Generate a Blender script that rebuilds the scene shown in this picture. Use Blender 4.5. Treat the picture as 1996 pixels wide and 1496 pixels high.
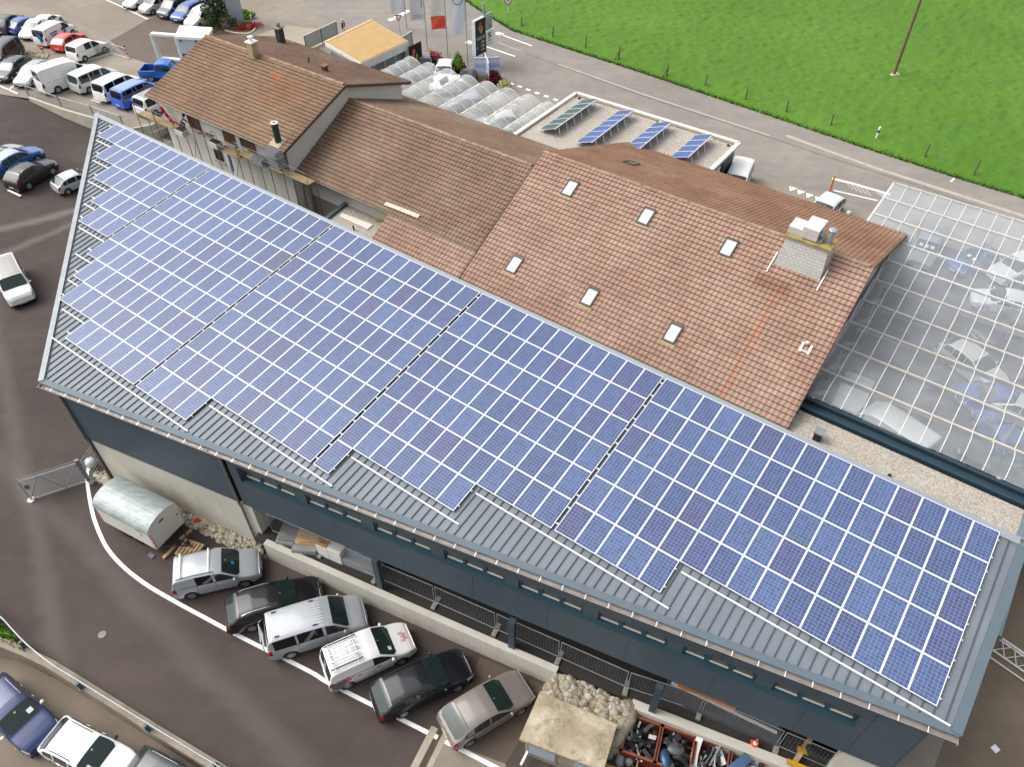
import bpy, math, random
from math import radians as R, sin, cos, pi, sqrt, atan2, hypot
from mathutils import Vector as V, Matrix
import numpy as np
random.seed(7)
for o in list(bpy.data.objects): bpy.data.objects.remove(o)
sc = bpy.context.scene
COL = sc.collection
# ------------------------------------------------------------ camera
HC = 36.3; PITCH = R(45.5); FPX = 1497.0
cd = bpy.data.cameras.new('camera'); cam = bpy.data.objects.new('camera', cd); COL.objects.link(cam)
cam.location = (0, 0, HC); cam.rotation_euler = (R(90) - PITCH, 0, 0)
cd.sensor_width = 36; cd.lens = 36 * FPX / 1996; cd.clip_end = 3000; cd.clip_start = .5
sc.camera = cam
# ------------------------------------------------------------ sky and sun (bright overcast)
w = bpy.data.worlds.new('World'); sc.world = w; w.use_nodes = True
nt = w.node_tree; bg = nt.nodes['Background']
SUN_EL, SUN_AZ = R(50), R(284)
sky = nt.nodes.new('ShaderNodeTexSky'); sky.sky_type = 'NISHITA'; sky.sun_disc = False
sky.sun_elevation = SUN_EL; sky.sun_rotation = SUN_AZ; sky.air_density = 1.2; sky.dust_density = 6; sky.ozone_density = 1
hs = nt.nodes.new('ShaderNodeHueSaturation'); hs.inputs['Saturation'].default_value = .28
nt.links.new(sky.outputs[0], hs.inputs['Color']); nt.links.new(hs.outputs[0], bg.inputs['Color'])
bg.inputs['Strength'].default_value = .15
sd = bpy.data.lights.new('sun', 'SUN'); sun = bpy.data.objects.new('sun', sd); COL.objects.link(sun)
sd.energy = .55; sd.angle = R(60); sd.color = (1, .96, .9)
# sky azimuth is measured clockwise from +Y
sdir = V((sin(SUN_AZ) * cos(SUN_EL), cos(SUN_AZ) * cos(SUN_EL), sin(SUN_EL)))
sun.rotation_euler = sdir.to_track_quat('Z', 'Y').to_euler()
sc.view_settings.view_transform = 'Standard'; sc.view_settings.look = 'None'
sc.view_settings.exposure = 0.78; sc.view_settings.gamma = 1; sc.view_settings.use_curve_mapping = False
sc.render.engine = 'CYCLES'
try:
    sc.cycles.max_bounces = 8; sc.cycles.transparent_max_bounces = 24
except Exception: pass

# ------------------------------------------------------------ measuring helpers
def ray(u, v):
    x = (u - 998) / FPX; y = -(v - 748) / FPX
    return V((x, y * sin(PITCH) + cos(PITCH), y * cos(PITCH) - sin(PITCH)))
def G(u, v, z=0.0):
    d = ray(u, v); t = (z - HC) / d.z
    return V((d.x * t, d.y * t, z))
def PH(u, v, p, n):
    d = ray(u, v); o = V((0, 0, HC)); return o + d * ((p - o).dot(n) / d.dot(n))
AZ = R(-35.7)
A = V((cos(AZ), sin(AZ), 0)); B = V((sin(AZ), -cos(AZ), 0)); UP = V((0, 0, 1))
U = 1.4                                  # level of the street, slab and upper car park

# ------------------------------------------------------------ objects
def tag(o, label=None, cat=None, group=None, kind=None):
    if label: o['label'] = label
    if cat: o['category'] = cat
    if group: o['group'] = group
    if kind: o['kind'] = kind
    return o
def thing(name, loc, label, cat, group=None, rz=0):
    o = bpy.data.objects.new(name, None); COL.objects.link(o)
    o.location = loc; o.rotation_euler = (0, 0, rz); o.empty_display_size = .3
    return tag(o, label, cat, group)
class MB:
    def __init__(s): s.v = []; s.f = []; s.uv = []; s.mi = []
    def face(s, pts, uv=None, mi=0):
        n = len(s.v); s.v += [tuple(p) for p in pts]; s.f.append(tuple(range(n, n + len(pts))))
        s.uv.append(uv); s.mi.append(mi); return s
    def raw(s, vs, fs, mi=0):
        n = len(s.v); s.v += [tuple(p) for p in vs]
        for f in fs: s.f.append(tuple(i + n for i in f)); s.uv.append(None); s.mi.append(mi)
        return s
    def obox(s, c, ax, ay, az, mi=0):       # oriented box: centre and three half-vectors
        c = V(c); p = []
        for k in (-1, 1):
            for j in (-1, 1):
                for i in (-1, 1): p.append(c + ax * i + ay * j + az * k)
        return s.raw(p, [(0, 2, 3, 1), (4, 5, 7, 6), (0, 1, 5, 4), (2, 6, 7, 3), (0, 4, 6, 2), (1, 3, 7, 5)], mi)
    def box(s, x0, x1, y0, y1, z0, z1, mi=0):
        return s.obox(((x0 + x1) / 2, (y0 + y1) / 2, (z0 + z1) / 2), V(((x1 - x0) / 2, 0, 0)), V((0, (y1 - y0) / 2, 0)), V((0, 0, (z1 - z0) / 2)), mi)
    def rbox(s, c, sx, sy, sz, rz=0, mi=0):  # box standing on c
        a = V((cos(rz), sin(rz), 0)); b = V((-sin(rz), cos(rz), 0))
        return s.obox(V(c) + V((0, 0, sz / 2)), a * sx / 2, b * sy / 2, V((0, 0, sz / 2)), mi)
    def beam(s, p, q, w, h, mi=0, up=UP):
        p = V(p); q = V(q); d = q - p; L = d.length
        if L < 1e-6: return s
        d /= L; sd_ = d.cross(up)
        if sd_.length < 1e-3: sd_ = d.cross(V((1, 0, 0)))
        sd_.normalize(); u_ = sd_.cross(d)
        return s.obox((p + q) / 2, d * L / 2, sd_ * w / 2, u_ * h / 2, mi)
    def tube(s, p, q, r, n=8, r2=None, mi=0, cap=True):
        p = V(p); q = V(q); d = (q - p).normalized(); a = d.orthogonal().normalized(); b = d.cross(a); r2 = r if r2 is None else r2
        vs = [p + (a * cos(2 * pi * i / n) + b * sin(2 * pi * i / n)) * r for i in range(n)] + [q + (a * cos(2 * pi * i / n) + b * sin(2 * pi * i / n)) * r2 for i in range(n)]
        fs = [(i, (i + 1) % n, n + (i + 1) % n, n + i) for i in range(n)]
        if cap: fs += [tuple(range(n - 1, -1, -1)), tuple(range(n, 2 * n))]
        return s.raw(vs, fs, mi)
    def path(s, pts, r, n=6, mi=0):
        for p, q in zip(pts[:-1], pts[1:]): s.tube(p, q, r, n, mi=mi)
        return s
    def prism(s, poly, z0, z1, mi=0):        # poly: list of xy, walls + caps
        n = len(poly); poly = [(p[0], p[1]) for p in poly]
        ar = sum(poly[i][0] * poly[(i + 1) % n][1] - poly[(i + 1) % n][0] * poly[i][1] for i in range(n))
        if ar < 0: poly = poly[::-1]
        z0 = z0 if isinstance(z0, (list, tuple)) else [z0] * n; z1 = z1 if isinstance(z1, (list, tuple)) else [z1] * n
        vs = [(p[0], p[1], z) for p, z in zip(poly, z0)] + [(p[0], p[1], z) for p, z in zip(poly, z1)]
        fs = [(i, (i + 1) % n, n + (i + 1) % n, n + i) for i in range(n)] + [tuple(range(n - 1, -1, -1)), tuple(range(n, 2 * n))]
        return s.raw(vs, fs, mi)
    def ball(s, c, r, sx=1, sy=1, sz=1, n=8, m=6, mi=0, jit=0):
        vs = []; fs = []; c = V(c)
        for j in range(m + 1):
            th = pi * j / m
            for i in range(n):
                ph = 2 * pi * i / n; k = r * (1 + random.uniform(-jit, jit))
                vs.append(c + V((sin(th) * cos(ph) * k * sx, sin(th) * sin(ph) * k * sy, cos(th) * k * sz)))
        for j in range(m):
            for i in range(n): fs.append((j * n + i, (j + 1) * n + i, (j + 1) * n + (i + 1) % n, j * n + (i + 1) % n))
        return s.raw(vs, fs, mi)
    def lathe(s, c, prof, n=16, axis=UP, mi=0):
        c = V(c); a = axis.orthogonal().normalized(); b = axis.cross(a); m = len(prof); vs = []
        for (r, z) in prof:
            for i in range(n): vs.append(c + axis * z + (a * cos(2 * pi * i / n) + b * sin(2 * pi * i / n)) * r)
        fs = [(j * n + i, j * n + (i + 1) % n, (j + 1) * n + (i + 1) % n, (j + 1) * n + i) for j in range(m - 1) for i in range(n)]
        return s.raw(vs, fs, mi)
    def mesh(s, name, smooth=False):
        me = bpy.data.meshes.new(name); me.from_pydata(s.v, [], s.f)
        if any(u is not None for u in s.uv):
            l = me.uv_layers.new(name='UVMap'); k = 0
            for f, u in zip(s.f, s.uv):
                for i in range(len(f)):
                    l.data[k].uv = u[i] if u else (0, 0); k += 1
        if any(s.mi): me.polygons.foreach_set('material_index', s.mi)
        if smooth: me.polygons.foreach_set('use_smooth', [True] * len(me.polygons))
        me.update(); return me
    def build(s, name, m, parent=None, smooth=False, local=False):
        if parent is not None and not local:
            L = parent.matrix_basis.translation.copy()
            pp = parent.parent
            while pp is not None: L += pp.matrix_basis.translation; pp = pp.parent
            rz = parent.rotation_euler.z
            if abs(rz) > 1e-9:
                M = Matrix.Rotation(-rz, 3, 'Z'); s.v = [tuple(M @ (V(p) - L)) for p in s.v]
            else: s.v = [(p[0] - L.x, p[1] - L.y, p[2] - L.z) for p in s.v]
        me = s.mesh(name, smooth); o = bpy.data.objects.new(name, me); COL.objects.link(o)
        for q in (m if isinstance(m, (list, tuple)) else [m]): me.materials.append(q)
        if parent is not None: o.parent = parent
        return o
def solo(mb, name, m, label, cat, group=None, smooth=False):
    """a top-level thing that is one mesh; its origin is moved to its base"""
    xs = [p[0] for p in mb.v]; ys = [p[1] for p in mb.v]; zs = [p[2] for p in mb.v]
    c = V(((min(xs) + max(xs)) / 2, (min(ys) + max(ys)) / 2, min(zs)))
    mb.v = [(p[0] - c.x, p[1] - c.y, p[2] - c.z) for p in mb.v]
    o = mb.build(name, m, None, smooth); o.location = c
    return tag(o, label, cat, group)
def copy_tree(o, parent=None):
    c = o.copy(); COL.objects.link(c)
    if parent is not None: c.parent = parent
    for ch in list(o.children): copy_tree(ch, c)
    return c
def structure(mb, name, m, smooth=False, kind='structure'):
    o = mb.build(name, m, None, smooth); o['kind'] = kind; return o

# ------------------------------------------------------------ materials
KA = .80
def S(h, k=None):
    h = h.lstrip('#'); c = [int(h[i:i + 2], 16) / 255 for i in (0, 2, 4)]
    c = [x / 12.92 if x <= .04045 else ((x + .055) / 1.055) ** 2.4 for x in c]
    k = KA if k is None else k
    return (c[0] * k, c[1] * k, c[2] * k, 1)
MATS = {}
def newmat(name):
    m = bpy.data.materials.new(name); m.use_nodes = True; t = m.node_tree
    return m, t, t.nodes['Principled BSDF']
def nd(t, typ, **kw):
    n = t.nodes.new(typ)
    for k, v_ in kw.items():
        if k in n.inputs.keys(): n.inputs[k].default_value = v_
        else: setattr(n, k, v_)
    return n
def mix(t, fac, a, b, mode='MIX'):
    n = t.nodes.new('ShaderNodeMix'); n.data_type = 'RGBA'; n.blend_type = mode
    for sock, val in ((n.inputs[0], fac), (n.inputs[6], a), (n.inputs[7], b)):
        if hasattr(val, 'links'): t.links.new(val, sock)
        else: sock.default_value = val
    return n.outputs[2]
def ramp(t, src, stops):
    n = t.nodes.new('ShaderNodeValToRGB'); e = n.color_ramp.elements
    while len(e) < len(stops): e.new(.5)
    for i, (p, c) in enumerate(stops):
        e[i].position = p; e[i].color = c if hasattr(c, '__len__') else (c, c, c, 1)
    t.links.new(src, n.inputs[0]); return n.outputs[0]
def noise(t, scale, detail=4, rough=.55, coord='Object', dist=0, stretch=None):
    tc = t.nodes.new('ShaderNodeTexCoord'); n = nd(t, 'ShaderNodeTexNoise'); n.inputs['Scale'].default_value = scale
    n.inputs['Detail'].default_value = detail; n.inputs['Roughness'].default_value = rough; n.inputs['Distortion'].default_value = dist
    src = tc.outputs[coord]
    if stretch:
        mp = t.nodes.new('ShaderNodeMapping'); mp.inputs['Scale'].default_value = stretch[:3]
        if len(stretch) > 3: mp.inputs['Rotation'].default_value = (0, 0, stretch[3])
        t.links.new(src, mp.inputs[0]); src = mp.outputs[0]
    t.links.new(src, n.inputs['Vector']); return n.outputs['Fac']
def M(name, col, rough=.7, metal=0.0, var=.18, scale=3.0, fine=.1, fscale=60, bump=0.0, spec=.4, stretch=None, coat=0):
    if name in MATS: return MATS[name]
    m, t, b = newmat(name); c = S(col) if isinstance(col, str) else (*col[:3], 1)
    n1 = noise(t, scale, 5, .6, stretch=stretch); n2 = noise(t, fscale, 3, .6)
    lo = tuple(x * (1 - var) for x in c[:3]) + (1,); hi = tuple(min(1, x * (1 + var)) for x in c[:3]) + (1,)
    base = ramp(t, n1, [(.3, lo), (.7, hi)])
    if fine:
        f = ramp(t, n2, [(.3, 1 - fine), (.7, 1 + fine * .6)]); base = mix(t, 1.0, base, f, 'MULTIPLY')
    t.links.new(base, b.inputs['Base Color']); b.inputs['Roughness'].default_value = rough; b.inputs['Metallic'].default_value = metal
    b.inputs['Specular IOR Level'].default_value = spec
    if coat: b.inputs['Coat Weight'].default_value = coat; b.inputs['Coat Roughness'].default_value = .04
    if bump:
        bn = t.nodes.new('ShaderNodeBump'); bn.inputs['Strength'].default_value = bump; bn.inputs['Distance'].default_value = .03
        t.links.new(n2, bn.inputs['Height']); t.links.new(bn.outputs[0], b.inputs['Normal'])
    MATS[name] = m; return m
def paint(name, col, flake=.0):
    if name in MATS: return MATS[name]
    m, t, b = newmat(name); c = S(col, .85)
    n = noise(t, 1.7, 3); f = ramp(t, n, [(.3, .93), (.7, 1.04)])
    t.links.new(mix(t, 1.0, c, f, 'MULTIPLY'), b.inputs['Base Color'])
    b.inputs['Roughness'].default_value = .42; b.inputs['Metallic'].default_value = flake * .6
    b.inputs['Coat Weight'].default_value = .65; b.inputs['Coat Roughness'].default_value = .05
    MATS[name] = m; return m
def emboss_glass(name, col=(.012, .02, .018), rough=.04):
    if name in MATS: return MATS[name]
    m, t, b = newmat(name); n = noise(t, 2.5, 3)
    c0 = tuple(x * .88 for x in col) + (1,); c1 = tuple(x * 1.12 for x in col) + (1,)
    t.links.new(ramp(t, n, [(.35, c0), (.65, c1)]), b.inputs['Base Color'])
    b.inputs['Roughness'].default_value = rough; b.inputs['IOR'].default_value = 1.52
    MATS[name] = m; return m
ZINC = M('zinc', '#9aa1a5', .55, .25, .12, 2)
GALV = M('galvanised', '#aab1b4', .45, .4, .12, 6)
WHITE = M('white_painted', '#f2f1ee', .5, 0, .03, 2, .02)
ALU = M('aluminium', '#f3f3f1', .45, .15, .03, 3, .02)
BLACKP = M('black_plastic', '#2a2b2c', .5, 0, .2, 5)
CONC = M('concrete', '#cbc6ba', .85, 0, .12, .9, .08, 40, .15)
CONC_D = M('old_concrete', '#a59a86', .9, 0, .28, .8, .14, 25, .2)
WOOD = M('raw_wood', '#c2a176', .75, 0, .2, 2, .15, 30)
BOARD = M('scaffold_board', '#a08a64', .85, 0, .25, 1.2, .15, 25)
CLAD = M('cladding_metal', '#4c5a64', .5, .0, .08, .7, .04, 30)
# ------------------------------------------------------------ ground
def sstep(a, b, x):
    t = max(0, min(1, (x - a) / (b - a))); return t * t * (3 - 2 * t)
RAMP0, RAMP1 = -37.0, -52.0
def gz(x, y):
    r = sstep(-RAMP0, -RAMP1, -x) * sstep(28, 48, y)
    return r * (U - .02)
def yard_mat():
    m, t, b = newmat('yard_asphalt')
    n1 = noise(t, .12, 6, .6); n2 = noise(t, 1.1, 5, .65); n3 = noise(t, 55, 3, .7); n4 = noise(t, .5, 5, .6, dist=.6, stretch=(.25, 1, 1, R(25)))
    c = ramp(t, n1, [(.3, S('#4a413e')), (.7, S('#574e4a'))])
    c = mix(t, 1, c, ramp(t, n2, [(.3, .90), (.7, 1.08)]), 'MULTIPLY')
    c = mix(t, 1, c, ramp(t, n4, [(.35, .93), (.75, 1.10)]), 'MULTIPLY')
    c = mix(t, 1, c, ramp(t, n3, [(.25, .86), (.75, 1.12)]), 'MULTIPLY')
    n5 = noise(t, 7, 3, .4); c = mix(t, ramp(t, n5, [(.70, 0.), (.80, .35)]), c, S('#8d857e'))
    # dusty wheel tracks across the driveway
    tc = t.nodes.new('ShaderNodeTexCoord')
    for (pa, pb, wd, st) in ((G(-40, 452, .6), G(150, 402, .3), .8, .5), (G(-40, 505, .6), G(150, 425, .3), .7, .35), (G(-20, 600, .1), G(60, 1000, 0), .9, .18), (G(110, 1010, 0), G(420, 1330, 0), 1.0, .16)):
        d = (pb - pa); d.z = 0; d.normalize(); n_ = V((-d.y, d.x, 0))
        dp = nd(t, 'ShaderNodeVectorMath', operation='DOT_PRODUCT'); dp.inputs[1].default_value = n_; t.links.new(tc.outputs['Object'], dp.inputs[0])
        s_ = nd(t, 'ShaderNodeMath', operation='SUBTRACT'); s_.inputs[1].default_value = n_.dot(pa); t.links.new(dp.outputs['Value'], s_.inputs[0])
        wb = nd(t, 'ShaderNodeMath', operation='MULTIPLY_ADD'); wb.inputs[1].default_value = 1.2; wb.inputs[2].default_value = -.6; t.links.new(n4, wb.inputs[0])
        ad = nd(t, 'ShaderNodeMath', operation='ADD'); t.links.new(s_.outputs[0], ad.inputs[0]); t.links.new(wb.outputs[0], ad.inputs[1])
        ab = nd(t, 'ShaderNodeMath', operation='ABSOLUTE'); t.links.new(ad.outputs[0], ab.inputs[0])
        mr = nd(t, 'ShaderNodeMapRange'); mr.interpolation_type = 'SMOOTHSTEP'; mr.inputs['From Min'].default_value = wd; mr.inputs['From Max'].default_value = 0; mr.inputs['To Max'].default_value = st; t.links.new(ab.outputs[0], mr.inputs[0])
        c = mix(t, mr.outputs[0], c, S('#8d867f'))
    t.links.new(c, b.inputs['Base Color']); b.inputs['Roughness'].default_value = .9; b.inputs['Specular IOR Level'].default_value = .25
    bn = t.nodes.new('ShaderNodeBump'); bn.inputs['Strength'].default_value = .15; t.links.new(n3, bn.inputs['Height']); t.links.new(bn.outputs[0], b.inputs['Normal'])
    return m
def pave_mat(name, c0, c1, streak=0.0, az=0.0):
    m, t, b = newmat(name)
    n1 = noise(t, .1, 6, .6); n2 = noise(t, .9, 6, .7); n3 = noise(t, 45, 3, .7)
    c = ramp(t, n1, [(.3, S(c0)), (.7, S(c1))])
    c = mix(t, 1, c, ramp(t, n2, [(.3, .88), (.7, 1.08)]), 'MULTIPLY')
    if streak:
        n4 = noise(t, .6, 6, .65, stretch=(.06, 1, 1, az)); c = mix(t, 1, c, ramp(t, n4, [(.3, 1 - streak), (.7, 1 + streak * .7)]), 'MULTIPLY')
    c = mix(t, 1, c, ramp(t, n3, [(.25, .9), (.75, 1.08)]), 'MULTIPLY')
    t.links.new(c, b.inputs['Base Color']); b.inputs['Roughness'].default_value = .9; b.inputs['Specular IOR Level'].default_value = .25
    return m
YARD = yard_mat()

LOT = -1.4
LOTM = pave_mat('lot_asphalt', '#7b6f63', '#8d8274', .06, R(30))
PAVE = pave_mat('grey_pavement', '#8b837a', '#a09789', .05, R(-36))
ROADM = pave_mat('road_asphalt', '#8a847e', '#989189', .10, R(-38))
OILY = pave_mat('oily_concrete', '#6d6153', '#8a7c6b', .1, R(40))
structure(MB().face([(-900, -300, LOT), (900, -300, LOT), (900, 1500, LOT), (-900, 1500, LOT)]), 'ground', LOTM)
WL = [G(-900, 1290, 0), G(-300, 1150, 0), G(0, 1210, 0), G(30, 1240, 0), G(70, 1282, 0), G(150, 1338, 0), G(300, 1430, 0), G(400, 1490, 0), G(520, 1560, 0), G(1100, 1900, 0)]
poly = [(p.x, p.y, 0) for p in WL] + [(WL[-1].x, -60, 0), (700, -60, 0), (700, 28, 0), (-27, 28, 0), (-300, 28, 0), (-300, WL[0].y, 0)]
structure(MB().face(poly), 'yard', YARD)
structure(MB().face([(-27, 28, 0), (700, 28, 0), (700, 1200, 0), (-27, 1200, 0)]), 'yard', YARD)
mb = MB(); gx = [-300, -120, -80] + [-70 + 2.15 * i for i in range(20)] + [-27]; gy = [28 + 1.5 * i for i in range(20)] + [60, 80, 120, 300]
n = len(gx); mb.raw([(x, y, gz(x, y)) for y in gy for x in gx], [(j * n + i, j * n + i + 1, (j + 1) * n + i + 1, (j + 1) * n + i) for j in range(len(gy) - 1) for i in range(n - 1)])
structure(mb, 'driveway', YARD, True)
# ------------------------------------------------------------ street level platform
TW = [(57, 192), (120, 214), (183, 229), (240, 248), (252, 250), (297, 243), (325, 226)]      # outer top edge of the terrace wall
T3 = [G(u, v, U) for u, v in TW]
hx = G(330, 215, U); hall_back = [hx, G(560, 322, U) , G(735, 462, U), G(1530, 838, U), G(1985, 1040, U)]
front = [(p.x, p.y) for p in T3] + [(-29.5, 66.5), (-28.3, 64.2), (-15.4, 54.6), (-6.7, 48.2), (-4, 44), (-1.5, 33.5), (19.8, 18.2), (15.3, 10.6), (14.5, 8.5), (10, 0), (8, -30)]
plat = [(-900, 140), (-120, 92), (-70, 78.5), (-56, 76.6)] + front + [(900, -300), (900, 1500), (-900, 1500)]
structure(MB().face([(x, y, U) for x, y in plat]), 'street_pavement', PAVE)
# ------------------------------------------------------------ solar hall
KH = .975
O = V((19.617 * KH, 17.336 * KH, HC - (HC - 10.112) * KH)); TL = .11806; PV = 1.63 * KH
Bs = V((B.x * cos(TL), B.y * cos(TL), -sin(TL))); N = A.cross(Bs); N = N if N.z > 0 else -N
def RF(a, b, h=0.0): return O + A * a + Bs * b + N * h        # roof coordinates
def rp(u, v, h=-.15):
    p = PH(u, v, O + N * h, N) - O; return p.dot(A), p.dot(Bs)
cRL, cRR, cER, cEL = rp(186, 224), (1.0, -.2), rp(1870, 1437), rp(78, 746)
cRR = (1.0, -.2); cRL = (cRL[0], -.2)
# right edge runs down-slope from cRR to cER, left edge from cRL to cEL
poly = [cRL, cRR, cER, cEL]
def inside(a, b, m):
    n = 4
    for i in range(n):
        (x0, y0), (x1, y1) = poly[i], poly[(i + 1) % n]; d = hypot(x1 - x0, y1 - y0)
        if ((x1 - x0) * (b - y0) - (y1 - y0) * (a - x0)) / d < m[i]: return False
    return True
hall = thing('solar_hall', (0, 19, U), 'long dark metal clad hall with lean-to roof full of solar panels', 'building')
RB = -.15
roofm, t, b_ = newmat('standing_seam_roof')
n1 = noise(t, .5, 4); n2 = noise(t, 9, 3)
c_ = ramp(t, n1, [(.3, S('#6f777f')), (.7, S('#7d858d'))]); c_ = mix(t, 1, c_, ramp(t, n2, [(.3, .96), (.7, 1.04)]), 'MULTIPLY')
t.links.new(c_, b_.inputs['Base Color']); b_.inputs['Roughness'].default_value = .5; b_.inputs['Metallic'].default_value = .1
TRIM = M('roof_trim', '#5f6d77', .55, .05, .06, 2)
mb = MB(); top = [RF(a, b, RB) for a, b in poly]; bot = [p - UP * .28 for p in top]
mb.raw(top + bot, [(3, 2, 1, 0), (4, 5, 6, 7), (0, 1, 5, 4), (1, 2, 6, 5), (2, 3, 7, 6), (3, 0, 4, 7)])
rf = mb.build('roof', roofm, hall)
# seams: thin upstanding ridges along the fall
SEAM = M('roof_seam', '#58616a', .45, .2, .08, 2)  # darker than the pans: the seams' shadow is put into their colour
mb = MB(); a = cRL[0] + .2
def clip_b(a):
    bs = []
    for i in range(4):
        (x0, y0), (x1, y1) = poly[i], poly[(i + 1) % 4]
        if (x0 - a) * (x1 - a) < 0: bs.append(y0 + (y1 - y0) * (a - x0) / (x1 - x0))
    return sorted(bs)
a = cRL[0] + .25
while a < cRR[0] + 1.2:
    bs = clip_b(a)
    if len(bs) >= 2 and bs[-1] - bs[0] > .5:
        mb.beam(RF(a, bs[0] + .25, RB + .02), RF(a, bs[-1] - .22, RB + .02), .035, .06, up=N)
    a += .40
mb.build('seam', SEAM, hall)
# edge trims
for nm, (p, q), wd, hh in (('verge_trim', (cRL, cEL), .28, .14), ('verge_trim', (cRR, cER), .34, .12), ('ridge_cap', (cRL, cRR), .36, .12), ('eave_trim', (cEL, cER), .30, .05)):
    mb = MB(); P0 = RF(*p, RB); P1 = RF(*q, RB); c4 = RF(cRR[0] / 2 + cRL[0] / 2, 6, RB)
    d = (P1 - P0).normalized(); inn = N.cross(d); inn = inn if inn.dot(c4 - P0) > 0 else -inn
    mb.beam(P0 + inn * (wd / 2 - .05) + N * .045, P1 + inn * (wd / 2 - .05) + N * .045, wd, hh, up=N)
    mb.build(nm, ZINC if nm == 'verge_trim' and p == cRL else (M('zinc_cap', '#9aa1a8', .5, .15, .05, 2) if nm == 'ridge_cap' else TRIM), hall)
EL = RF(*cEL, RB); ER = RF(*cER, RB)
ed = (ER - EL); elen = ed.xy.length; ed3 = ed.normalized(); ed = V((ed.x, ed.y, 0)).normalized(); en = V((-ed.y, ed.x, 0))   # en points into the hall
# gutter
GUT = M('copper_brown_gutter', '#a39c98', .45, .25, .15, 2, .1)
mb = MB()
for k in range(7):
    t0, t1 = pi + pi * k / 7, pi + pi * (k + 1) / 7
    q0 = -en * (.11 - .11 * cos(t0)) * 1 + UP * (.11 * sin(t0) - .1); q1 = -en * (.11 - .11 * cos(t1)) * 1 + UP * (.11 * sin(t1) - .1)
    q0 = q0 + en * .0; mb.face([EL + q0, ER + q0, ER + q1, EL + q1])
mb.beam(EL - en * .225 - UP * .09, ER - en * .225 - UP * .09, .025, .03)
for e in (EL, ER): mb.obox(e - en * .13 - UP * .15, ed * .015, en * .13, UP * .06)
g_ = mb.build('gutter', GUT, hall)
mb = MB()
k = .9
while k < elen:
    p = EL + ed3 * (k * (ER - EL).length / elen); mb.beam(p + UP * .01, p - en * .24 - UP * .075, .03, .02); k += .95
mb.build('gutter_brackets', ALU, g_)
# ---- front wall (vertical plane parallel to the eave)
def FW(s, z, ins=.45): p = EL + ed * s + en * ins; return V((p.x, p.y, z))
def ez(s): return EL.z + (ER.z - EL.z) * s / elen
S_ = lambda u, v: (PH(u, v, EL + en * .45, en) - EL).dot(ed)
SW, SE = -.3 + .55, elen - .55
def slab(mb, s0, s1, z0a, z1a, z0b, z1b, ins, th):
    """upright plate from s0 to s1: bottoms z0a..z0b, tops z1a..z1b, thickness th behind ins"""
    p = [FW(s0, z0a, ins), FW(s1, z0b, ins), FW(s1, z1b, ins), FW(s0, z1a, ins)]; q = [x + en * th for x in p]
    mb.raw(p + q, [(0, 1, 2, 3), (7, 6, 5, 4), (4, 5, 1, 0), (1, 5, 6, 2), (2, 6, 7, 3), (4, 0, 3, 7)])
def cladding(mb, s0, s1, za0, za1, zb0, zb1, ins=.45):
    """boards with shadow joints following the slope of the wall bottom"""
    h = (za1 - za0); n = max(2, round(h / .155))
    for i in range(n):
        f0, f1 = i / n, (i + 1) / n
        deep = .012 if i % 3 else .0
        slab(mb, s0, s1, za0 + (za1 - za0) * f0 + .012, za0 + (za1 - za0) * f1 - .004, zb0 + (zb1 - zb0) * f0 + .012, zb0 + (zb1 - zb0) * f1 - .004, ins + (.006 if i % 3 == 1 else 0), .02)
def cb(s): return 3.91 + .33 * max(0, s - 10.6) / 29.2     # bottom of the cladding
sD = 10.78; sOpen = S_(1640, 1468)
topz = lambda s: ez(s) - .22
# left solid part
mb = MB(); cladding(mb, SW, sD - .12, cb(SW), topz(SW), cb(sD), topz(sD)); mb2 = MB(); slab(mb2, SW, sD - .1, cb(SW) + .02, topz(SW), cb(sD) + .02, topz(sD), .475, .2)
cl = mb.build('cladding', CLAD, hall)
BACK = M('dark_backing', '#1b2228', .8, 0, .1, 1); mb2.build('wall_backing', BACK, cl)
# right part: upper band, lower band, recessed window strip
w0, w1 = lambda s: 6.08 + .012 * (s - 11), lambda s: 7.25 + .010 * (s - 11)
pil = [S_(u, v) for u, v in ((581, 978), (712, 1030), (848, 1082), (993, 1142), (1147, 1205), (1313, 1270), (1485, 1346))]
sW1 = S_(1660, 1425)
bays = [11.46] + pil + [sW1]
for nm, z0, z1 in (('cladding', w1, topz), ('cladding', cb, w0)):
    segs = [sD + .12] + [(bays[i] + bays[i + 1]) / 2 for i in range(1, len(bays) - 1)] + [sW1 + .35] 
    for s0, s1 in zip(segs[:-1], segs[1:]):
        mb = MB(); cladding(mb, s0 + .008, s1 - .008, z0(s0), z1(s0), z0(s1), z1(s1)); o = mb.build(nm, CLAD, hall)
        mb = MB(); slab(mb, s0, s1, z0(s0) + .02, z1(s0) - .02, z0(s1) + .02, z1(s1) - .02, .48, .16); mb.build('wall_backing', BACK, o)
mb = MB(); s0, s1 = sW1 + .36, SE; cladding(mb, s0, s1, cb(s0), topz(s0), cb(s1), topz(s1)); o = mb.build('cladding', CLAD, hall)
mb = MB(); slab(mb, s0, s1, cb(s0) + .02, topz(s0), cb(s1) + .02, topz(s1), .48, .2); mb.build('wall_backing', BACK, o)
mb = MB(); slab(mb, sD + .12, 11.45, w0(11) , w1(11), w0(11), w1(11), .45, .5); slab(mb, sW1 + .02, sW1 + .35, w0(40), w1(40), w0(40), w1(40), .45, .5); mb.build('cladding', CLAD, hall)
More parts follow.
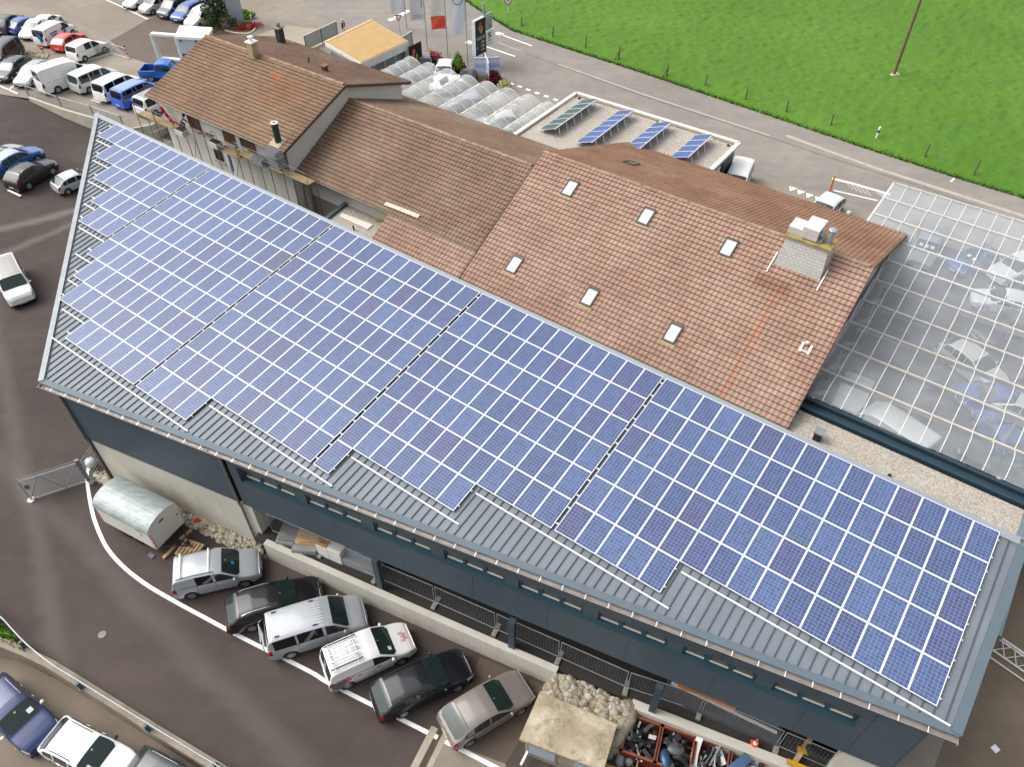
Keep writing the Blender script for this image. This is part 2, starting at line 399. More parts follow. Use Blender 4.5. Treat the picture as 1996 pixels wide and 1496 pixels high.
# recess: sill shelf, soffit, pillars and windows
SILLM = M('teal_sill', '#3d5a66', .5, .05, .08, 1)
mb = MB(); slab(mb, 11.45, sW1 + .02, w0(11.7) - .03, w0(11.7), w0(sW1) - .03, w0(sW1), .46, .75); mb.build('window_ledge', SILLM, hall)
mb = MB(); slab(mb, 11.45, sW1 + .02, w1(11.7) + .0, w1(11.7) + .03, w1(sW1), w1(sW1) + .03, .47, .75); mb.build('soffit', CLAD, hall)
WIN = emboss_glass('hall_window_glass', (.10, .095, .075), .12)
FR = M('window_frame_blue', '#3d5360', .5, .1, .08, 2); 
ins = 1.12
for p in pil: 
    mb = MB(); slab(mb, p - .33, p + .33, w0(p) + .002, w1(p) - .002, w0(p), w1(p), .66, .5); mb.build('pillar', M('pillar_metal', '#55636b', .5, .15, .06, 2), hall)
for i in range(len(bays) - 1):
    a0 = bays[i] + (.34 if i else .02); a1 = bays[i + 1] - (.34 if i < len(bays) - 2 else .02); L = (a1 - a0)
    for k in range(3):
        x0 = a0 + L * k / 3; x1 = a0 + L * (k + 1) / 3
        mb = MB(); zb, zt = w0(x0), w1(x0)
        zl = zb + .08; 
        mb2 = MB(); slab(mb2, x0 + .12, x1 - .12, zl + .12, zt - .03, zl + .12, zt - .03, ins - .33, .03)
        slab(mb, x0 + .0, x0 + .1, zl, zt - .01, zl, zt - .01, ins - .38, .2); slab(mb, x1 - .1, x1, zl, zt - .01, zl, zt - .01, ins - .38, .2)
        slab(mb, x0 + .1, x1 - .1, zl, zl + .05, zl, zl + .05, ins - .38, .2)
        f = mb.build('window', FR, hall); mb2.build('pane', WIN, f)
        mb = MB(); slab(mb, x0 + .1, x1 - .1, zl + .05, zl + .11, zl + .05, zl + .11, ins - .37, .1); mb.build('sash', ALU, f)
# concrete base on the left, with panel joints
CW = M('concrete_wall', '#d3cec2', .85, 0, .10, .5, .06, 30, .1)
def wall_mat():
    m, t, b = newmat('stained_concrete_wall')
    n1 = noise(t, .35, 5, .6); n2 = noise(t, 2, 6, .7, stretch=(1, 1, .15)); n3 = noise(t, 30, 3)
    c = ramp(t, n1, [(.3, S('#c9c4b7')), (.7, S('#dcd7cb'))]); c = mix(t, ramp(t, n2, [(.5, 0.), (.8, .4)]), c, S('#a39573'))
    c = mix(t, 1, c, ramp(t, n3, [(.3, .94), (.7, 1.04)]), 'MULTIPLY'); t.links.new(c, b.inputs['Base Color']); b.inputs['Roughness'].default_value = .85; return m
CWS = wall_mat()
mb = MB(); js = [SW + .12, 3.1, 6.2, 9.0, 11.05]
for s0, s1 in zip(js[:-1], js[1:]):
    slab(mb, s0 + .008, s1 - .008, -.6, 2.08, -.6, 2.08, .52, .3); slab(mb, s0 + .008, s1 - .008, 2.1, cb(s0) + .04, 2.1, cb(s1) + .04, .52, .3)
slab(mb, SW + .12, 11.05, -.6, cb(SW), -.6, cb(11), .54, .25)
mb.obox(FW(11.2, 1.5, 1.1), ed * .15, en * .6, UP * 2.4)
mb.build('base_wall', CWS, hall)
# end wall pieces, right base wall
mb = MB(); slab(mb, sOpen + .1, SE, .2, cb(40), .2, cb(SE), .55, .4); mb.build('base_wall', CW, hall)
# side and back walls (mostly unseen)
mb = MB(); c0 = FW(SW, 0, .5); c1 = RF(cRL[0] + .6, .3, 0); c2 = RF(cRR[0] - .5, .3, 0); c3 = FW(SE, 0, .5)
for p, q in ((c0, c1), (c1, c2), (c2, c3)):
    zp = lambda x: O.z + (x - O).dot(B) * -math.tan(TL) - .5
    d = (V((q.x, q.y, 0)) - V((p.x, p.y, 0))).normalized(); nn = V((-d.y, d.x, 0)) * .1
    P = [V((p.x, p.y, -.3)), V((q.x, q.y, -.3)), V((q.x, q.y, zp(q))), V((p.x, p.y, zp(p)))]
    mb.raw([x - nn for x in P] + [x + nn for x in P], [(0, 1, 2, 3), (7, 6, 5, 4), (4, 5, 1, 0), (1, 5, 6, 2), (2, 6, 7, 3), (4, 0, 3, 7)])
mb.build('outer_wall', CLAD, hall)
# slab, ceiling of the open storey, columns
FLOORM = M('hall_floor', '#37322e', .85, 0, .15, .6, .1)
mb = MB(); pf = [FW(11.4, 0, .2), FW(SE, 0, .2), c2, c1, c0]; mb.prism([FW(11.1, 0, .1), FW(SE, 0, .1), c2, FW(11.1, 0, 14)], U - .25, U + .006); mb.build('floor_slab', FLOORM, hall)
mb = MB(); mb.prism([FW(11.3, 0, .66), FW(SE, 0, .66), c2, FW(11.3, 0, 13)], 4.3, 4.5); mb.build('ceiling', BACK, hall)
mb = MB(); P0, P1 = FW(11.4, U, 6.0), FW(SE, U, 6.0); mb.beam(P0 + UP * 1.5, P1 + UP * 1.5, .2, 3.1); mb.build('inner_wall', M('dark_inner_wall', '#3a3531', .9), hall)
COLM = M('steel_column', '#45555f', .5, .15, .08, 2)
for u, v in ((741, 1150), (996, 1267), (1269, 1392)):
    mb = MB(); p = G(u, v, U) + en * .02; p.z = U
    mb.obox(p + UP * 1.3 + en * .12, ed * .16, en * .14, UP * 1.3); mb.obox(p + UP * .02 + en * .12, ed * .24, en * .2, UP * .02)
    mb.build('column', COLM, hall)
# downpipes
PIPE = M('weathered_pipe', '#8b8379', .5, .3, .2, 3)
def downpipe(s, zbot, kinkz):
    mb = MB(); p0 = EL + ed * s - en * .12; a0 = V((p0.x, p0.y, ez(s) - .2)); a1 = FW(s, ez(s) - .55, .36); a2 = FW(s, kinkz, .36); a3 = FW(s, kinkz - .2, .42); a4 = FW(s, zbot, .42)
    mb.path([a0, a1, a2, a3, a4], .065, 10); mb.tube(a2 + UP * .05, a3, .085, 10)
    for z in (7.4, 5.4, 2.9, 1.1):
        if zbot < z: mb.tube(FW(s, z, .36 if z > kinkz else .42), FW(s, z + .07, .36 if z > kinkz else .42), .08, 10)
    return mb.build('downpipe', PIPE, hall)
downpipe(10.72, 0.05, 3.9); downpipe(SW - .02, -.1, 3.8)
# mounting rails under the panels
RAIL = ALU
PH_ = 1.612 * KH
offs = [x * KH for x in (-59.046, -48.572, -37.2585, -26.111, -15.0)]; cnt = [10, 11, 11, 11, 15]
PUs = [((offs + [0.0])[i + 1] - offs[i] - (.15 if i < 4 else 0)) / cnt[i] for i in range(5)]
rows = []
SPAN = [((0, 0), (4, 15)), ((0, 2), (4, 15)), ((0, 4), (4, 15)), ((0, 6), (4, 15)), ((0, 7), (4, 15)), ((1, 0), (4, 5)), ((1, 1), (3, 7)), ((1, 2), (3, 1)), ((1, 5), (2, 4))]
for r, ((ba, ka), (bb_, kb)) in enumerate(SPAN):
    lst = []
    for bl in range(5):
        for k in range(cnt[bl]):
            if (bl, k) >= (ba, ka) and (bl, k) < (bb_, kb): lst.append((bl, k, offs[bl] + k * PUs[bl]))
    rows.append((r, lst))
print('PANELS', [(r, len(l)) for r, l in rows], sum(len(l) for r, l in rows))
for r, lst in rows:
    for f in (.22, .78):
        bb = r * PV + PH_ * f; a0 = lst[0][2] - .35; a1 = lst[-1][2] + PUs[lst[-1][0]] + .05
        mb = MB(); mb.beam(RF(a0, bb, -.07), RF(a1, bb, -.07), .05, .07, up=N); mb.build('mounting_rail', RAIL, hall)
r, lst = rows[-1]
def rail(a0, a1, bb):
    mb = MB(); mb.beam(RF(a0, bb, -.07), RF(a1, bb, -.07), .06, .08, up=N); mb.build('mounting_rail', RAIL, hall)
for r, lst in rows:
    nxt = [l for q, l in rows if q == r + 1]; aR = lst[-1][2] + PUs[lst[-1][0]]; nR = nxt[0][-1][2] + PUs[nxt[0][-1][0]] if nxt else lst[0][2] - 1.0
    # bare rail just below the last panels of each row, running past them
    bb = r * PV + PH_ + .36
    x1 = aR + .55
    while not inside(x1, bb, [-5, .3, .12, .3]) and x1 > nR: x1 -= .1
    if x1 - nR > 1: rail(nR + .25, x1, bb)
    nL = nxt[0][0][2] if nxt else None
    if nL is not None and nL - lst[0][2] > -3:
        x0 = lst[0][2] - .6
        while not inside(x0, bb, [-5, .3, .1, .42]) and x0 < nL: x0 += .1
        if nL - x0 > .3: rail(x0, nL, bb)
# ------------------------------------------------------------ the solar panels: one thing each
def cell_mat(name, nu, nv, c0, c1, line, gloss=.34):
    m, t, b = newmat(name); uv = t.nodes.new('ShaderNodeUVMap')
    sep = t.nodes.new('ShaderNodeSeparateXYZ'); t.links.new(uv.outputs[0], sep.inputs[0])
    oi = t.nodes.new('ShaderNodeObjectInfo')
    def frac(src, n, w):
        a = nd(t, 'ShaderNodeMath', operation='MULTIPLY'); a.inputs[1].default_value = n; t.links.new(src, a.inputs[0])
        f = nd(t, 'ShaderNodeMath', operation='FRACT'); t.links.new(a.outputs[0], f.inputs[0])
        s_ = nd(t, 'ShaderNodeMath', operation='SUBTRACT'); s_.inputs[1].default_value = .5; t.links.new(f.outputs[0], s_.inputs[0])
        ab = nd(t, 'ShaderNodeMath', operation='ABSOLUTE'); t.links.new(s_.outputs[0], ab.inputs[0])
        g = nd(t, 'ShaderNodeMath', operation='GREATER_THAN'); g.inputs[1].default_value = .5 - w; t.links.new(ab.outputs[0], g.inputs[0]); return g.outputs[0]
    gu = frac(sep.outputs[0], nu, .045); gv = frac(sep.outputs[1], nv, .045); bus = frac(sep.outputs[0], nu * 3, .05)
    mx = nd(t, 'ShaderNodeMath', operation='MAXIMUM'); t.links.new(gu, mx.inputs[0]); t.links.new(gv, mx.inputs[1])
    # each cell a shade of its own, each panel a tone of its own
    sc_ = nd(t, 'ShaderNodeVectorMath', operation='MULTIPLY'); sc_.inputs[1].default_value = (nu, nv, 1); t.links.new(uv.outputs[0], sc_.inputs[0])
    fl = nd(t, 'ShaderNodeVectorMath', operation='FLOOR'); t.links.new(sc_.outputs[0], fl.inputs[0])
    wn = nd(t, 'ShaderNodeTexWhiteNoise', noise_dimensions='4D'); t.links.new(fl.outputs[0], wn.inputs['Vector']); t.links.new(oi.outputs['Random'], wn.inputs['W'])
    pan = ramp(t, oi.outputs['Random'], [(.0, S(c0)), (.5, S(c1)), (.78, S(c0)), (.95, S('#454a7a')), (1., S('#3d4568'))])
    c = mix(t, 1, pan, ramp(t, wn.outputs['Value'], [(0., .82), (1., 1.18)]), 'MULTIPLY')
    fb = nd(t, 'ShaderNodeMath', operation='MULTIPLY'); fb.inputs[1].default_value = .22; t.links.new(bus, fb.inputs[0])
    c = mix(t, fb.outputs[0], c, S('#b9c2d6')); fm = nd(t, 'ShaderNodeMath', operation='MULTIPLY'); fm.inputs[1].default_value = .65; t.links.new(mx.outputs[0], fm.inputs[0])
    c = mix(t, fm.outputs[0], c, S(line))
    t.links.new(c, b.inputs['Base Color']); b.inputs['Roughness'].default_value = gloss; b.inputs['IOR'].default_value = 1.46; b.inputs['Specular IOR Level'].default_value = .55
    return m
CELL = cell_mat('solar_cells', 6, 10, '#3a4c79', '#475d8b', '#a6aebd')
def panel_proto(name, pw, ph, cellm, dirA, dirB, nrm):
    mb = MB(); f = .028; t_ = .04
    def bar(x0, x1, y0, y1): 
        c = dirA * (x0 + x1) / 2 + dirB * (y0 + y1) / 2; mb.obox(c - nrm * t_ / 2, dirA * (x1 - x0) / 2, dirB * (y1 - y0) / 2, nrm * t_ / 2)
    bar(0, pw, 0, f); bar(0, pw, ph - f, ph); bar(0, f, f, ph - f); bar(pw - f, pw, f, ph - f)
    fm = mb.mesh('frame'); fm.materials.append(ALU)
    mb = MB(); P = [dirA * x + dirB * y - nrm * .006 for x, y in ((f, f), (pw - f, f), (pw - f, ph - f), (f, ph - f))]; Q = [p - nrm * .006 for p in P]
    if (P[1] - P[0]).cross(P[2] - P[0]).dot(nrm) < 0: mb.face(P[::-1], [(0, 1), (1, 1), (1, 0), (0, 0)])
    else: mb.face(P, [(0, 0), (1, 0), (1, 1), (0, 1)])
    mb.face(Q if not ((P[1] - P[0]).cross(P[2] - P[0]).dot(nrm) < 0 and False) else Q)
    cm = mb.mesh('cells'); cm.materials.append(cellm); return fm, cm
protos = [panel_proto('solar_panel', PUs[i] - .015, PH_, CELL, A, Bs, N) for i in range(5)]
ORD = 'topmost second third fourth fifth sixth seventh eighth ninth tenth eleventh twelfth thirteenth fourteenth fifteenth'.split()
BLK = ['leftmost', 'second', 'third', 'fourth', 'rightmost']
allp = []
for r, lst in rows:
    for bl, k, a0 in lst: allp.append((r, bl, k, RF(a0, r * PV), lst))
allp.sort(key=lambda q: (V((0, 0, HC)) - q[3]).length)
rest_f = MB(); rest_c = []
for i, (r, bl, k, p, lst) in enumerate(allp):
    if i < 300:
        o = bpy.data.objects.new('solar_module', None); COL.objects.link(o); o.location = p
        inblk = [q for q in lst if q[0] == bl]; fromright = inblk[-1][1] - k
        pos = ('rightmost' if fromright == 0 else ORD[fromright] + ' from right')
        tag(o, 'solar panel %s in the %s row of the %s block on hall roof' % (pos, ORD[r], BLK[bl]), 'solar panel', 'solar panels on the hall roof')
        for nm, me in (('frame', protos[bl][0]), ('cells', protos[bl][1])):
            c = bpy.data.objects.new(nm, me); COL.objects.link(c); c.parent = o
    else:
        rest_c.append((p, bl))
me = MB(); mf = MB()
for p, bl in rest_c:
    for src, dst in ((protos[bl][0], mf), (protos[bl][1], me)):
        n = len(dst.v); dst.v += [tuple(p + x.co) for x in src.vertices]
        ul = src.uv_layers[0].data if src.uv_layers else None
        for pl in src.polygons:
            dst.f.append(tuple(n + q for q in pl.vertices)); dst.mi.append(0)
            dst.uv.append([tuple(ul[l].uv) for l in pl.loop_indices] if ul else None)
if rest_c:
    o = thing('solar_panels', rest_c[0][0], 'far upper left panels of the hall roof array seen as one pale sheet', 'solar panels'); o['kind'] = 'stuff'
    a_ = mf.build('frame', ALU, o); b2 = me.build('cells', CELL, o); a_['kind'] = 'stuff'; b2['kind'] = 'stuff'
# ------------------------------------------------------------ tiled houses
def tile_mat(name, c0, c1, c2, streaks=()):
    m, t, b = newmat(name); uv = t.nodes.new('ShaderNodeUVMap')
    fl = nd(t, 'ShaderNodeVectorMath', operation='FLOOR'); t.links.new(uv.outputs[0], fl.inputs[0])
    wn = nd(t, 'ShaderNodeTexWhiteNoise', noise_dimensions='3D'); t.links.new(fl.outputs[0], wn.inputs['Vector'])
    n1 = noise(t, .22, 5, .65); n2 = noise(t, 1.3, 5, .65); n3 = noise(t, 22, 4, .7)
    c = ramp(t, n1, [(.32, S(c0)), (.5, S(c1)), (.7, S(c2))])
    c = mix(t, 1, c, ramp(t, wn.outputs['Value'], [(0., .93), (.5, 1.0), (.93, 1.04), (1., 1.14)]), 'MULTIPLY')
    c = mix(t, 1, c, ramp(t, n2, [(.3, .86), (.7, 1.1)]), 'MULTIPLY')
    c = mix(t, 1, c, ramp(t, n3, [(.25, .86), (.75, 1.1)]), 'MULTIPLY')
    n4 = noise(t, 9, 2, .5); c = mix(t, ramp(t, n4, [(.70, 0.), (.76, .55)]), c, S('#b9ad92'))
    sep = t.nodes.new('ShaderNodeSeparateXYZ'); t.links.new(uv.outputs[0], sep.inputs[0])
    fv = nd(t, 'ShaderNodeMath', operation='FRACT'); t.links.new(sep.outputs[1], fv.inputs[0]); c = mix(t, 1, c, ramp(t, fv.outputs[0], [(.0, .72), (.12, 1.0), (.925, 1.0), (.97, .30)]), 'MULTIPLY')   # shadow line of each lap painted in, with grime on the broken-off edges
    # soft-edged stains given in tile units: (u0, u1, v0, v1, colour, strength)
    for (u0, u1, v0, v1, col, st) in streaks:
        prod = None
        for sock, lo, hi, e in ((sep.outputs[0], u0, u1, .25), (sep.outputs[1], v0, v1, .5)):
            for side, x0, x1 in (('lo', lo - e, lo + e), ('hi', hi + e, hi - e)):
                mr = nd(t, 'ShaderNodeMapRange'); mr.inputs['From Min'].default_value = x0; mr.inputs['From Max'].default_value = x1; t.links.new(sock, mr.inputs[0])
                if prod is None: prod = mr.outputs[0]
                else:
                    q = nd(t, 'ShaderNodeMath', operation='MULTIPLY'); t.links.new(prod, q.inputs[0]); t.links.new(mr.outputs[0], q.inputs[1]); prod = q.outputs[0]
        q = nd(t, 'ShaderNodeMath', operation='MULTIPLY'); t.links.new(prod, q.inputs[0]); t.links.new(ramp(t, n2, [(.3, st * .5), (.7, st)]), q.inputs[1])
        c = mix(t, q.outputs[0], c, S(col))
    t.links.new(c, b.inputs['Base Color']); b.inputs['Roughness'].default_value = .82; b.inputs['Specular IOR Level'].default_value = .3
    return m
def tiles(name, m, parent, p0, along, down, nrm, L, H, tw=.30, th=.345, dx=0.0, ragged=.006):
    """pan tiles: courses overlap like steps and every tile is a wave; uv counts tiles"""
    nc = max(1, round(H / th)); nt = max(1, round(L / tw)); th = H / nc; tw = L / nt
    pr = [(0, .0), (.16, .03), (.36, .042), (.56, .03), (.74, .002)]
    xs = [(k + f) * tw for k in range(nt) for f, _ in pr] + [L]; hs = [h for k in range(nt) for _, h in pr] + [0]
    us = [k + f for k in range(nt) for f, _ in pr] + [nt]; n = len(xs)
    rng = random.Random(hash(name) % 1000 + int(L * 10)); vs = []; uvv = []
    Lc = parent.matrix_basis.translation if parent else V((0, 0, 0))
    off = [[rng.uniform(-ragged, ragged) for k in range(nt + 1)] for c in range(nc)]
    for c in range(nc):
        for (yy, hh, vv) in ((c * th, .0, c + .02), ((c + 1) * th + .02, .07, c + .98)):
            for i in range(n):
                k = min(nt - 1, int(us[i] + 1e-6)); o_ = off[c][k]
                p = p0 + along * xs[i] + down * (yy + o_ * (1 if hh else 0)) + nrm * (hs[i] + hh + abs(o_) * .5)
                vs.append(tuple(p - Lc)); uvv.append((us[i] + dx, vv))
    fs = []; fu = []
    # front lips
    base = len(vs)
    for c in range(nc):
        for i in range(n):
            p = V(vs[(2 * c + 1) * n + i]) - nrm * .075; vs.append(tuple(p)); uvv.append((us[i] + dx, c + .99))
    for c in range(nc):
        a0, b0, l0 = 2 * c * n, (2 * c + 1) * n, base + c * n
        for i in range(n - 1):
            fs.append((a0 + i, b0 + i, b0 + i + 1, a0 + i + 1)); fs.append((b0 + i, l0 + i, l0 + i + 1, b0 + i + 1))
    flip = (V(vs[fs[0][1]]) - V(vs[fs[0][0]])).cross(V(vs[fs[0][2]]) - V(vs[fs[0][0]])).dot(nrm) < 0
    if flip: fs = [f[::-1] for f in fs]
    me = bpy.data.meshes.new(name); me.from_pydata(vs, [], fs); ul = me.uv_layers.new(name='UVMap')
    li = np.zeros(len(me.loops), dtype=np.int32); me.loops.foreach_get('vertex_index', li)
    arr = np.array(uvv, dtype=np.float32)[li]
    # keep the uv of a face inside its own tile
    k = 0
    cent = np.array([np.mean([uvv[q][0] for q in f]) for f in fs]); cv = np.array([np.mean([uvv[q][1] for q in f]) for f in fs])
    cu = np.repeat(np.floor(cent), 4); arr[:, 0] = np.clip(arr[:, 0], cu + .01, cu + .99)
    ul.data.foreach_set('uv', arr.ravel()); me.materials.append(m)
    o = bpy.data.objects.new(name, me); COL.objects.link(o); o.parent = parent; return o
def ridge_tiles(parent, p, q, m, r=.13, step=.38, z=.02):
    mb = MB(); d = (q - p); n = int(d.length / step); d.normalize(); sd_ = d.cross(UP)
    for i in range(n):
        a = p + d * (i * step); b = a + d * (step + .05); j = random.uniform(-.012, .012)
        for k in range(6):
            t0, t1 = pi * k / 6, pi * (k + 1) / 6
            f = lambda t, rr, c: c + sd_ * (cos(t) * rr) + UP * (sin(t) * rr * .9 + z + j)
            mb.face([f(t0, r, a), f(t1, r, a), f(t1, r * 1.14, b), f(t0, r * 1.14, b)])
        mb.face([f(pi * k / 6, r * 1.14, b) for k in range(7)])
    return mb.build('ridge_tiles', m, parent)
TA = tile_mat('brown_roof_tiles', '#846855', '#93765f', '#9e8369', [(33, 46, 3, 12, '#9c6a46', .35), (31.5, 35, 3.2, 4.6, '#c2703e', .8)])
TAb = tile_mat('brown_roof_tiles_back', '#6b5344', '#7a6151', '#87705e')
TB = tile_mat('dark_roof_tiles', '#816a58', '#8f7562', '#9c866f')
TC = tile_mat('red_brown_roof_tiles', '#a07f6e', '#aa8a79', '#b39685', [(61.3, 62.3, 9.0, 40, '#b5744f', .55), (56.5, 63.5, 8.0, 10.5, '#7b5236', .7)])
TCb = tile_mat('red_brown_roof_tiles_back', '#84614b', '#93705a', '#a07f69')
RIDGE = M('ridge_tile', '#a08671', .85, 0, .35, 2.2, .2, 30)
PLAS = M('white_plaster', '#e4e1d8', .85, 0, .07, .6, .05, 30)
FASC = M('brown_fascia', '#5f4a38', .7, 0, .15, 2)
SHUT = M('brown_shutter', '#6a4a3a', .7, 0, .15, 3)
DKGL = emboss_glass('dark_window_glass', (.02, .025, .028), .08)
class House: pass
def house(label, name, zr, rpx, e_front, e_back, e_far, tf, tb, wall_z0, wall_m, ov=(.7, .5), tiles_left=None):
    """gabled house: ridge pixel pair, right-gable lower corners front and back give pitch and depth"""
    h = House(); R0, R1 = G(*rpx[0], zr), G(*rpx[1], zr); Lr = (R1 - R0).dot(A); R0 = R1 - A * Lr
    def side(px, sgn):
        X = PH(*px, R1, A); run = abs((X - R1).dot(B)); drop = zr - X.z; d = (B * sgn * run - UP * drop); return d.normalized(), d.length, run, drop
    fd, fl_, fr, fdrop = side(e_front, 1); bd, bl_, br, bdrop = side(e_back, -1)
    h.R0, h.R1, h.L, h.zr = R0, R1, Lr, zr; h.fd, h.fl, h.fr, h.fdrop = fd, fl_, fr, fdrop; h.bd, h.bl, h.br, h.bdrop = bd, bl_, br, bdrop
    h.fn = A.cross(fd); h.fn = h.fn if h.fn.z > 0 else -h.fn; h.bn = A.cross(bd); h.bn = h.bn if h.bn.z > 0 else -h.bn
    e = thing(name, (R0 + R1) / 2 * 1.0 - UP * (zr - U), label, 'house'); h.e = e
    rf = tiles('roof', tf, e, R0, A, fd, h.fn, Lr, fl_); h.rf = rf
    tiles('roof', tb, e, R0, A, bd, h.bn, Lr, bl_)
    mb = MB()
    for d_, l_, n_ in ((fd, fl_, h.fn), (bd, bl_, h.bn)):   # under-deck of the roof
        P = [R0 + A * .03, R1 - A * .03, R1 - A * .03 + d_ * (l_ - .04), R0 + A * .03 + d_ * (l_ - .04)]; P = [p - n_ * .03 for p in P]; Q = [p - n_ * .16 for p in P]
        mb.raw(P + Q, [(0, 1, 2, 3), (7, 6, 5, 4), (0, 1, 5, 4), (1, 2, 6, 5), (2, 3, 7, 6), (3, 0, 4, 7)])
    mb.build('roof_deck', FASC, e)
    ridge_tiles(e, R0 - A * .05, R1, RIDGE)
    # walls: five-sided prism under the roof
    wl, wr = ov[1], ov[1]
    def wallpt(a, run, sgn):
        dr = (fdrop / fr if sgn > 0 else bdrop / br) * run; return R0 + A * a + B * sgn * run - UP * (dr + .22)
    a0, a1 = wl, Lr - wr; rf_, rb_ = fr - ov[0], br - ov[0]
    mb = MB()
    for a in (a0, a1):
        pts = [wallpt(a, rf_, 1), wallpt(a, 0, 1), wallpt(a, rb_, -1)]; lo = [V((pts[2].x, pts[2].y, wall_z0)), V((pts[0].x, pts[0].y, wall_z0))]
        mb.face(pts + lo)
    for run, sg in ((rf_, 1), (rb_, -1)):
        p, q = wallpt(a0, run, sg), wallpt(a1, run, sg); mb.face([p, q, V((q.x, q.y, wall_z0)), V((p.x, p.y, wall_z0))])
    mb.build('wall', wall_m, e)
    # gutter along the front eave and barge boards
    mb = MB(); g0, g1 = R0 + fd * fl_, R1 + fd * fl_
    mb.tube(g0 + B * .07 - UP * .05, g1 + B * .07 - UP * .05, .07, 8); mb.build('gutter', M('dull_gutter', '#8a8676', .6, .2, .2, 2), e)
    mb = MB()
    for d_, l_, n_ in ((fd, fl_, h.fn), (bd, bl_, h.bn)):
        for base in (R0 - A * .03, R1 + A * .03): mb = MB(); mb.beam(base - n_ * .07, base + d_ * l_ - n_ * .07, .035, .2, up=n_); mb.build('barge_board', FASC, e)
    h.front = lambda a, drop_run, hh=0.0: R0 + A * a + fd * drop_run + h.fn * hh
    h.back = lambda a, run, hh=0.0: R0 + A * a + bd * run + h.bn * hh
    h.wallpt = wallpt; h.rf_ = rf_; h.a0, h.a1 = a0, a1
    return h
HA = house('brown tiled house with white plaster walls behind the scaffold', 'house', 10.3, ((405, 68), (673, 166)), (551, 299), (801, 160), None, TA, TAb, -.6, PLAS)
HB_zr = 8.8
R1 = G(1040, 324, HB_zr)
# middle house: same pitch family; take its front corner from the eave line
def eave_px(zr, pitch, upx):
    """pixel on the right-gable plane where the front eave (through the photographed eave line) lies"""
    best = None
    for i in range(300):
        run = 4 + i * .03; X = R1 + B * run - UP * pitch * run; ze = X.z; e0, e1 = G(546, 319, ze), G(769, 419, ze)
        dd = abs((e1 - X).dot(B)); 
        if best is None or dd < best[0]: best = (dd, X)
    return best[1]
def toPx(p):
    d = p - V((0, 0, HC)); z = d.y * cos(PITCH) - d.z * sin(PITCH); return (998 + FPX * d.x / z, 748 - FPX * (d.y * sin(PITCH) + d.z * cos(PITCH)) / z)
XB = eave_px(HB_zr, .49, None); XBb = R1 - B * 7.6 - UP * .40 * 7.6
HB = house('middle dark tiled house between the scaffolded house and the red brown one', 'house', HB_zr, ((640, 180), (1040, 324)), toPx(XB), toPx(XBb), None, TB, TB, -.6, PLAS, ov=(.7, .6))
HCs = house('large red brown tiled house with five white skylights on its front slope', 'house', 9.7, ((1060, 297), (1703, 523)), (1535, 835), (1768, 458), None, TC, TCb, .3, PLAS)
# lower skirt of newer tiles below the middle house
XA = (HB.L - 6.6)
mbz = HB.front(HB.L - 6.9, HB.fl)
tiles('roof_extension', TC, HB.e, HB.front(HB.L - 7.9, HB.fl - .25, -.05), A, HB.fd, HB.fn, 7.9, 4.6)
def on(h, u, v, side='front', hh=0.0):
    n = h.fn if side == 'front' else h.bn; p = PH(u, v, h.R0 + n * hh, n) - h.R0; d = h.fd if side == 'front' else h.bd
    return p.dot(A), p.dot(d)
# ---- skylights
SKF = M('skylight_frame', '#4b4844', .5, .2, .12, 4); SKG, t, b_ = newmat('skylight_blind_glass')
n_ = noise(t, 1.5, 3); t.links.new(ramp(t, n_, [(.3, S('#c3c6c9')), (.7, S('#d6d8da'))]), b_.inputs['Base Color']); b_.inputs['Roughness'].default_value = .12
FLASH = M('lead_flashing', '#a89a74', .7, .1, .2, 4)
def skylight(h, u, v, wd, hg, side='front', glass=None, lip=True, where=''):
    a, s = on(h, u, v, side, .12); d = h.fd if side == 'front' else h.bd; n = h.fn if side == 'front' else h.bn
    f = lambda x, y, z: h.R0 + A * (a + x) + d * (s + y) + n * z
    mb = MB()
    def bar(x0, x1, y0, y1, z0, z1): mb.obox(f((x0 + x1) / 2, (y0 + y1) / 2, (z0 + z1) / 2), A * (x1 - x0) / 2, d * (y1 - y0) / 2, n * (z1 - z0) / 2)
    W2, H2, k = wd / 2, hg / 2, .09
    bar(-W2, W2, -H2, -H2 + k * 1.5, .0, .16); bar(-W2, W2, H2 - k, H2, .0, .15); bar(-W2, -W2 + k, -H2, H2, .0, .145); bar(W2 - k, W2, -H2, H2, .0, .145)
    sk = mb.build('skylight', SKF, h.e)
    mb = MB(); bar(-W2 + k, W2 - k, -H2 + k * 1.5, H2 - k, .09, .11); mb.build('pane', glass or SKG, sk)
    if lip: mb = MB(); bar(-W2 - .12, W2 + .12, H2, H2 + .22, .05, .075); mb.build('flashing', FLASH, sk)
    return sk
for u, v in ((1111, 366), (1259, 421), (1420, 482), (1002, 515), (1149, 578), (1311, 649)): skylight(HCs, u, v, .84, 1.28)
GRN = emboss_glass('green_skylight_glass', (.10, .15, .05), .3)
skylight(HCs, 1231, 317, .95, 1.1, 'back', GRN, False)
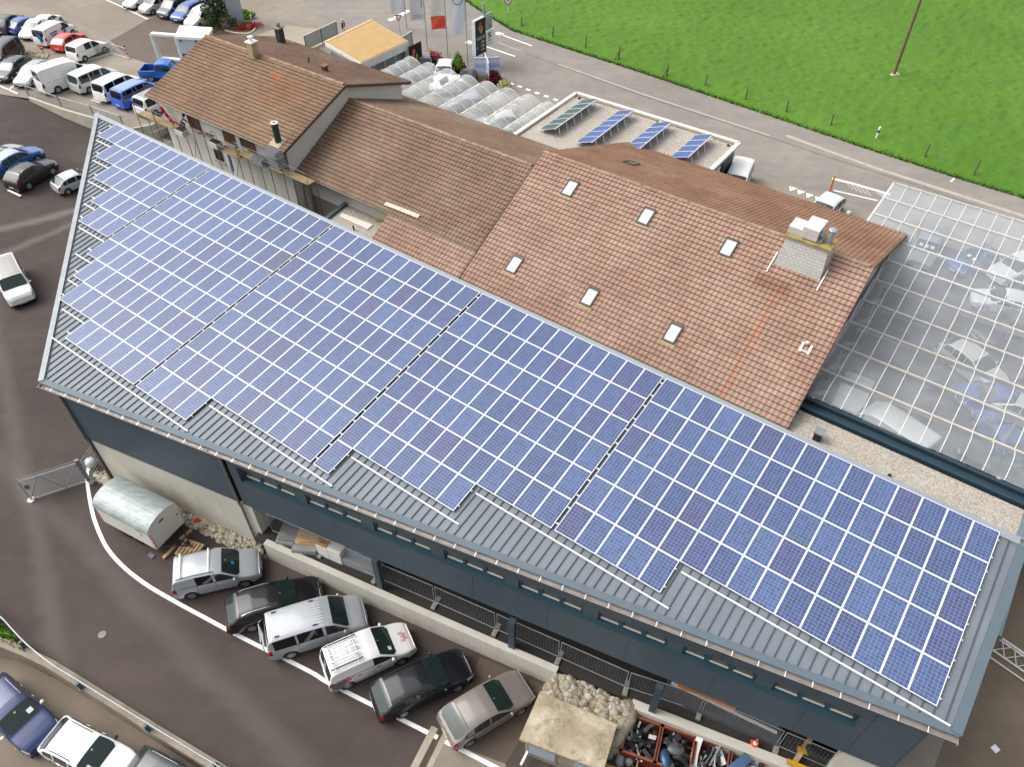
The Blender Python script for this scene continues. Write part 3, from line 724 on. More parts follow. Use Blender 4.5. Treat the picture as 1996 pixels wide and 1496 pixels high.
# ---- chimneys and vents
CHIM = M('chimney_render', '#b5a483', .9, 0, .25, 1.5, .12, 30); DGRN = M('dark_green_sheet', '#39413a', .6, .1, .15, 3)
def chimney(h, u, v, side, w_, hgt, m, cap='pot', cm=None):
    a, s = on(h, u, v, side); d = h.fd if side == 'front' else h.bd; p = h.R0 + A * a + d * s
    mb = MB(); p0 = p - UP * .5; mb.obox(p0 + UP * (hgt + .5) / 2, A * w_ / 2, B * w_ / 2, UP * (hgt + .5) / 2); c = mb.build('chimney', m, h.e)
    t_ = p + UP * hgt
    mb = MB(); mb.obox(t_ + UP * .045, A * (w_ / 2 + .1), B * (w_ / 2 + .1), UP * .045)
    if cap == 'pot':
        mb.tube(t_ + UP * .09, t_ + UP * .42, w_ * .22, 12); mb.tube(t_ + UP * .44, t_ + UP * .52, w_ * .42, 14, r2=w_ * .12); mb.tube(t_ + UP * .40, t_ + UP * .45, w_ * .06, 8)
    elif cap == 'ball': mb.ball(t_ + UP * .3, .2, n=12, m=8); mb.tube(t_ + UP * .09, t_ + UP * .2, .16, 10)
    mb.build('chimney_cap', cm or ALU, c); return c
chimney(HA, 497, 112, 'front', .58, 1.25, CHIM)
chimney(HA, 549, 84, 'back', .55, 1.35, DGRN, 'ball', M('cap_grey', '#8f8a7c', .8))
chimney(HA, 634, 139, 'back', .38, .45, M('rusty_vent', '#6a4c3a', .7, 0, .2, 4), 'slab', M('rusty_cap', '#7a5a45', .7))
mb = MB(); a, s = on(HA, 603, 124, 'back'); p = HA.R0 + A * a + HA.bd * s; mb.tube(p - UP * .1, p + UP * .5, .07, 8); mb.tube(p + UP * .5, p + UP * .56, .1, 8); mb.build('vent_pipe', FASC, HA.e)
a, s = on(HA, 543, 277, 'front'); p = HA.R0 + A * a + HA.fd * s
mb = MB(); mb.tube(p - UP * .2, p + UP * 1.55, .25, 18); c = mb.build('flue', DGRN, HA.e)
mb = MB(); mb.lathe(p + UP * 1.5, [(.28, 0), (.28, .07), (.17, .09), (.13, .08)], 18); mb.build('flue_cap', WHITE, c)
mb = MB(); mb.obox(p + HA.fd * .05 + HA.fn * .075, A * .55, HA.fd * .5, HA.fn * .02); mb.build('flashing', M('pale_flashing', '#b8ab93', .7, .1, .2, 4), c)
# big ventilation chimney on the red brown house
a, s = on(HCs, 1560, 545, 'front'); pc = HCs.R0 + A * a + HCs.fd * 2.1
def onridge(x, y, z): return HCs.R0 + A * (aC + x) + B * y + UP * z
aC = on(HCs, 1563, 512, 'front')[0]
SLATE, t, b_ = newmat('pale_slate_cladding'); tc = t.nodes.new('ShaderNodeTexCoord'); mp = nd(t, 'ShaderNodeMapping'); mp.inputs['Rotation'].default_value = (0, 0, -AZ); t.links.new(tc.outputs['Object'], mp.inputs[0])
bk = nd(t, 'ShaderNodeTexBrick'); bk.inputs['Scale'].default_value = 1; bk.inputs['Brick Width'].default_value = .3; bk.inputs['Row Height'].default_value = .17; bk.inputs['Mortar Size'].default_value = .012
bk.inputs['Color1'].default_value = S('#c9c7c1'); bk.inputs['Color2'].default_value = S('#bcbab4'); bk.inputs['Mortar'].default_value = S('#8f8d88')
sx = t.nodes.new('ShaderNodeSeparateXYZ'); t.links.new(mp.outputs[0], sx.inputs[0]); cx = t.nodes.new('ShaderNodeCombineXYZ'); t.links.new(sx.outputs[0], cx.inputs[0])
ad = nd(t, 'ShaderNodeMath', operation='ADD'); t.links.new(sx.outputs[1], ad.inputs[0]); t.links.new(sx.outputs[2], ad.inputs[1]); t.links.new(sx.outputs[2], cx.inputs[1])
t.links.new(cx.outputs[0], bk.inputs['Vector']); t.links.new(bk.outputs[0], b_.inputs['Base Color']); b_.inputs['Roughness'].default_value = .7
zt = HCs.zr + .9
def rz(y): return HCs.zr - HCs.fdrop / HCs.fr * max(0, y)
mb = MB(); hw = 1.42; y0, y1 = .25, 1.75
tp = [V(onridge(x, y, 0)) for x, y in ((-hw + .2, y0), (hw - .2, y0), (hw - .2, y1 - .55), (-hw + .2, y1 - .55))]
for q in tp: q.z = zt - HCs.zr + HCs.zr
bt = [V(onridge(x, y, 0)) for x, y in ((-hw, y0 - .2), (hw, y0 - .2), (hw, y1 + .1), (-hw, y1 + .1))]
for q, y in zip(bt, (y0 - .2, y0 - .2, y1 + .1, y1 + .1)): q.z = rz(y) - .2
mb.raw(bt + tp, [(3, 2, 1, 0), (4, 5, 6, 7), (0, 1, 5, 4), (1, 2, 6, 5), (2, 3, 7, 6), (3, 0, 4, 7)])
vc = mb.build('ventilation_chimney', SLATE, HCs.e)
mb = MB(); c = sum(tp, V()) / 4; mb.obox(c + UP * .06, A * (hw - .06), B * .62, UP * .06); mb.build('chimney_slab', M('lichen_slab', '#a8965f', .9, 0, .35, 2.5, .2), vc)
mb = MB(); c2 = (bt[2] + bt[3]) / 2 + HCs.fd * .28 + HCs.fn * .18; mb.obox(c2, A * (hw + .1), HCs.fd * .28, HCs.fn * .02); mb.build('flashing', M('mossy_flashing', '#6d6a5c', .8, 0, .25, 3), vc)
for sx_ in (-1, 1):
    mb = MB(); mb.beam(bt[2 if sx_ > 0 else 3] + UP * .3 + A * sx_ * .1 - HCs.fd * .9, bt[2 if sx_ > 0 else 3] + UP * .3 + A * sx_ * .1 + HCs.fd * .6, .07, .1); mb.build('side_flashing', ALU, vc)
top = lambda x, y, z: V((c.x, c.y, 0)) + A * x + B * y + UP * (zt + .12 + z)
DUCT = M('duct_metal', '#e6e3de', .45, .25, .06, 2, .05); DUCTD = M('duct_metal_dark', '#aaa49b', .4, .5, .1, 2)
mb = MB(); mb.obox(top(-.78, -.1, .33), A * .52, B * .55, UP * .2); mb.obox(top(-.78, .0, .06), A * .38, B * .4, UP * .06); mb.build('extractor_box', DUCT, vc)
mb = MB(); mb.obox(top(-.05, -.28, .42), A * .46, B * .72, UP * .34); mb.build('extractor_box', DUCT, vc)
mb = MB(); mb.tube(top(.48, .28, .3), top(.48, -.2, .3), .21, 18, cap=False); mb.lathe(top(.48, .3, .3), [(.21, 0), (.24, .05), (.2, .03), (.12, -.1)], 18, axis=B); mb.build('round_duct', ZINC, vc)
mb = MB(); mb.tube(top(1.02, -.02, 0), top(1.02, -.02, .85), .145, 16); mb.lathe(top(1.02, -.02, .92), [(.0, .1), (.22, .04), (.27, 0), (.0, -.01)], 18)
for k in range(4): mb.tube(top(1.02 + .12 * cos(k * pi / 2), -.02 + .12 * sin(k * pi / 2), .84), top(1.02 + .12 * cos(k * pi / 2), -.02 + .12 * sin(k * pi / 2), .93), .012, 4)
mb.build('exhaust_pipe', GALV, vc)
# roof step near the eave of the red brown house
a, s = on(HCs, 1570, 681, 'front'); f = lambda x, y, z: HCs.R0 + A * (a + x) + HCs.fd * (s + y) + HCs.fn * z
mb = MB()
for x in (-.24, .24): mb.obox(f(x, 0, .1), A * .07, HCs.fd * .3, HCs.fn * .04)
mb.tube(f(-.24, .2, .12), f(.24, .2, .12), .05, 8); mb.tube(f(-.05, -.25, .08), f(-.05, -.25, .45), .08, 10); mb.build('roof_vent', ALU, HCs.e)
# ------------------------------------------------------------ vehicles
TYRE = M('tyre_rubber', '#262626', .85, 0, .15, 6); RIM = M('alloy_rim', '#b9bcbf', .35, .6, .08, 5); HUBB = M('steel_hubcap', '#9a9d9f', .45, .5, .1, 5)
RIMD = M('dark_rim', '#4a4c4e', .4, .5, .1, 5)
UNDER = M('underbody_black', '#161616', .8, 0, .1, 4)
CGL = emboss_glass('car_glass', (.018, .03, .027), .03); CGD = emboss_glass('tinted_car_glass', (.006, .007, .008), .04)
LAMPW, t, b_ = newmat('headlamp_lens'); b_.inputs['Base Color'].default_value = (.6, .62, .64, 1); b_.inputs['Roughness'].default_value = .1; b_.inputs['Metallic'].default_value = .3
LAMPR, t, b_ = newmat('tail_lamp_lens'); n_ = noise(t, 9, 2); t.links.new(ramp(t, n_, [(.3, (.2, .005, .006, 1)), (.7, (.32, .012, .012, 1))]), b_.inputs['Base Color']); b_.inputs['Roughness'].default_value = .12
PLATE = M('number_plate', '#e8e6dc', .5, 0, .05, 9)
GRILLE = M('grille_black', '#1c1d1f', .45, .1, .15, 8); CHROME = M('chrome_trim', '#dfe1e3', .2, .85, .03, 5)
# profile: (x from the front bumper, roof-line height). x grows to the rear.
TYPES = {
 'hatch': dict(L=4.25, W=1.79, H=1.47, wb=2.62, fo=.86, r=.315, belt=(.90, .98), cowl=1.08, roof0=1.92, roof1=3.35, rear=4.05,
   prof=[(0, .50), (.05, .66), (.25, .76), (.7, .86), (1.08, .94), (1.92, 1.40), (2.35, 1.465), (2.9, 1.455), (3.45, 1.38), (4.05, 1.03), (4.16, .95), (4.25, .60)], win=[(1.25, 2.32), (2.40, 3.20), (3.25, 3.62)]),
 'suv': dict(L=4.55, W=1.85, H=1.68, wb=2.68, fo=.90, r=.355, belt=(1.06, 1.14), cowl=1.15, roof0=1.95, roof1=3.75, rear=4.35,
   prof=[(0, .60), (.05, .82), (.25, .92), (.7, 1.02), (1.15, 1.10), (1.95, 1.57), (2.4, 1.655), (3.1, 1.66), (3.8, 1.58), (4.35, 1.17), (4.47, 1.05), (4.55, .70)], win=[(1.32, 2.38), (2.46, 3.30), (3.36, 3.95)]),
 'estate': dict(L=4.78, W=1.82, H=1.50, wb=2.71, fo=.90, r=.325, belt=(.93, 1.01), cowl=1.20, roof0=2.05, roof1=4.0, rear=4.55,
   prof=[(0, .50), (.05, .68), (.25, .78), (.75, .88), (1.20, .96), (2.05, 1.41), (2.5, 1.475), (3.3, 1.475), (4.05, 1.40), (4.55, 1.05), (4.68, .97), (4.78, .62)], win=[(1.38, 2.42), (2.50, 3.36), (3.42, 4.2)]),
 'sedan': dict(L=4.70, W=1.78, H=1.46, wb=2.70, fo=.90, r=.315, belt=(.92, .97), cowl=1.22, roof0=2.05, roof1=3.15, rear=3.95,
   prof=[(0, .50), (.05, .66), (.25, .76), (.75, .86), (1.22, .95), (2.05, 1.38), (2.45, 1.45), (2.95, 1.44), (3.25, 1.38), (3.95, 1.06), (4.5, 1.02), (4.62, .95), (4.70, .6)], win=[(1.4, 2.40), (2.48, 3.25), (3.3, 3.5)]),
 'mpv': dict(L=4.40, W=1.80, H=1.80, wb=2.68, fo=.88, r=.32, belt=(1.02, 1.10), cowl=.98, roof0=1.75, roof1=4.12, rear=4.30,
   prof=[(0, .52), (.05, .74), (.25, .86), (.6, .97), (.98, 1.07), (1.75, 1.66), (2.15, 1.77), (3.0, 1.80), (4.0, 1.76), (4.14, 1.70), (4.30, 1.12), (4.36, 1.0), (4.40, .6)], win=[(1.12, 2.15), (2.28, 3.10), (3.18, 4.0)]),
 'van': dict(L=4.90, W=1.90, H=1.97, wb=3.0, fo=.90, r=.34, belt=(1.10, 1.16), cowl=.88, roof0=1.60, roof1=4.66, rear=4.82,
   prof=[(0, .55), (.05, .82), (.22, .98), (.55, 1.10), (.88, 1.19), (1.60, 1.82), (2.0, 1.93), (3.0, 1.97), (4.5, 1.95), (4.68, 1.88), (4.82, 1.16), (4.86, 1.05), (4.90, .6)], win=[(1.02, 2.0), (2.15, 3.35), (3.45, 4.5)]),
 'bigvan': dict(L=5.95, W=2.04, H=2.60, wb=3.64, fo=1.0, r=.36, belt=(1.25, 1.30), cowl=.95, roof0=1.75, roof1=5.80, rear=5.88,
   prof=[(0, .6), (.05, .9), (.22, 1.05), (.6, 1.2), (.95, 1.32), (1.75, 2.12), (2.35, 2.52), (3.2, 2.60), (5.6, 2.58), (5.80, 2.50), (5.88, 1.35), (5.92, 1.1), (5.95, .6)], win=[(1.12, 2.05), (2.2, 3.6), (3.7, 5.4)]),
}
def lerp(pts, x):
    if x <= pts[0][0]: return pts[0][1]
    for (a, b), (c, d) in zip(pts[:-1], pts[1:]):
        if x <= c: return b + (d - b) * (x - a) / (c - a)
    return pts[-1][1]
def smooth_prof(pts, x, k=.06):
    return sum(lerp(pts, x + d) * w_ for d, w_ in ((-k, .25), (0, .5), (k, .25))) if 0.06 < x < pts[-1][0] - .1 else lerp(pts, x)
def car_meshes(kind, sides=(1, 1, 1), rear_glass=True):
    c = TYPES[kind]; L, W, r = c['L'], c['W'] / 2, c['r']; ar = r + .055
    ax = (c['fo'], c['fo'] + c['wb'])
    xs = {0, .03, .08, .15, .25, .4, L - .03, L - .08, L - .15, L - .25, L - .4, c['cowl'], c['roof0'], c['roof1'], c['rear']}
    for a, b in c['win']: xs |= {a, b}
    for a in ax: xs |= {a + ar * cos(pi * k / 8) for k in range(9)} | {a - ar - .02, a + ar + .02}
    xs |= {x for x, _ in c['prof']}; k = 0
    while k < L: xs.add(k); k += .22
    xs = sorted(x for x in xs if 0 <= x <= L); ded = [xs[0]]
    for x in xs[1:]:
        if x - ded[-1] > .012: ded.append(x)
    xs = ded; van = kind in ('van', 'bigvan', 'mpv')
    tum = .16 if van else .30
    def plan(x):
        e = min(1, x / .75); q = 1 - .20 * (1 - e) ** 2.2
        e = min(1, (L - x) / (.35 if van else .6)); return W * q * (1 - (.07 if van else .12) * (1 - e) ** 2)
    def section(x):
        w = plan(x); zt = smooth_prof(c['prof'], x); zbelt = c['belt'][0] + (c['belt'][1] - c['belt'][0]) * x / L
        zs = .20 + .10 * max(0, 1 - x / .3) + .12 * max(0, 1 - (L - x) / .35); za = 0; 
        for a in ax:
            if abs(x - a) < ar: za = max(za, r + sqrt(max(0, ar * ar - (x - a) ** 2)))
        g = max(0, min(1, (zt - zbelt - .02) / .16)); g = g * g * (3 - 2 * g); zsh = min(zbelt, zt - .05)
        side = [(w * .95, zs), (w * .985, zs + .10), (w, zs + .28), (w, zs + (zsh - zs) * .62), (w * .985, zsh - .03)]
        hoodp = [(w * .955, zt - .045), (w * .88, zt - .018), (w * .72, zt - .004), (w * .40, zt + .008), (0, zt + .012)]
        h = max(0, zt - zbelt); wr = w - .02 - tum * h
        cab = [(w * .965, zbelt + .015), (wr + .035, zt - .075), (wr - .05, zt - .018), (wr * .55, zt + .012), (0, zt + .022)]
        top = [(a[0] * (1 - g) + b[0] * g, a[1] * (1 - g) + b[1] * g) for a, b in zip(hoodp, cab)]
        pts = side + top
        if za: pts = [(p[0], max(p[1], za + .004 * i)) if i < 5 else p for i, p in enumerate(pts)]
        out = []; zprev = -1
        for i, p in enumerate(pts): out.append((p[0], max(p[1], zprev))); zprev = max(p[1], zprev) if i < 9 else zprev
        return out, g, zt - zbelt
    sec = [section(x) for x in xs]; n = len(xs)
    P = {k: MB() for k in ('body', 'trim', 'windscreen', 'rear_window', 'wl0', 'wl1', 'wl2', 'wr0', 'wr1', 'wr2', 'hl', 'hr', 'tl', 'tr', 'grille')}
    def pt(i, j, s): return (xs[i], s * sec[i][0][j][0], sec[i][0][j][1])
    bx = c['belt']
    for i in range(n - 1):
        xm = (xs[i] + xs[i + 1]) / 2; h = (sec[i][2] + sec[i + 1][2]) / 2
        for s in (1, -1):
            for j in range(9):
                dst = 'body'
                if j == 0 and kind != 'sedan': dst = 'trim'
                if j == 5 and h > .10:
                    for q, (a, b) in enumerate(c['win']):
                        if a - .005 < xm < b + .005 and sides[q]: dst = ('wl' if s > 0 else 'wr') + str(q)
                if j >= 7 and c['cowl'] + .02 < xm < c['roof0'] + .005: dst = 'windscreen'
                if j >= 7 and c['roof1'] < xm < c['rear'] + .002 and rear_glass: dst = 'rear_window'
                if j in (3, 4) and .06 < xm < .42: dst = 'hl' if s > 0 else 'hr'
                if j in (3, 4) and L - .26 < xm < L - .02 and (van or kind != 'x'): dst = 'tl' if s > 0 else 'tr'
                q = [pt(i, j, s), pt(i + 1, j, s), pt(i + 1, j + 1, s), pt(i, j + 1, s)]
                P[dst].face(q if s > 0 else q[::-1])
    for i, flip in ((0, False), (n - 1, True)):
        for j in range(9):
            q = [pt(i, j, 1), pt(i, j + 1, 1), pt(i, j + 1, -1), pt(i, j, -1)]; P['grille' if (not flip and j in (0, 2)) else 'body'].face(q if not flip else q[::-1])
    # weld duplicates so shading is smooth
    out = {}
    def weld(mb, sm=True):
        idx = {}; nv = []; nf = []
        for f in mb.f:
            g = []
            for v_ in f:
                p = mb.v[v_]; k = (round(p[0], 4), round(p[1], 4), round(p[2], 4))
                if k not in idx: idx[k] = len(nv); nv.append(p)
                if idx[k] not in g: g.append(idx[k])
            if len(g) >= 3: nf.append(tuple(g))
        r_ = MB(); r_.v = nv; r_.f = nf; r_.uv = [None] * len(nf); r_.mi = [0] * len(nf); return r_
    for k, mb in P.items():
        if mb.f:
            me = weld(mb).mesh(k, True)
            if k == 'body':
                try: me.set_sharp_from_angle(angle=R(38))
                except Exception: pass
            out[k] = me
    mb = MB(); mb.box(.12, L - .12, -W * .90, W * .90, .17, .26)
    for a in ax:
        mb.box(a - ar - .03, a + ar + .03, -W * .80, W * .80, .2, r + ar + .02)
    out['underbody'] = mb.mesh('underbody')
    # wheel: tyre and rim as meshes round the y axis
    def wheel(sp):
        ty = MB(); ty.lathe((0, 0, 0), [(r * .66, -.10), (r * .93, -.105), (r, -.07), (r, .07), (r * .93, .105), (r * .66, .10)], 22, axis=V((0, 1, 0)))
        ri = MB(); ri.lathe((0, 0, 0), [(r * .68, .085), (r * .62, .10), (r * .60, .06), (0.0, .05)], 22, axis=V((0, 1, 0)))
        for k in range(sp):
            t = 2 * pi * k / sp; d = V((cos(t), 0, sin(t))); ri.beam(V((0, .085, 0)) + d * .03, V((0, .09, 0)) + d * r * .64, .055, .03, up=V((0, 1, 0)))
        ri.tube((0, .05, 0), (0, .1, 0), .055, 10); return ty.mesh('tyre', True), ri.mesh('rim')
    out['tyre'], out['rim'] = wheel(5)
    dk = MB(); dk.lathe((0, 0, 0), [(r * .67, .055), (0, .045)], 18, axis=V((0, 1, 0))); out['rimback'] = dk.mesh('rim_back')
    m = MB(); m.ball((0, 0, 0), .11, .75, .9, .68, 10, 6); m.beam((0.02, .0, -.03), (0.02, -.12, -.05), .06, .04); out['mirror'] = m.mesh('mirror', True)
    h = MB(); h.beam((-.1, 0, 0), (.1, 0, 0), .03, .03); out['handle'] = h.mesh('door_handle')
    p_ = MB(); p_.box(-.012, .012, -.26, .26, -.055, .055); out['plate'] = p_.mesh('number_plate')
    # raised roof bars
    rb = MB(); x0, x1 = c['roof0'] + .35, c['roof1'] - .15
    for s in (1,):
        pts = []
        for k in range(7):
            x = x0 + (x1 - x0) * k / 6; se, g, hh = section(x); pts.append(V((x, se[7][0] * .99, se[7][1] + (.055 if 0 < k < 6 else .005))))
        rb.path(pts, .018, 6)
    out['rail_l'] = rb.mesh('roof_rail'); rb2 = MB(); rb2.v = [(p[0], -p[1], p[2]) for p in rb.v]; rb2.f = [f[::-1] for f in rb.f]; rb2.uv = rb.uv; rb2.mi = rb.mi; out['rail_r'] = rb2.mesh('roof_rail')
    # door joints and belt moulding
    dj = MB()
    for s in (1, -1):
        for x in [c['win'][0][0] - .03, (c['win'][0][1] + c['win'][1][0]) / 2, (c['win'][1][1] + c['win'][2][0]) / 2]:
            se = section(x)[0]; pl = [V((x, s * (p[0] + .001), p[1])) for p in se[1:6]]
            for p, q in zip(pl[:-1], pl[1:]): dj.beam(p, q, .012, .012, up=V((1, 0, 0)))
    out['joint'] = dj.mesh('door_joint')
    mo = MB()
    for s in (1, -1):
        pl = [V((x, s * (section(x)[0][5][0] + .004), section(x)[0][5][1])) for x in (c['win'][0][0], (c['win'][0][1]), c['win'][1][1], c['win'][2][1])]
        mo.path(pl, .012, 5)
    out['mould'] = mo.mesh('belt_trim')
    out['sec'] = section; out['c'] = c; out['ax'] = ax
    return out
CM = {}
def slotmat(o, m):
    if not o.data.materials: o.data.materials.append(m)
    o.material_slots[0].link = 'OBJECT'; o.material_slots[0].material = m
def car(kind, pos, heading, col, label, cat='car', name=None, group=None, glass=None, tint=None, rails=None, rim=None, sides=(1, 1, 1), roofcol=None, scale=1.0, trim=None, lod=0, mirrorcol=None):
    """pos: middle of the car on the ground; heading: direction of the front (radians)"""
    key = (kind, sides)
    if key not in CM: CM[key] = car_meshes(kind, sides)
    m = CM[key]; c = m['c']; L = c['L']
    root = thing(name or {'van': 'van', 'bigvan': 'high_roof_van', 'mpv': 'people_carrier'}.get(kind, 'parked_car'), pos, label, cat, group or 'vehicles parked on the premises')
    root.rotation_euler = (0, 0, heading + pi); root.scale = (scale,) * 3
    body = paint('car_paint_' + col.strip('#'), col, .0 if col.lower() in ('#f1f1ef', '#f4f4f2', '#ececea', '#1d5fd6', '#e0402c') else .35)
    def add(nm, me, mt, parent=root, loc=(-L / 2, 0, 0), rz=0, sy=1):
        o = bpy.data.objects.new(nm, me); COL.objects.link(o); o.parent = parent; o.location = loc; o.rotation_euler = (0, 0, rz); slotmat(o, mt); return o
    b = add('body', m['body'], body)
    if 'trim' in m: add('sill', m['trim'], trim or BLACKP)
    gl = glass or CGL; tn = tint or gl
    add('windscreen', m['windscreen'], gl)
    if 'rear_window' in m: add('rear_window', m['rear_window'], tn)
    for k in ('wl0', 'wl1', 'wl2', 'wr0', 'wr1', 'wr2'):
        if k in m: add('side_window', m[k], gl if k[2] == '0' else tn)
    add('headlight', m['hl'], LAMPW); add('headlight', m['hr'], LAMPW); add('taillight', m['tl'], LAMPR); add('taillight', m['tr'], LAMPR)
    if 'grille' in m: add('grille', m['grille'], GRILLE)
    add('underbody', m['underbody'], UNDER)
    tr = c['W'] / 2 - .10
    for x in m['ax']:
        for s in (1, -1):
            wv = bpy.data.objects.new('wheel', m['rimback']); COL.objects.link(wv); wv.parent = root; wv.location = (x - L / 2, s * tr, c['r']); wv.rotation_euler = (0, 0, 0 if s > 0 else pi); slotmat(wv, UNDER)
            for nm, me, mt in (('tyre', m['tyre'], TYRE), ('rim', m['rim'], rim or RIM)):
                o = bpy.data.objects.new(nm, me); COL.objects.link(o); o.parent = wv; slotmat(o, mt)
    x = c['win'][0][0] + .12; se = m['sec'](x)[0]
    for s in (1, -1): add('mirror', m['mirror'], mirrorcol or body, loc=(x - L / 2, s * (se[5][0] + .11), se[5][1] + .06), rz=0 if s > 0 else pi)
    if lod < 1:
        for s in (1, -1):
            for q in (0, 1):
                xx = c['win'][q][1] - .18; add('door_handle', m['handle'], body if not trim else trim, loc=(xx - L / 2, s * (c['W'] / 2 + .008), c['belt'][0] - .10))
        add('door_joint', m['joint'], UNDER)
    add('belt_trim', m['mould'], BLACKP)
    add('number_plate', m['plate'], PLATE, loc=(-L / 2 - .012, 0, .42)); add('number_plate', m['plate'], PLATE, loc=(L / 2 + .0, 0, .55 if kind in ('van', 'bigvan', 'mpv') else .52))
    if rails: add('roof_rail', m['rail_l'], rails); add('roof_rail', m['rail_r'], rails)
    if roofcol:
        sec = m['sec']; mb = MB(); x0, x1 = c['roof0'] + .06, c['roof1'] - .02; N_ = 10
        for i in range(N_):
            xa, xb = x0 + (x1 - x0) * i / N_, x0 + (x1 - x0) * (i + 1) / N_; sa, sb = sec(xa)[0], sec(xb)[0]
            for s in (1, -1):
                for j in (7, 8):
                    q = [(xa - L / 2, s * sa[j][0], sa[j][1] + .006), (xb - L / 2, s * sb[j][0], sb[j][1] + .006), (xb - L / 2, s * sb[j + 1][0], sb[j + 1][1] + .006), (xa - L / 2, s * sa[j + 1][0], sa[j + 1][1] + .006)]
                    mb.face(q if s > 0 else q[::-1])
        o = bpy.data.objects.new('roof_skin', mb.mesh('roof_skin', True)); COL.objects.link(o); o.parent = root; o.data.materials.append(roofcol)
    root['L'] = L
    return root
def cxy(u, v, z, kind, head):  # helper: not used for scaling, only to stand a car on a measured spot
    return G(u, v, z)
def put(kind, rearpx, frontpx, z, col, label, **k):
    """rearpx/frontpx: pixels of the ground contact under the middle of rear and front bumper"""
    a, b = G(*rearpx, z), G(*frontpx, z); d = b - a; p = (a + b) / 2
    return car(kind, p, atan2(d.y, d.x), col, label, **k)
# ------------------------------------------------------------ vehicles in place
def offx(kind): return TYPES[kind]
def carR(kind, rear, front, z, col, label, **k):
    """rear/front: rear and front edge of the roof, seen in the middle"""
    c = TYPES[kind]; h = c['H'] * k.get('scale', 1) * .985; s = k.get('scale', 1); zz = z if not callable(z) else 0
    a, b = G(*rear, zz + h), G(*front, zz + h); d = (b - a); d.z = 0; d.normalize()
    mid = (a + b) / 2; xm = (c['roof1'] + c['roof0'] + .15) / 2
    p = mid + d * (xm - c['L'] / 2) * s; p.z = zz
    return car(kind, p, atan2(d.y, d.x), col, label, **k)
def carF(kind, rooff, hoodf, z, col, label, **k):
    c = TYPES[kind]; s = k.get('scale', 1)
    a, b = G(*rooff, z + c['H'] * s * .96), G(*hoodf, z + c['prof'][1][1] * s); d = b - a; d.z = 0; d.normalize()
    p = a - d * (c['L'] / 2 - c['roof0'] - .1) * s; p.z = z
    return car(kind, p, atan2(d.y, d.x), col, label, **k)
def carW(kind, rw, fw, z, col, label, side=1, **k):
    """rw/fw: ground contact of the rear and front wheel on the side facing the camera (side=1: left of car when facing the front)"""
    c = TYPES[kind]; a, b = G(*rw, z), G(*fw, z); d = (b - a); d.z = 0; d.normalize(); nrm = V((-d.y, d.x, 0)) * side
    wx = c['fo'] + c['wb'] / 2; p = (a + b) / 2 + nrm * -(c['W'] / 2 - .06) + d * (wx - c['L'] / 2); p.z = z
    return car(kind, p, atan2(d.y, d.x), col, label, **k)
SIL, WHT, BLK, = '#b3b8be', '#f4f4f2', '#16171c'
YARDG = 'vehicles parked in a row by the retaining wall'
c1 = carW('mpv', (377, 1168), (480, 1144), 0, '#aeb4bb', 'silver people carrier with two roof crossbars beside the white trailer', 'people carrier'[:0] or -1, group=YARDG, rails=BLACKP, tint=CGD, rim=HUBB) if False else None
def row(kind, rw, fw, col, label, **k): return carW(kind, rw, fw, 0, col, label, side=-1, group=YARDG, **k)
c1 = row('mpv', (379, 1167), (480, 1144), '#b2b7bd', 'silver people carrier with two roof crossbars next to the wooden pallet', rails=BLACKP, tint=CGD, rim=HUBB, sides=(1, 1, 0))
c2 = carR('estate', (453, 1181), (541, 1155), 0, '#0c0d12', 'black estate car with silver roof rails next to the crossbarred silver people carrier', rails=CHROME, group=YARDG)
c3 = row('van', (573, 1282), (686, 1246), '#b6babf', 'silver window van with ribbed roof and rear ladder in the wall row', tint=CGD, cat='van')
c4 = row('mpv', (683, 1341), (781, 1296), '#ececea', 'white and grey works van with ladder on its roof rack', cat='van', sides=(1, 0, 0), rim=HUBB, trim=M('grey_sill', '#6f7173', .5))
c5 = row('estate', (792, 1396), (890, 1349), '#0f121c', 'dark navy estate car with black roof rails beside the works van', rails=BLACKP)
c6 = row('hatch', (917, 1452), (1012, 1393), '#8a827c', 'taupe hatchback standing by the drain channel at the row end', scale=1.03)
# extras carried by the row
def local(root, x, y, z):  # car coordinates: x from front bumper, y to the left side of the mesh, z up
    return V((x - root['L'] / 2, y, z))
def lobj(mb, nm, m, root): return mb.build(nm, m, root, local=True)
mb = MB()
for x in (2.35, 3.75): mb = MB(); mb.beam(local(c1, x, -.72, 1.90), local(c1, x, .72, 1.90), .07, .035); lobj(mb, 'roof_crossbar', ALU, c1)
mb = MB()
for i in range(9):
    y = -.62 + i * .155; mb.beam(local(c3, 2.0, y, 1.975 - .02 * (abs(i - 4) / 4) ** 2), local(c3, 4.5, y, 1.955 - .02 * (abs(i - 4) / 4) ** 2), .03, .03)
lobj(mb, 'roof_rib', M('silver_ribs', '#c2c5c9', .35, .4), c3)
for y in (-.66, .66):
    for x in (2.3, 4.1): mb = MB(); mb.beam(local(c3, x, y, 1.98), local(c3, x + .22, y, 1.98), .05, .05); lobj(mb, 'rail_foot', BLACKP, c3)
mb = MB()
for y in (-.5, .5): mb.path([local(c3, 4.84, y, 1.86), local(c3, 4.98, y, 1.78), local(c3, 5.05, y, .7)], .02, 6)
for z in (.75, 1.0, 1.3, 1.6): mb.tube(local(c3, 5.03, -.5, z), local(c3, 5.03, .5, z), .018, 6)
lobj(mb, 'bike_carrier', GALV, c3)
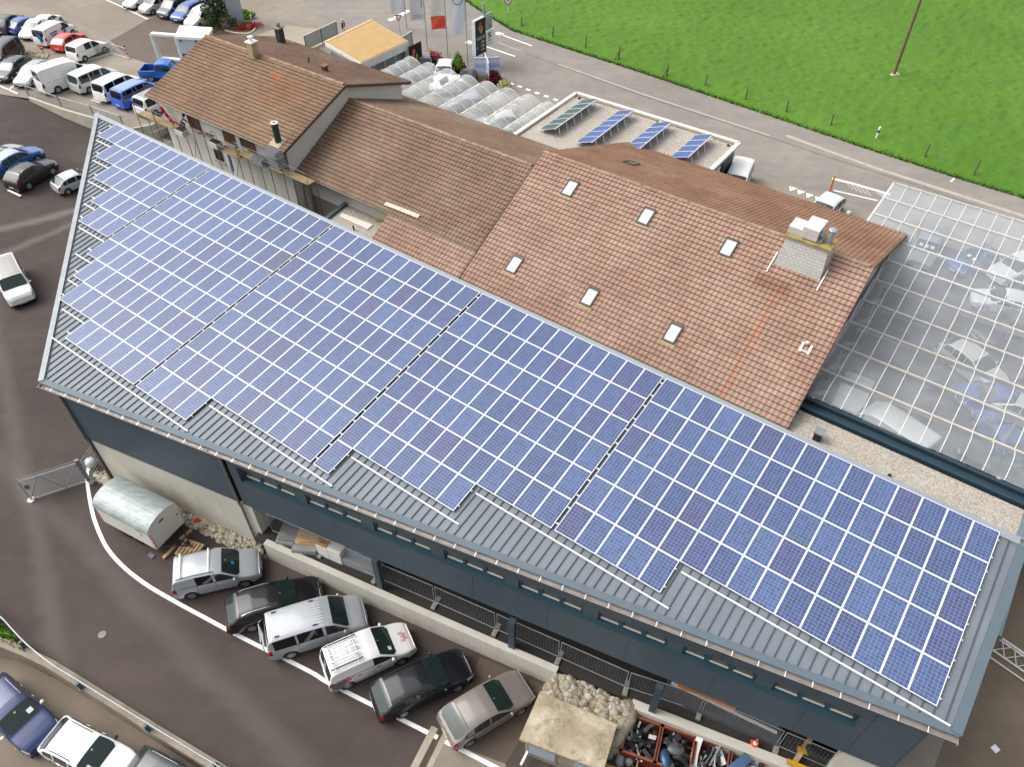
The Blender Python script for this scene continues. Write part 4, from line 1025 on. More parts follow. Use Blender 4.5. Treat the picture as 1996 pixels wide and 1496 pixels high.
# works van: grey rear quarter, red bolts and lettering, rack and ladder
sec4 = CM[('mpv', (1, 0, 0))]['sec']
def decal(root, sec, outline, side, m, nm, lift=.006, jrow=None):
    """flat mark on the flank: outline in (x from front, z)"""
    def yz(x, z):
        s = sec(x)[0]
        for p, q in zip(s[:-1], s[1:]):
            if p[1] <= z <= q[1] and q[1] > p[1]: f = (z - p[1]) / (q[1] - p[1]); return p[0] + (q[0] - p[0]) * f
        return s[3][0]
    mb = MB(); mb.face([local(root, x, side * (yz(x, z) + lift), z) for x, z in (outline if side < 0 else outline[::-1])]); o = lobj(mb, nm, m, root); return o
REDV = paint('red_vinyl', '#d8262c'); GREYV = paint('grey_vinyl', '#6a6c70'); BLUEV = paint('blue_vinyl', '#2a6fb8'); DBLUEV = paint('dark_blue_vinyl', '#20406e')
def strip_decal(root, sec, x0, x1, z0, z1, m, nm, side, n=5, k=4, slant=0, lift=.006):
    mb = MB()
    def P(x, z):
        s = sec(x)[0]; y = s[3][0]
        for p, q in zip(s[:-1], s[1:]):
            if p[1] <= z <= q[1] and q[1] > p[1]: y = p[0] + (q[0] - p[0]) * (z - p[1]) / (q[1] - p[1]); break
        return local(root, x, side * (y + lift), z)
    for i in range(n):
        for j in range(k):
            f0, f1, g0, g1 = i / n, (i + 1) / n, j / k, (j + 1) / k
            X = lambda f, g: x0 + (x1 - x0) * f + slant * g; Z = lambda g: z0 + (z1 - z0) * g
            q = [P(X(f0, g0), Z(g0)), P(X(f1, g0), Z(g0)), P(X(f1, g1), Z(g1)), P(X(f0, g1), Z(g1))]
            mb.face(q if side < 0 else q[::-1])
    return lobj(mb, nm, m, root)
SD = -1    # flank that faces the camera in the row
def text(root, s, m, nm, size, loc, rot, local_=True, align='CENTER', ext=.002):
    cu = bpy.data.curves.new(nm, 'FONT'); cu.body = s; cu.size = size; cu.align_x = align; cu.align_y = 'CENTER'; cu.extrude = ext
    o = bpy.data.objects.new(nm, cu); COL.objects.link(o)
    dg = bpy.context.evaluated_depsgraph_get(); me = bpy.data.meshes.new_from_object(o.evaluated_get(dg)); bpy.data.objects.remove(o)
    me.name = nm; me.materials.clear(); me.materials.append(m); o = bpy.data.objects.new(nm, me); COL.objects.link(o)
    o.parent = root; o.location = loc; o.rotation_euler = rot; return o
mb = MB()
for y in (-.62, .62):
    mb = MB(); mb.beam(local(c4, 2.5, y, 1.90), local(c4, 4.05, y, 1.90), .05, .05); lobj(mb, 'rack_bar', BLACKP, c4)
for x in (2.75, 3.85): mb = MB(); mb.beam(local(c4, x, -.7, 1.95), local(c4, x, .7, 1.95), .05, .03); lobj(mb, 'rack_bar', GALV, c4)
lad = thing('ladder', c4.location + V((0, 0, 1.98)), 'aluminium ladder lying on the works van roof rack', 'ladder', rz=c4.rotation_euler.z)
mb = MB()
for y in (-.42, -.08, .26): mb.beam((.35, y * -1 - .1, .02), (1.9, y * -1 - .1, .02), .05, .07)
for i in range(6): mb.tube((.5 + i * .25, -.36, .03), (.5 + i * .25, .32, .03), .018, 6)
mb.build('ladder_rails', ALU, lad, local=True)
lad.rotation_euler = c4.rotation_euler
for x, z, pts in ((3.55, .75, None),):
    bolt = [(3.05, 1.02), (3.35, .88), (3.3, .80), (3.62, .70), (3.5, .86), (3.75, .84), (3.62, 1.0), (3.85, 1.12), (3.5, 1.04), (3.45, 1.15), (3.32, 1.0)]
    decal(c4, sec4, bolt, SD, REDV, 'red_bolt', .012); decal(c4, sec4, bolt, -SD, REDV, 'red_bolt', .012)
for sd_ in (1, -1):
    strip_decal(c4, sec4, 3.45, 4.28, .42, 1.08, GREYV, 'grey_flank', sd_, slant=-.0)
    strip_decal(c4, sec4, .95, 3.3, .40, .44, REDV, 'red_stripe', sd_, n=8, k=1)
mb = MB()
for i, (x, y, L_) in enumerate(((.34, .10, .1), (.44, 0, .16), (.38, -.12, .1), (.50, .2, .08), (.52, -.2, .08))):
    s_ = sec4(x)[0]; z = s_[9][1] + .004; mb.beam(local(c4, x - .12, y - .05, z + .0), local(c4, x + .14, y + .08, z + .03), .02, .008); mb.beam(local(c4, x - .1, y + .07, z), local(c4, x + .1, y - .06, z + .025), .02, .008)
lobj(mb, 'bonnet_mark', REDV, c4)
for i, s in enumerate(('elektro service', 'und montagen', '24 stunden')):
    pass
# bottom-left lot
LOTG = 'vehicles in the sunken lot behind the retaining wall'
carF('suv', (20, 1382), (84, 1441), LOT, '#1d2f5e', 'dark blue off-roader with white mirrors in the sunken lot', group=LOTG, mirrorcol=WHITE, rails=CHROME)
carR('suv', (99, 1425), (176, 1466), LOT, '#f1f1ef', 'white off-roader with black roof bars in the sunken lot', group=LOTG, rails=BLACKP, mirrorcol=BLACKP)
carR('estate', (262, 1487), (340, 1528), LOT, '#3a3d42', 'dark estate car mostly cut off at the picture edge in the sunken lot', group=LOTG, rails=CHROME)
# driveway on the left
DRV = 'vehicles on the driveway left of the hall'
carF('van', (17, 536), (43, 586), gz(*G(30, 540, .3).xy) , '#f4f4f2', 'white window van with grey ribbed roof on the driveway', cat='van', roofcol=M('grey_ribbed_roof', '#a5a39f', .4, .3, .1, 5), group=DRV, tint=CGD)
carR('hatch', (109, 348), (151, 331), gz(*G(125, 380, .3).xy), '#c3c6ca', 'small silver hatchback next to the hall roof corner', group=DRV, scale=.95)
g0 = gz(*G(60, 350, .5).xy)
carR('suv', (17, 339), (62, 312), g0, '#22242a', 'black off-roader with silver roof rails on the driveway', group=DRV, rails=CHROME)
carF('suv', (27, 291), (76, 287), gz(*G(30, 320, .5).xy), '#2a63a8', 'bright blue car with silver roof beside the black off-roader', group=DRV, roofcol=paint('silver_roof', '#a9b4c4', .4))
carF('hatch', (-6, 287), (41, 276), gz(*G(0, 300, .5).xy), '#a9abb0', 'grey car behind the bright blue one on the driveway', group=DRV)
# upper car park
UPG = 'vehicles in the upper left car park'
carF('suv', (12, 27), (42, 23), U, '#2f3a40', 'dark green grey car at the far left of the rear row', group=UPG, lod=1)
carR('hatch', (18, 43), (53, 29), U, '#2b4fa0', 'blue hatchback between the dark car and the white cars', group=UPG, lod=1)
carF('sedan', (61, 42), (46, 70), U, '#f1f1ef', 'white car facing down the slope beside the lettered van', group=UPG, lod=1)
carF('hatch', (88, 28), (108, 29), U, '#f1f1ef', 'white hatchback mostly hidden behind the lettered white van', group=UPG, lod=1)
cv = carR('van', (65, 60), (113, 36), U, '#f4f4f2', 'white delivery van with blue circles and lettering on its sides', cat='van', group=UPG, sides=(1, 0, 0), lod=1)
carR('hatch', (108, 76), (135, 60), U, '#e0402c', 'bright red hatchback between two white vans', group=UPG, lod=1)
carR('mpv', (133, 90), (171, 73), U, '#f4f4f2', 'white small van beside the red hatchback and the railing', cat='van', group=UPG, lod=1, sides=(1, 1, 0))
carR('van', (17, 70), (-8, 88), U, '#2a3338', 'dark green window van cut by the left picture edge', cat='van', group=UPG, lod=1)
carR('estate', (38, 104), (12, 121), U, '#33363d', 'dark grey estate car facing the white parking line', group=UPG, lod=1, rails=CHROME)
carR('estate', (77, 113), (52, 131), U, '#a5a9ae', 'silver estate car beside the tall white van', group=UPG, lod=1, rails=BLACKP)
TG = 'vans on the walled terrace'
carR('bigvan', (65, 134), (137, 111), U, '#f4f4f2', 'tall white panel van first on the walled terrace', cat='van', group=TG, sides=(1, 0, 0), tint=CGD)
carR('van', (134, 148), (192, 124), U, '#d9dbdd', 'silver camper van with white pop-up roof on the terrace', cat='van', group=TG, roofcol=WHITE)
cb_ = carR('van', (182, 165), (238, 138), U, '#f4f4f2', 'white van with folded bicycle rack at its rear on the terrace', cat='van', group=TG, tint=CGD)
carR('van', (219, 178), (275, 152), U, '#1d5fd6', 'bright blue van between two white vans on the terrace', cat='van', group=TG, tint=CGD, roofcol=paint('pale_blue_roof', '#7f9bea', .1))
carR('van', (263, 193), (319, 167), U, '#f1f1ef', 'white van with grey ribbed roof beside the tiled house on the terrace', cat='van', group=TG, tint=CGD, roofcol=M('grey_ribbed_roof', '#a5a39f', .4, .3, .1, 5))
mb = MB(); 
for y in (-.5, -.2, .1, .4): mb.beam(local(cb_, 4.95, y, .45), local(cb_, 5.5, y, .45), .06, .05)
for y in (-.6, .6): mb.path([local(cb_, 4.9, y * .5, 1.2), local(cb_, 5.1, y * .5, .8), local(cb_, 5.2, y, .45)], .025, 6)
mb.beam(local(cb_, 5.05, -.65, .45), local(cb_, 5.05, .65, .45), .06, .06); mb.beam(local(cb_, 5.45, -.65, .45), local(cb_, 5.45, .65, .45), .06, .06)
lobj(mb, 'bicycle_rack', ALU, cb_)
# pickup
def pickup(pos, head, col, label):
    root = thing('pickup_truck', pos, label, 'pickup', UPG); root.rotation_euler = (0, 0, head + pi); root['L'] = 5.2
    body = paint('car_paint_' + col.strip('#'), col); L = 5.2
    f = lambda x, y, z: V((x - L / 2, y, z))
    mb = MB(); pr = [(0, .55), (.05, .85), (.3, 1.0), (1.35, 1.1), (1.45, 1.12), (2.0, 1.66), (2.5, 1.80), (3.2, 1.78), (3.45, 1.72), (3.52, 1.14)]
    for (xa, za), (xb, zb) in zip(pr[:-1], pr[1:]):
        wa = .93 if za < 1.2 else .74; wb = .93 if zb < 1.2 else .74
        for s in (1, -1):
            q = [f(xa, 0, za + .03), f(xb, 0, zb + .03), f(xb, s * wb, zb), f(xa, s * wa, za)]; mb.face(q if s < 0 else q[::-1])
            q = [f(xa, s * wa, za), f(xb, s * wb, zb), f(xb, s * .95, .45), f(xa, s * .95, .45)]; mb.face(q if s < 0 else q[::-1])
    mb.face([f(0, -.93, .45), f(0, -.93, .55), f(0, .93, .55), f(0, .93, .45)]); mb.box(.9 , .9 , 0, 0, 0, 0)
    mb.face([f(3.52, s * .74, z) if z > 1.2 else f(3.52, s * .93, z) for s, z in ((-1, 1.14), (1, 1.14))] + [f(3.45, .74, 1.72), f(3.45, -.74, 1.72)])
    lobj(mb, 'cab', body, root)
    mb = MB()
    for s in (-1, 1): mb.obox(f(4.36, s * .90, .80), V((.84, 0, 0)), V((0, .05, 0)), V((0, 0, .34)))
    mb.obox(f(5.16, 0, .80), V((.04, 0, 0)), V((0, .95, 0)), V((0, 0, .34))); lobj(mb, 'load_bed', body, root)
    mb = MB(); mb.obox(f(4.35, 0, .62), V((.83, 0, 0)), V((0, .86, 0)), V((0, 0, .03))); lobj(mb, 'bed_floor', UNDER, root)
    mb = MB()
    for s in (-1, 1):
        for xa, xb in ((1.75, 2.5), (2.58, 3.3)):
            mb = MB(); q = [f(xa, s * .94, 1.13), f(xb, s * .93, 1.15), f(xb - .02, s * .80, 1.62), f(max(xa, 2.05), s * .80, 1.6)]; mb.face(q if s < 0 else q[::-1]); lobj(mb, 'side_window', CGD, root)
    mb = MB(); mb.face([f(1.5, .72, 1.17), f(1.5, -.72, 1.17), f(2.0, -.62, 1.69), f(2.0, .62, 1.69)]); lobj(mb, 'windscreen', CGL, root)
    for x in (.95, 4.1):
        for s in (-1, 1):
            mb = MB(); mb.lathe((0, 0, 0), [(.22, -.12), (.36, -.11), (.37, .08), (.24, .11)], 18, axis=V((0, s, 0))); o = lobj(mb, 'wheel', TYRE, root); o.location = f(x, s * .86, .37)
            mb = MB(); mb.lathe((0, 0, 0), [(.25, .1), (.1, .06), (0, .06)], 14, axis=V((0, s, 0))); r_ = mb.build('rim', RIM, o, local=True)
    mb = MB(); mb.obox(f(2.6, 0, .42), V((2.5, 0, 0)), V((0, .8, 0)), V((0, 0, .1))); lobj(mb, 'underbody', UNDER, root)
    for s in (-1, 1): mb = MB(); mb.obox(f(5.2, s * .88, .88), V((.02, 0, 0)), V((0, .06, 0)), V((0, 0, .16))); lobj(mb, 'taillight', LAMPR, root)
    return root
a, b = G(303, 132, U + 1.1), G(334, 120, U + 1.75); d = (b - a); d.z = 0; d.normalize(); p = a + d * 1.1; p.z = U
pickup(p, atan2(d.y, d.x), '#1565c8', 'bright blue pickup truck with open bed beside the tiled house')
# far row behind the small white kiosk
FG = 'vehicles in the far row behind the kiosk tower'
carF('hatch', (265, -14), (247, 9), U, '#e0e3e6', 'pale silver hatchback at the left end of the far row', group=FG, lod=1)
carF('mpv', (296, -8), (280, 16), U, '#c9cdd1', 'silver people carrier with wide grey flanks in the far row', group=FG, lod=1)
carF('mpv', (329, -1), (313, 26), U, '#4c5056', 'dark grey people carrier in the far row', group=FG, lod=1)
carF('estate', (359, 9), (338, 36), U, '#4a63a8', 'medium blue estate car in the far row', group=FG, lod=1)
carF('mpv', (383, 18), (366, 46), U, '#f4f4f2', 'white small van beside the dark conifer in the far row', cat='van', group=FG, lod=1, sides=(1, 0, 0))
# forecourt
SG = 'cars parked by the flower tubs on the street'
carR('suv', (822, 97), (825, 113), U, '#8b8f94', 'grey car parked under the flags by the kiosk', group=SG, lod=1)
carR('suv', (870, 110), (864, 129), U, '#f4f4f2', 'white car parked between two flower tubs', group=SG, lod=1, rails=BLACKP)
carR('suv', (914, 129), (911, 149), U, '#3b3d41', 'black car with large glass roof beside the poster column', group=SG, lod=1, roofcol=emboss_glass('roof_glass', (.03, .035, .04), .06))
carR('van', (1450, 312), (1442, 330), U, '#f4f4f2', 'white van standing by the grey flat-roofed carport', cat='van', group=SG, lod=1, mirrorcol=BLACKP)
carR('suv', (1630, 376), (1610, 394), U, '#e3e7ea', 'white car beside the glass vault canopy gate', group=SG, lod=1)
# under the glass canopies
GGp = 'cars standing under the glass vault canopy'
for kind, a, b, col, lab in (('suv', (1812, 468), (1795, 505), '#9fa5a8', 'silver car seen through the glass vaults nearest the tiled roof'), ('hatch', (1908, 492), (1866, 518), '#2f56b0', 'blue car seen through the upper glass vaults'), ('suv', (1990, 505), (1964, 528), '#f1f1ef', 'white car at the right edge under the upper glass vaults'),
   ('hatch', (1965, 572), (1915, 580), '#f1f1ef', 'white car under the middle glass vaults'), ('hatch', (1960, 622), (1925, 645), '#2c2e36', 'dark car under the middle glass vaults'), ('suv', (1912, 695), (1925, 730), '#e8e6dc', 'cream white car under the lower glass vaults'),
   ('hatch', (1945, 760), (1905, 772), '#2f56b0', 'blue car under the lower glass vaults'), ('suv', (1990, 775), (1955, 782), '#d9d9d6', 'pale car with red rear lamp under the lower glass vaults'), ('hatch', (1960, 830), (1920, 800), '#3e5fa8', 'blue hatchback at the lowest glass vaults'), ('estate', (1950, 905), (1900, 880), '#24262c', 'black estate car at the lowest glass vault')):
    carF(kind, a, b, U, col, lab, group=GGp, lod=1)
carR('van', (1655, 785), (1670, 752), U, '#eceae4', 'white van roof under the lowest glass vault by the tiled roof', cat='van', group=GGp, lod=1)
carR('bigvan', (1800, 850), (1725, 800), U, '#eceae2', 'tall white van under the lowest glass vault', cat='van', group=GGp, lod=1, sides=(1, 0, 0))
for kind, a, b, col, lab in (('hatch', (875, 152), (852, 168), '#f1f1ef', 'white car under the small vault canopy'), ('hatch', (905, 185), (880, 200), '#8fa0b8', 'pale blue car under the small vault canopy'), ('suv', (965, 222), (940, 240), '#f1f1ef', 'white off-roader under the small vault canopy')):
    carF(kind, a, b, U, col, lab, group='cars under the small vault canopy', lod=1)
# ------------------------------------------------------------ road, meadow, paint
def sheet(px, z, name, m, kind='structure', smooth=False):
    return structure(MB().face([G(u, v, z) for u, v in px]), name, m)
road = [(560, -60), (600, 20), (660, 52), (800, 101), (1000, 166), (1090, 198), (1250, 255), (1480, 338), (1560, 364), (1690, 405), (1996, 506), (2300, 615), (2300, 490), (1996, 387), (1872, 349), (1696, 292), (1496, 224), (1376, 184), (1250, 141), (1125, 101), (1000, 60), (950, 30), (905, 0), (860, -60)]
sheet(road, U + .008, 'road', ROADM)
DARKP = pave_mat('dark_asphalt_patch', '#655b54', '#736860', .05, R(30))
sheet([(215, 79), (245, 62), (288, 37), (330, 25), (420, 40), (470, 30), (470, 62), (430, 90), (340, 131), (297, 126), (250, 110)], U + .006, 'asphalt_patch', DARKP)
sheet([(0, 0), (200, -30), (420, -90), (560, -60), (490, 40), (420, 40), (330, 25), (288, 37), (245, 62), (215, 79), (190, 60), (100, 25)], U + .004, 'parking_lot', pave_mat('warm_parking_asphalt', '#8a7f74', '#9a8f83', .05, R(-20)))
sheet([(500, 68), (560, 48), (640, 60), (690, 85), (620, 100), (560, 95)], U + .016, 'forecourt_pavement', pave_mat('light_forecourt', '#a79a88', '#b5a999', .03))
MEAD, t, b_ = newmat('meadow_grass')
n1 = noise(t, .06, 5, .65); n2 = noise(t, .45, 6, .7); n3 = noise(t, 3.2, 5, .75); n4 = noise(t, 14, 3, .7)
c_ = ramp(t, n1, [(.3, S('#507a22', .74)), (.55, S('#5c852a', .74)), (.75, S('#6a9134', .74))])
c_ = mix(t, ramp(t, n2, [(.45, 0.), (.7, .7)]), c_, S('#557d3a', .72))
c_ = mix(t, ramp(t, n3, [(.5, 0.), (.72, .75)]), c_, S('#456517', .65))
c_ = mix(t, ramp(t, n4, [(.55, 0.), (.75, .4)]), c_, S('#8fb05a', .62))
n5 = noise(t, .8, 4, .6); c_ = mix(t, ramp(t, n5, [(.62, 0.), (.75, .35)]), c_, S('#7f8f3a', .6))
t.links.new(c_, b_.inputs['Base Color']); b_.inputs['Roughness'].default_value = .85; b_.inputs['Specular IOR Level'].default_value = .2
edge = [(860, -60), (905, 0), (950, 30), (1000, 60), (1125, 101), (1250, 141), (1376, 184), (1496, 224), (1696, 292), (1872, 349), (1996, 387), (2300, 490)]
EP = [G(u, v, U) for u, v in edge]
# grass sheet: rows parallel to the road edge, with tussocks as relief
def edge_at(s):
    for (p, q, s0, s1) in ESEG:
        if s <= s1: return p.lerp(q, (s - s0) / (s1 - s0))
    return ESEG[-1][1]
ESEG = []; s0 = 0
for p, q in zip(EP[:-1], EP[1:]): L_ = (q - p).length; ESEG.append((p, q, s0, s0 + L_)); s0 += L_
ELEN = s0; rng = np.random.default_rng(3)
away = V((.58, .815, 0)).normalized()
cols = np.arange(0, ELEN, .24); dist = np.concatenate([np.arange(0, 30, .24), np.arange(30, 62, .5)])
base = np.array([tuple(edge_at(s)) for s in cols]); nC, nD = len(cols), len(dist)
hh = rng.random((nD, nC)); hh = hh * .5 + .5 * np.roll(hh, 1, 0); k_ = rng.random((nD // 3 + 2, nC // 3 + 2)); k_ = np.kron(k_, np.ones((3, 3)))[:nD, :nC]
z = U + .02 + hh * .10 + k_ * .14 * np.minimum(1, dist / 1.5)[:, None] + (.45 * np.minimum(1, dist / 2.0))[:, None]
X = base[None, :, 0] + away.x * dist[:, None] + rng.uniform(-.07, .07, (nD, nC)); Y = base[None, :, 1] + away.y * dist[:, None] + rng.uniform(-.07, .07, (nD, nC))
vs = np.stack([X, Y, z], -1).reshape(-1, 3)
ii, jj = np.meshgrid(np.arange(nC - 1), np.arange(nD - 1)); q = (jj * nC + ii).ravel(); fs = np.stack([q, q + 1, q + nC + 1, q + nC], -1)
me = bpy.data.meshes.new('grass'); me.from_pydata(vs.tolist(), [], fs.tolist()); me.polygons.foreach_set('use_smooth', [True] * len(fs)); me.materials.append(MEAD)
o = bpy.data.objects.new('grass', me); COL.objects.link(o); tag(o, 'bright green meadow grass beyond the road', 'grass', kind='stuff')
far = [EP[0] + away * 60, EP[-1] + away * 60, EP[-1] + away * 900 + V((900, 0, 0)), EP[0] + away * 900 - V((600, 0, 0))]
structure(MB().face([(p.x, p.y, U + .45) for p in far]), 'meadow', MEAD)
# grass blades along the ragged verge
mb = MB()
for i in range(5200):
    s = random.uniform(0, ELEN); d = abs(random.gauss(0, .28)) - .12; p = edge_at(s) + away * d; a = random.uniform(0, pi); h_ = random.uniform(.12, .34); w_ = random.uniform(.04, .10)
    e = V((cos(a), sin(a), 0)) * w_; l = V((random.uniform(-.1, .1), random.uniform(-.1, .1), h_)); mb.face([p - e, p + e, p + l])
vg = structure(mb, 'verge_grass', MEAD, kind='stuff'); tag(vg, 'ragged grass verge along the road edge', 'grass')
WPAINT, t, b_ = newmat('road_paint'); n_ = noise(t, 3, 5, .7); t.links.new(ramp(t, n_, [(.25, S('#cfcac2')), (.45, S('#f4f2ee', .9))]), b_.inputs['Base Color']); b_.inputs['Roughness'].default_value = .7
WORN, t, b_ = newmat('worn_road_paint'); n_ = noise(t, 4, 6, .75); t.links.new(ramp(t, n_, [(.3, S('#9c958c')), (.6, S('#bdb4a8'))]), b_.inputs['Base Color']); b_.inputs['Roughness'].default_value = .8
CRACK = M('tar_crack', '#57524f', .8, 0, .2, 3)
def stripe(pts, wd, z=U + .013, m=None, name='road_marking', zf=None):
    mb = MB(); P = [G(u, v, z) for u, v in pts]; n = len(P); nr = []
    for i in range(n):
        d = (P[min(i + 1, n - 1)] - P[max(i - 1, 0)]); d.z = 0; d.normalize(); nr.append(V((-d.y, d.x, 0)) * wd / 2)
    for i in range(n - 1): mb.face([P[i] + nr[i], P[i] - nr[i], P[i + 1] - nr[i + 1], P[i + 1] + nr[i + 1]])
    return structure(mb, name, m or WPAINT)
def curve(pts, n=8):
    out = []
    for i in range(len(pts) - 1):
        p0, p1, p2, p3 = pts[max(i - 1, 0)], pts[i], pts[i + 1], pts[min(i + 2, len(pts) - 1)]
        for k in range(n):
            t = k / n; out.append(tuple(.5 * ((2 * b) + (-a + c) * t + (2 * a - 5 * b + 4 * c - d) * t * t + (-a + 3 * b - 3 * c + d) * t ** 3) for a, b, c, d in zip(p0, p1, p2, p3)))
    return out + [pts[-1]]
stripe([(1086, 124), (1256, 184), (1400, 231), (1500, 264)], .22, m=WORN); stripe([(1533, 264), (1700, 325), (1857, 376), (2100, 455)], .42, m=WORN)
stripe([(1025, 104), (1130, 142), (1256, 188), (1496, 266), (1620, 308), (1809, 368), (1900, 400)], .07, m=CRACK, z=U + .017, name='tar_seam')
for p in ((997, 162.6), (1013, 168.2), (1029.5, 174.4), (1047, 181), (1065, 187.3), (982, 157), (1083, 194)):
    stripe([(p[0] - 4, p[1] - 1.5), (p[0] + 4, p[1] + 1.5)], .35)
stripe([(966, 63), (1037, 89)], .2); stripe([(966, 66), (980, 68)], .25); stripe([(968, 62), (982, 66)], .25); stripe([(947, 90), (1004, 109.5)], .2); stripe([(970, 82), (1016, 99)], .16, m=WORN)
for a, b in (((758, 39), (768, 35.5)), ((771, 34), (777, 31)), ((778, 30), (784, 27.5)), ((785, 26.5), (790, 23.5)), ((791, 22), (797, 20.5)), ((910, 80), (921, 84))): stripe([a, b], .7)
stripe([(1622, 348), (1660, 357), (1711, 372), (1735, 379)], .3); stripe([(1625, 371), (1711, 391)], .16); stripe([(1649, 419), (1656, 411)], .3)
for p in ((1546, 365), (1562, 371.5), (1579, 378), (1597, 385)):
    g_ = G(*p, U + .014); structure(MB().face([g_ + A * .35, g_ - A * .35, g_ + B * .75]), 'give_way_triangle', WPAINT)
for k in range(5): stripe([(1650 + k * 9, 356 + k * 2.6), (1662 + k * 9, 369 + k * 3.4)], .12, m=WORN)
for k in range(5): stripe([(1704 + k * 5, 371 + k * 1.5), (1722 + k * 3, 385 + k)], .12, m=WORN)
stripe([(1853, 354), (1861, 347)], .14)
stripe([(205, -2), (240, 14), (288, 37)], .18); stripe([(265, 24), (277, 17)], .14)
stripe([(-10, 163), (14, 173), (34, 182)], .18); stripe([(17, 175), (26, 167)], .14)
# yard: long curved white line, bay lines, drain, oily patch
ycurve = curve([(176, 905), (170, 922), (170, 940), (176, 980), (186, 1020), (208, 1068), (241, 1106), (283, 1139), (333, 1169), (401, 1206), (474, 1245), (600, 1308), (643, 1333.5), (748, 1386.5), (851, 1438), (964, 1496), (1120, 1575)])
stripe(ycurve, .20, z=.012); stripe([(-20, 354), (5, 365), (40, 382)], .2, z=gz(*G(20, 370, .5).xy) + .02)
sheet([(934, 1281), (1078, 1345), (1040, 1420), (1012, 1446), (985, 1490), (930, 1470), (868, 1440), (862, 1432)], .006, 'wash_bay', pave_mat('oil_stained_concrete', '#574c43', '#6e6155', .12, R(30)))
sheet([(868, 1440), (930, 1470), (985, 1490), (1000, 1560), (800, 1560), (826, 1496)], .005, 'bay_pavement', pave_mat('bay_concrete', '#857b70', '#958b7f', .04))
DRC = M('drain_concrete', '#a89f8f', .9, 0, .12, 2); RUST = M('rusty_grating', '#5c4334', .85, .1, .3, 5, .2)
dr = thing('drain_channel', G(870, 1410, 0), 'rusty drain channel between two concrete strips in the yard', 'drain')
mb = MB(); p, q = G(933, 1282, .012), G(826, 1500, .012); mb.beam(p, q, .12, .02); mb.build('grating', RUST, dr)
p, q = G(858, 1424, .008), G(812, 1515, .008); d = (q - p).normalized(); n_ = V((-d.y, d.x, 0))
for s in (-1, 1): mb = MB(); mb.beam(p + n_ * s * .28, q + n_ * s * .28, .34, .016); mb.build('kerb_strip', DRC, dr)
mb = MB(); c0 = G(199, 1238, .008); mb.lathe(c0, [(.20, 0), (.20, .012), (.0, .012)], 20); solo(mb, 'manhole_cover', M('manhole_grey', '#8d8880', .8), 'small round grey manhole cover in the dark yard', 'manhole cover')
# yellow bay mark in the sunken lot
YEL = M('yellow_paint', '#b8922f', .8, 0, .15, 5)
stripe([(28, 1462), (41, 1448)], .12, z=LOT + .01, m=YEL, name='bay_marking'); stripe([(40, 1447), (53, 1457)], .12, z=LOT + .012, m=YEL, name='bay_marking')
# tyre marks on the driveway
TYM = pave_mat('worn_tyre_track', '#6f6762', '#7b736c', .1)
# ------------------------------------------------------------ walls
def wall_along(pts, z0, z1, th, name, m, label, cat='wall', side=1, cap=None):
    P = [V((p.x, p.y, 0)) for p in pts]; n = len(P); nr = []
    for i in range(n):
        d = (P[min(i + 1, n - 1)] - P[max(i - 1, 0)]); d.normalize(); nr.append(V((-d.y, d.x, 0)) * th * side)
    z0 = z0 if isinstance(z0, list) else [z0] * n
    mb = MB()
    for i in range(n - 1):
        a, b, c, d = P[i], P[i + 1], P[i + 1] + nr[i + 1], P[i] + nr[i]
        lo = [V((a.x, a.y, z0[i])), V((b.x, b.y, z0[i + 1])), V((c.x, c.y, z0[i + 1])), V((d.x, d.y, z0[i]))]; hi = [V((x.x, x.y, z1)) for x in (a, b, c, d)]
        mb.raw(lo + hi, [(3, 2, 1, 0), (4, 5, 6, 7), (0, 1, 5, 4), (2, 3, 7, 6)] + ([(3, 0, 4, 7)] if i == 0 else []) + ([(1, 2, 6, 5)] if i == n - 2 else []))
    return solo(mb, name, m, label, cat)
wall_along([G(u, v, U + .1) for u, v in ((513, 1061), (640, 1118), (800, 1189), (960, 1259), (1084, 1313))], -.2, U + .1, .34, 'retaining_wall', CWS, 'pale concrete retaining wall behind the parked row and the mesh fences', side=1)
e0, e1 = G(1084, 1313, U + .1), G(1061, 1350, U + .1); wall_along([e0, e1], -.2, U + .098, .26, 'return_wall', CW, 'short concrete wall end beside the cobble bed', side=1)
wall_along([G(u, v, U + .1) for u, v in ((1229, 1380), (1400, 1448), (1620, 1534))], -.2, U + .1, .42, 'retaining_wall', CW, 'pale concrete retaining wall behind the scrap containers', side=1)
# terrace wall with joints
tw = [G(u, v, U + .15) for u, v in ((55, 190), (120, 213), (183, 231), (243, 253), (296, 243.5), (324, 226))]
OLDW = M('old_pale_concrete', '#c6c0b0', .85, 0, .14, .8, .1, 30, .1)
wall_along(tw, -.6, U + .15, .25, 'terrace_wall', OLDW, 'grey concrete terrace wall below the row of vans', side=1)
# sunken lot wall with planted top and guard rail
WT = [V((p.x, p.y, 0)) for p in WL]
def offset(P, d):
    out = []
    for i in range(len(P)):
        t_ = (P[min(i + 1, len(P) - 1)] - P[max(i - 1, 0)]); t_.normalize(); out.append(P[i] + V((-t_.y, t_.x, 0)) * d)
    return out
WO = [V((p.x, p.y, 0)) for p in (G(-300, 1205, .1), G(0, 1262, .1), G(40, 1278, .1), G(90, 1302, .1), G(150, 1339, .1), G(300, 1434, .1), G(400, 1495, .1), G(520, 1566, .1))]
LW = M('streaked_old_wall', '#988d7d', .9, 0, .25, .9, .15, 20, .25)
wall_along(WO, LOT - .1, .12, .42, 'sunken_lot_wall', LW, 'weathered concrete wall between the driveway and the sunken lot', side=1)
pl = [G(-300, 1160, .03), G(0, 1212, .03), G(30, 1242, .03), G(50, 1266, .03), G(60, 1285, .03), G(40, 1276, .03), G(0, 1257, .03), G(-300, 1200, .03)]
gp = structure(MB().face(pl), 'verge_grass', MEAD)
mb = MB()
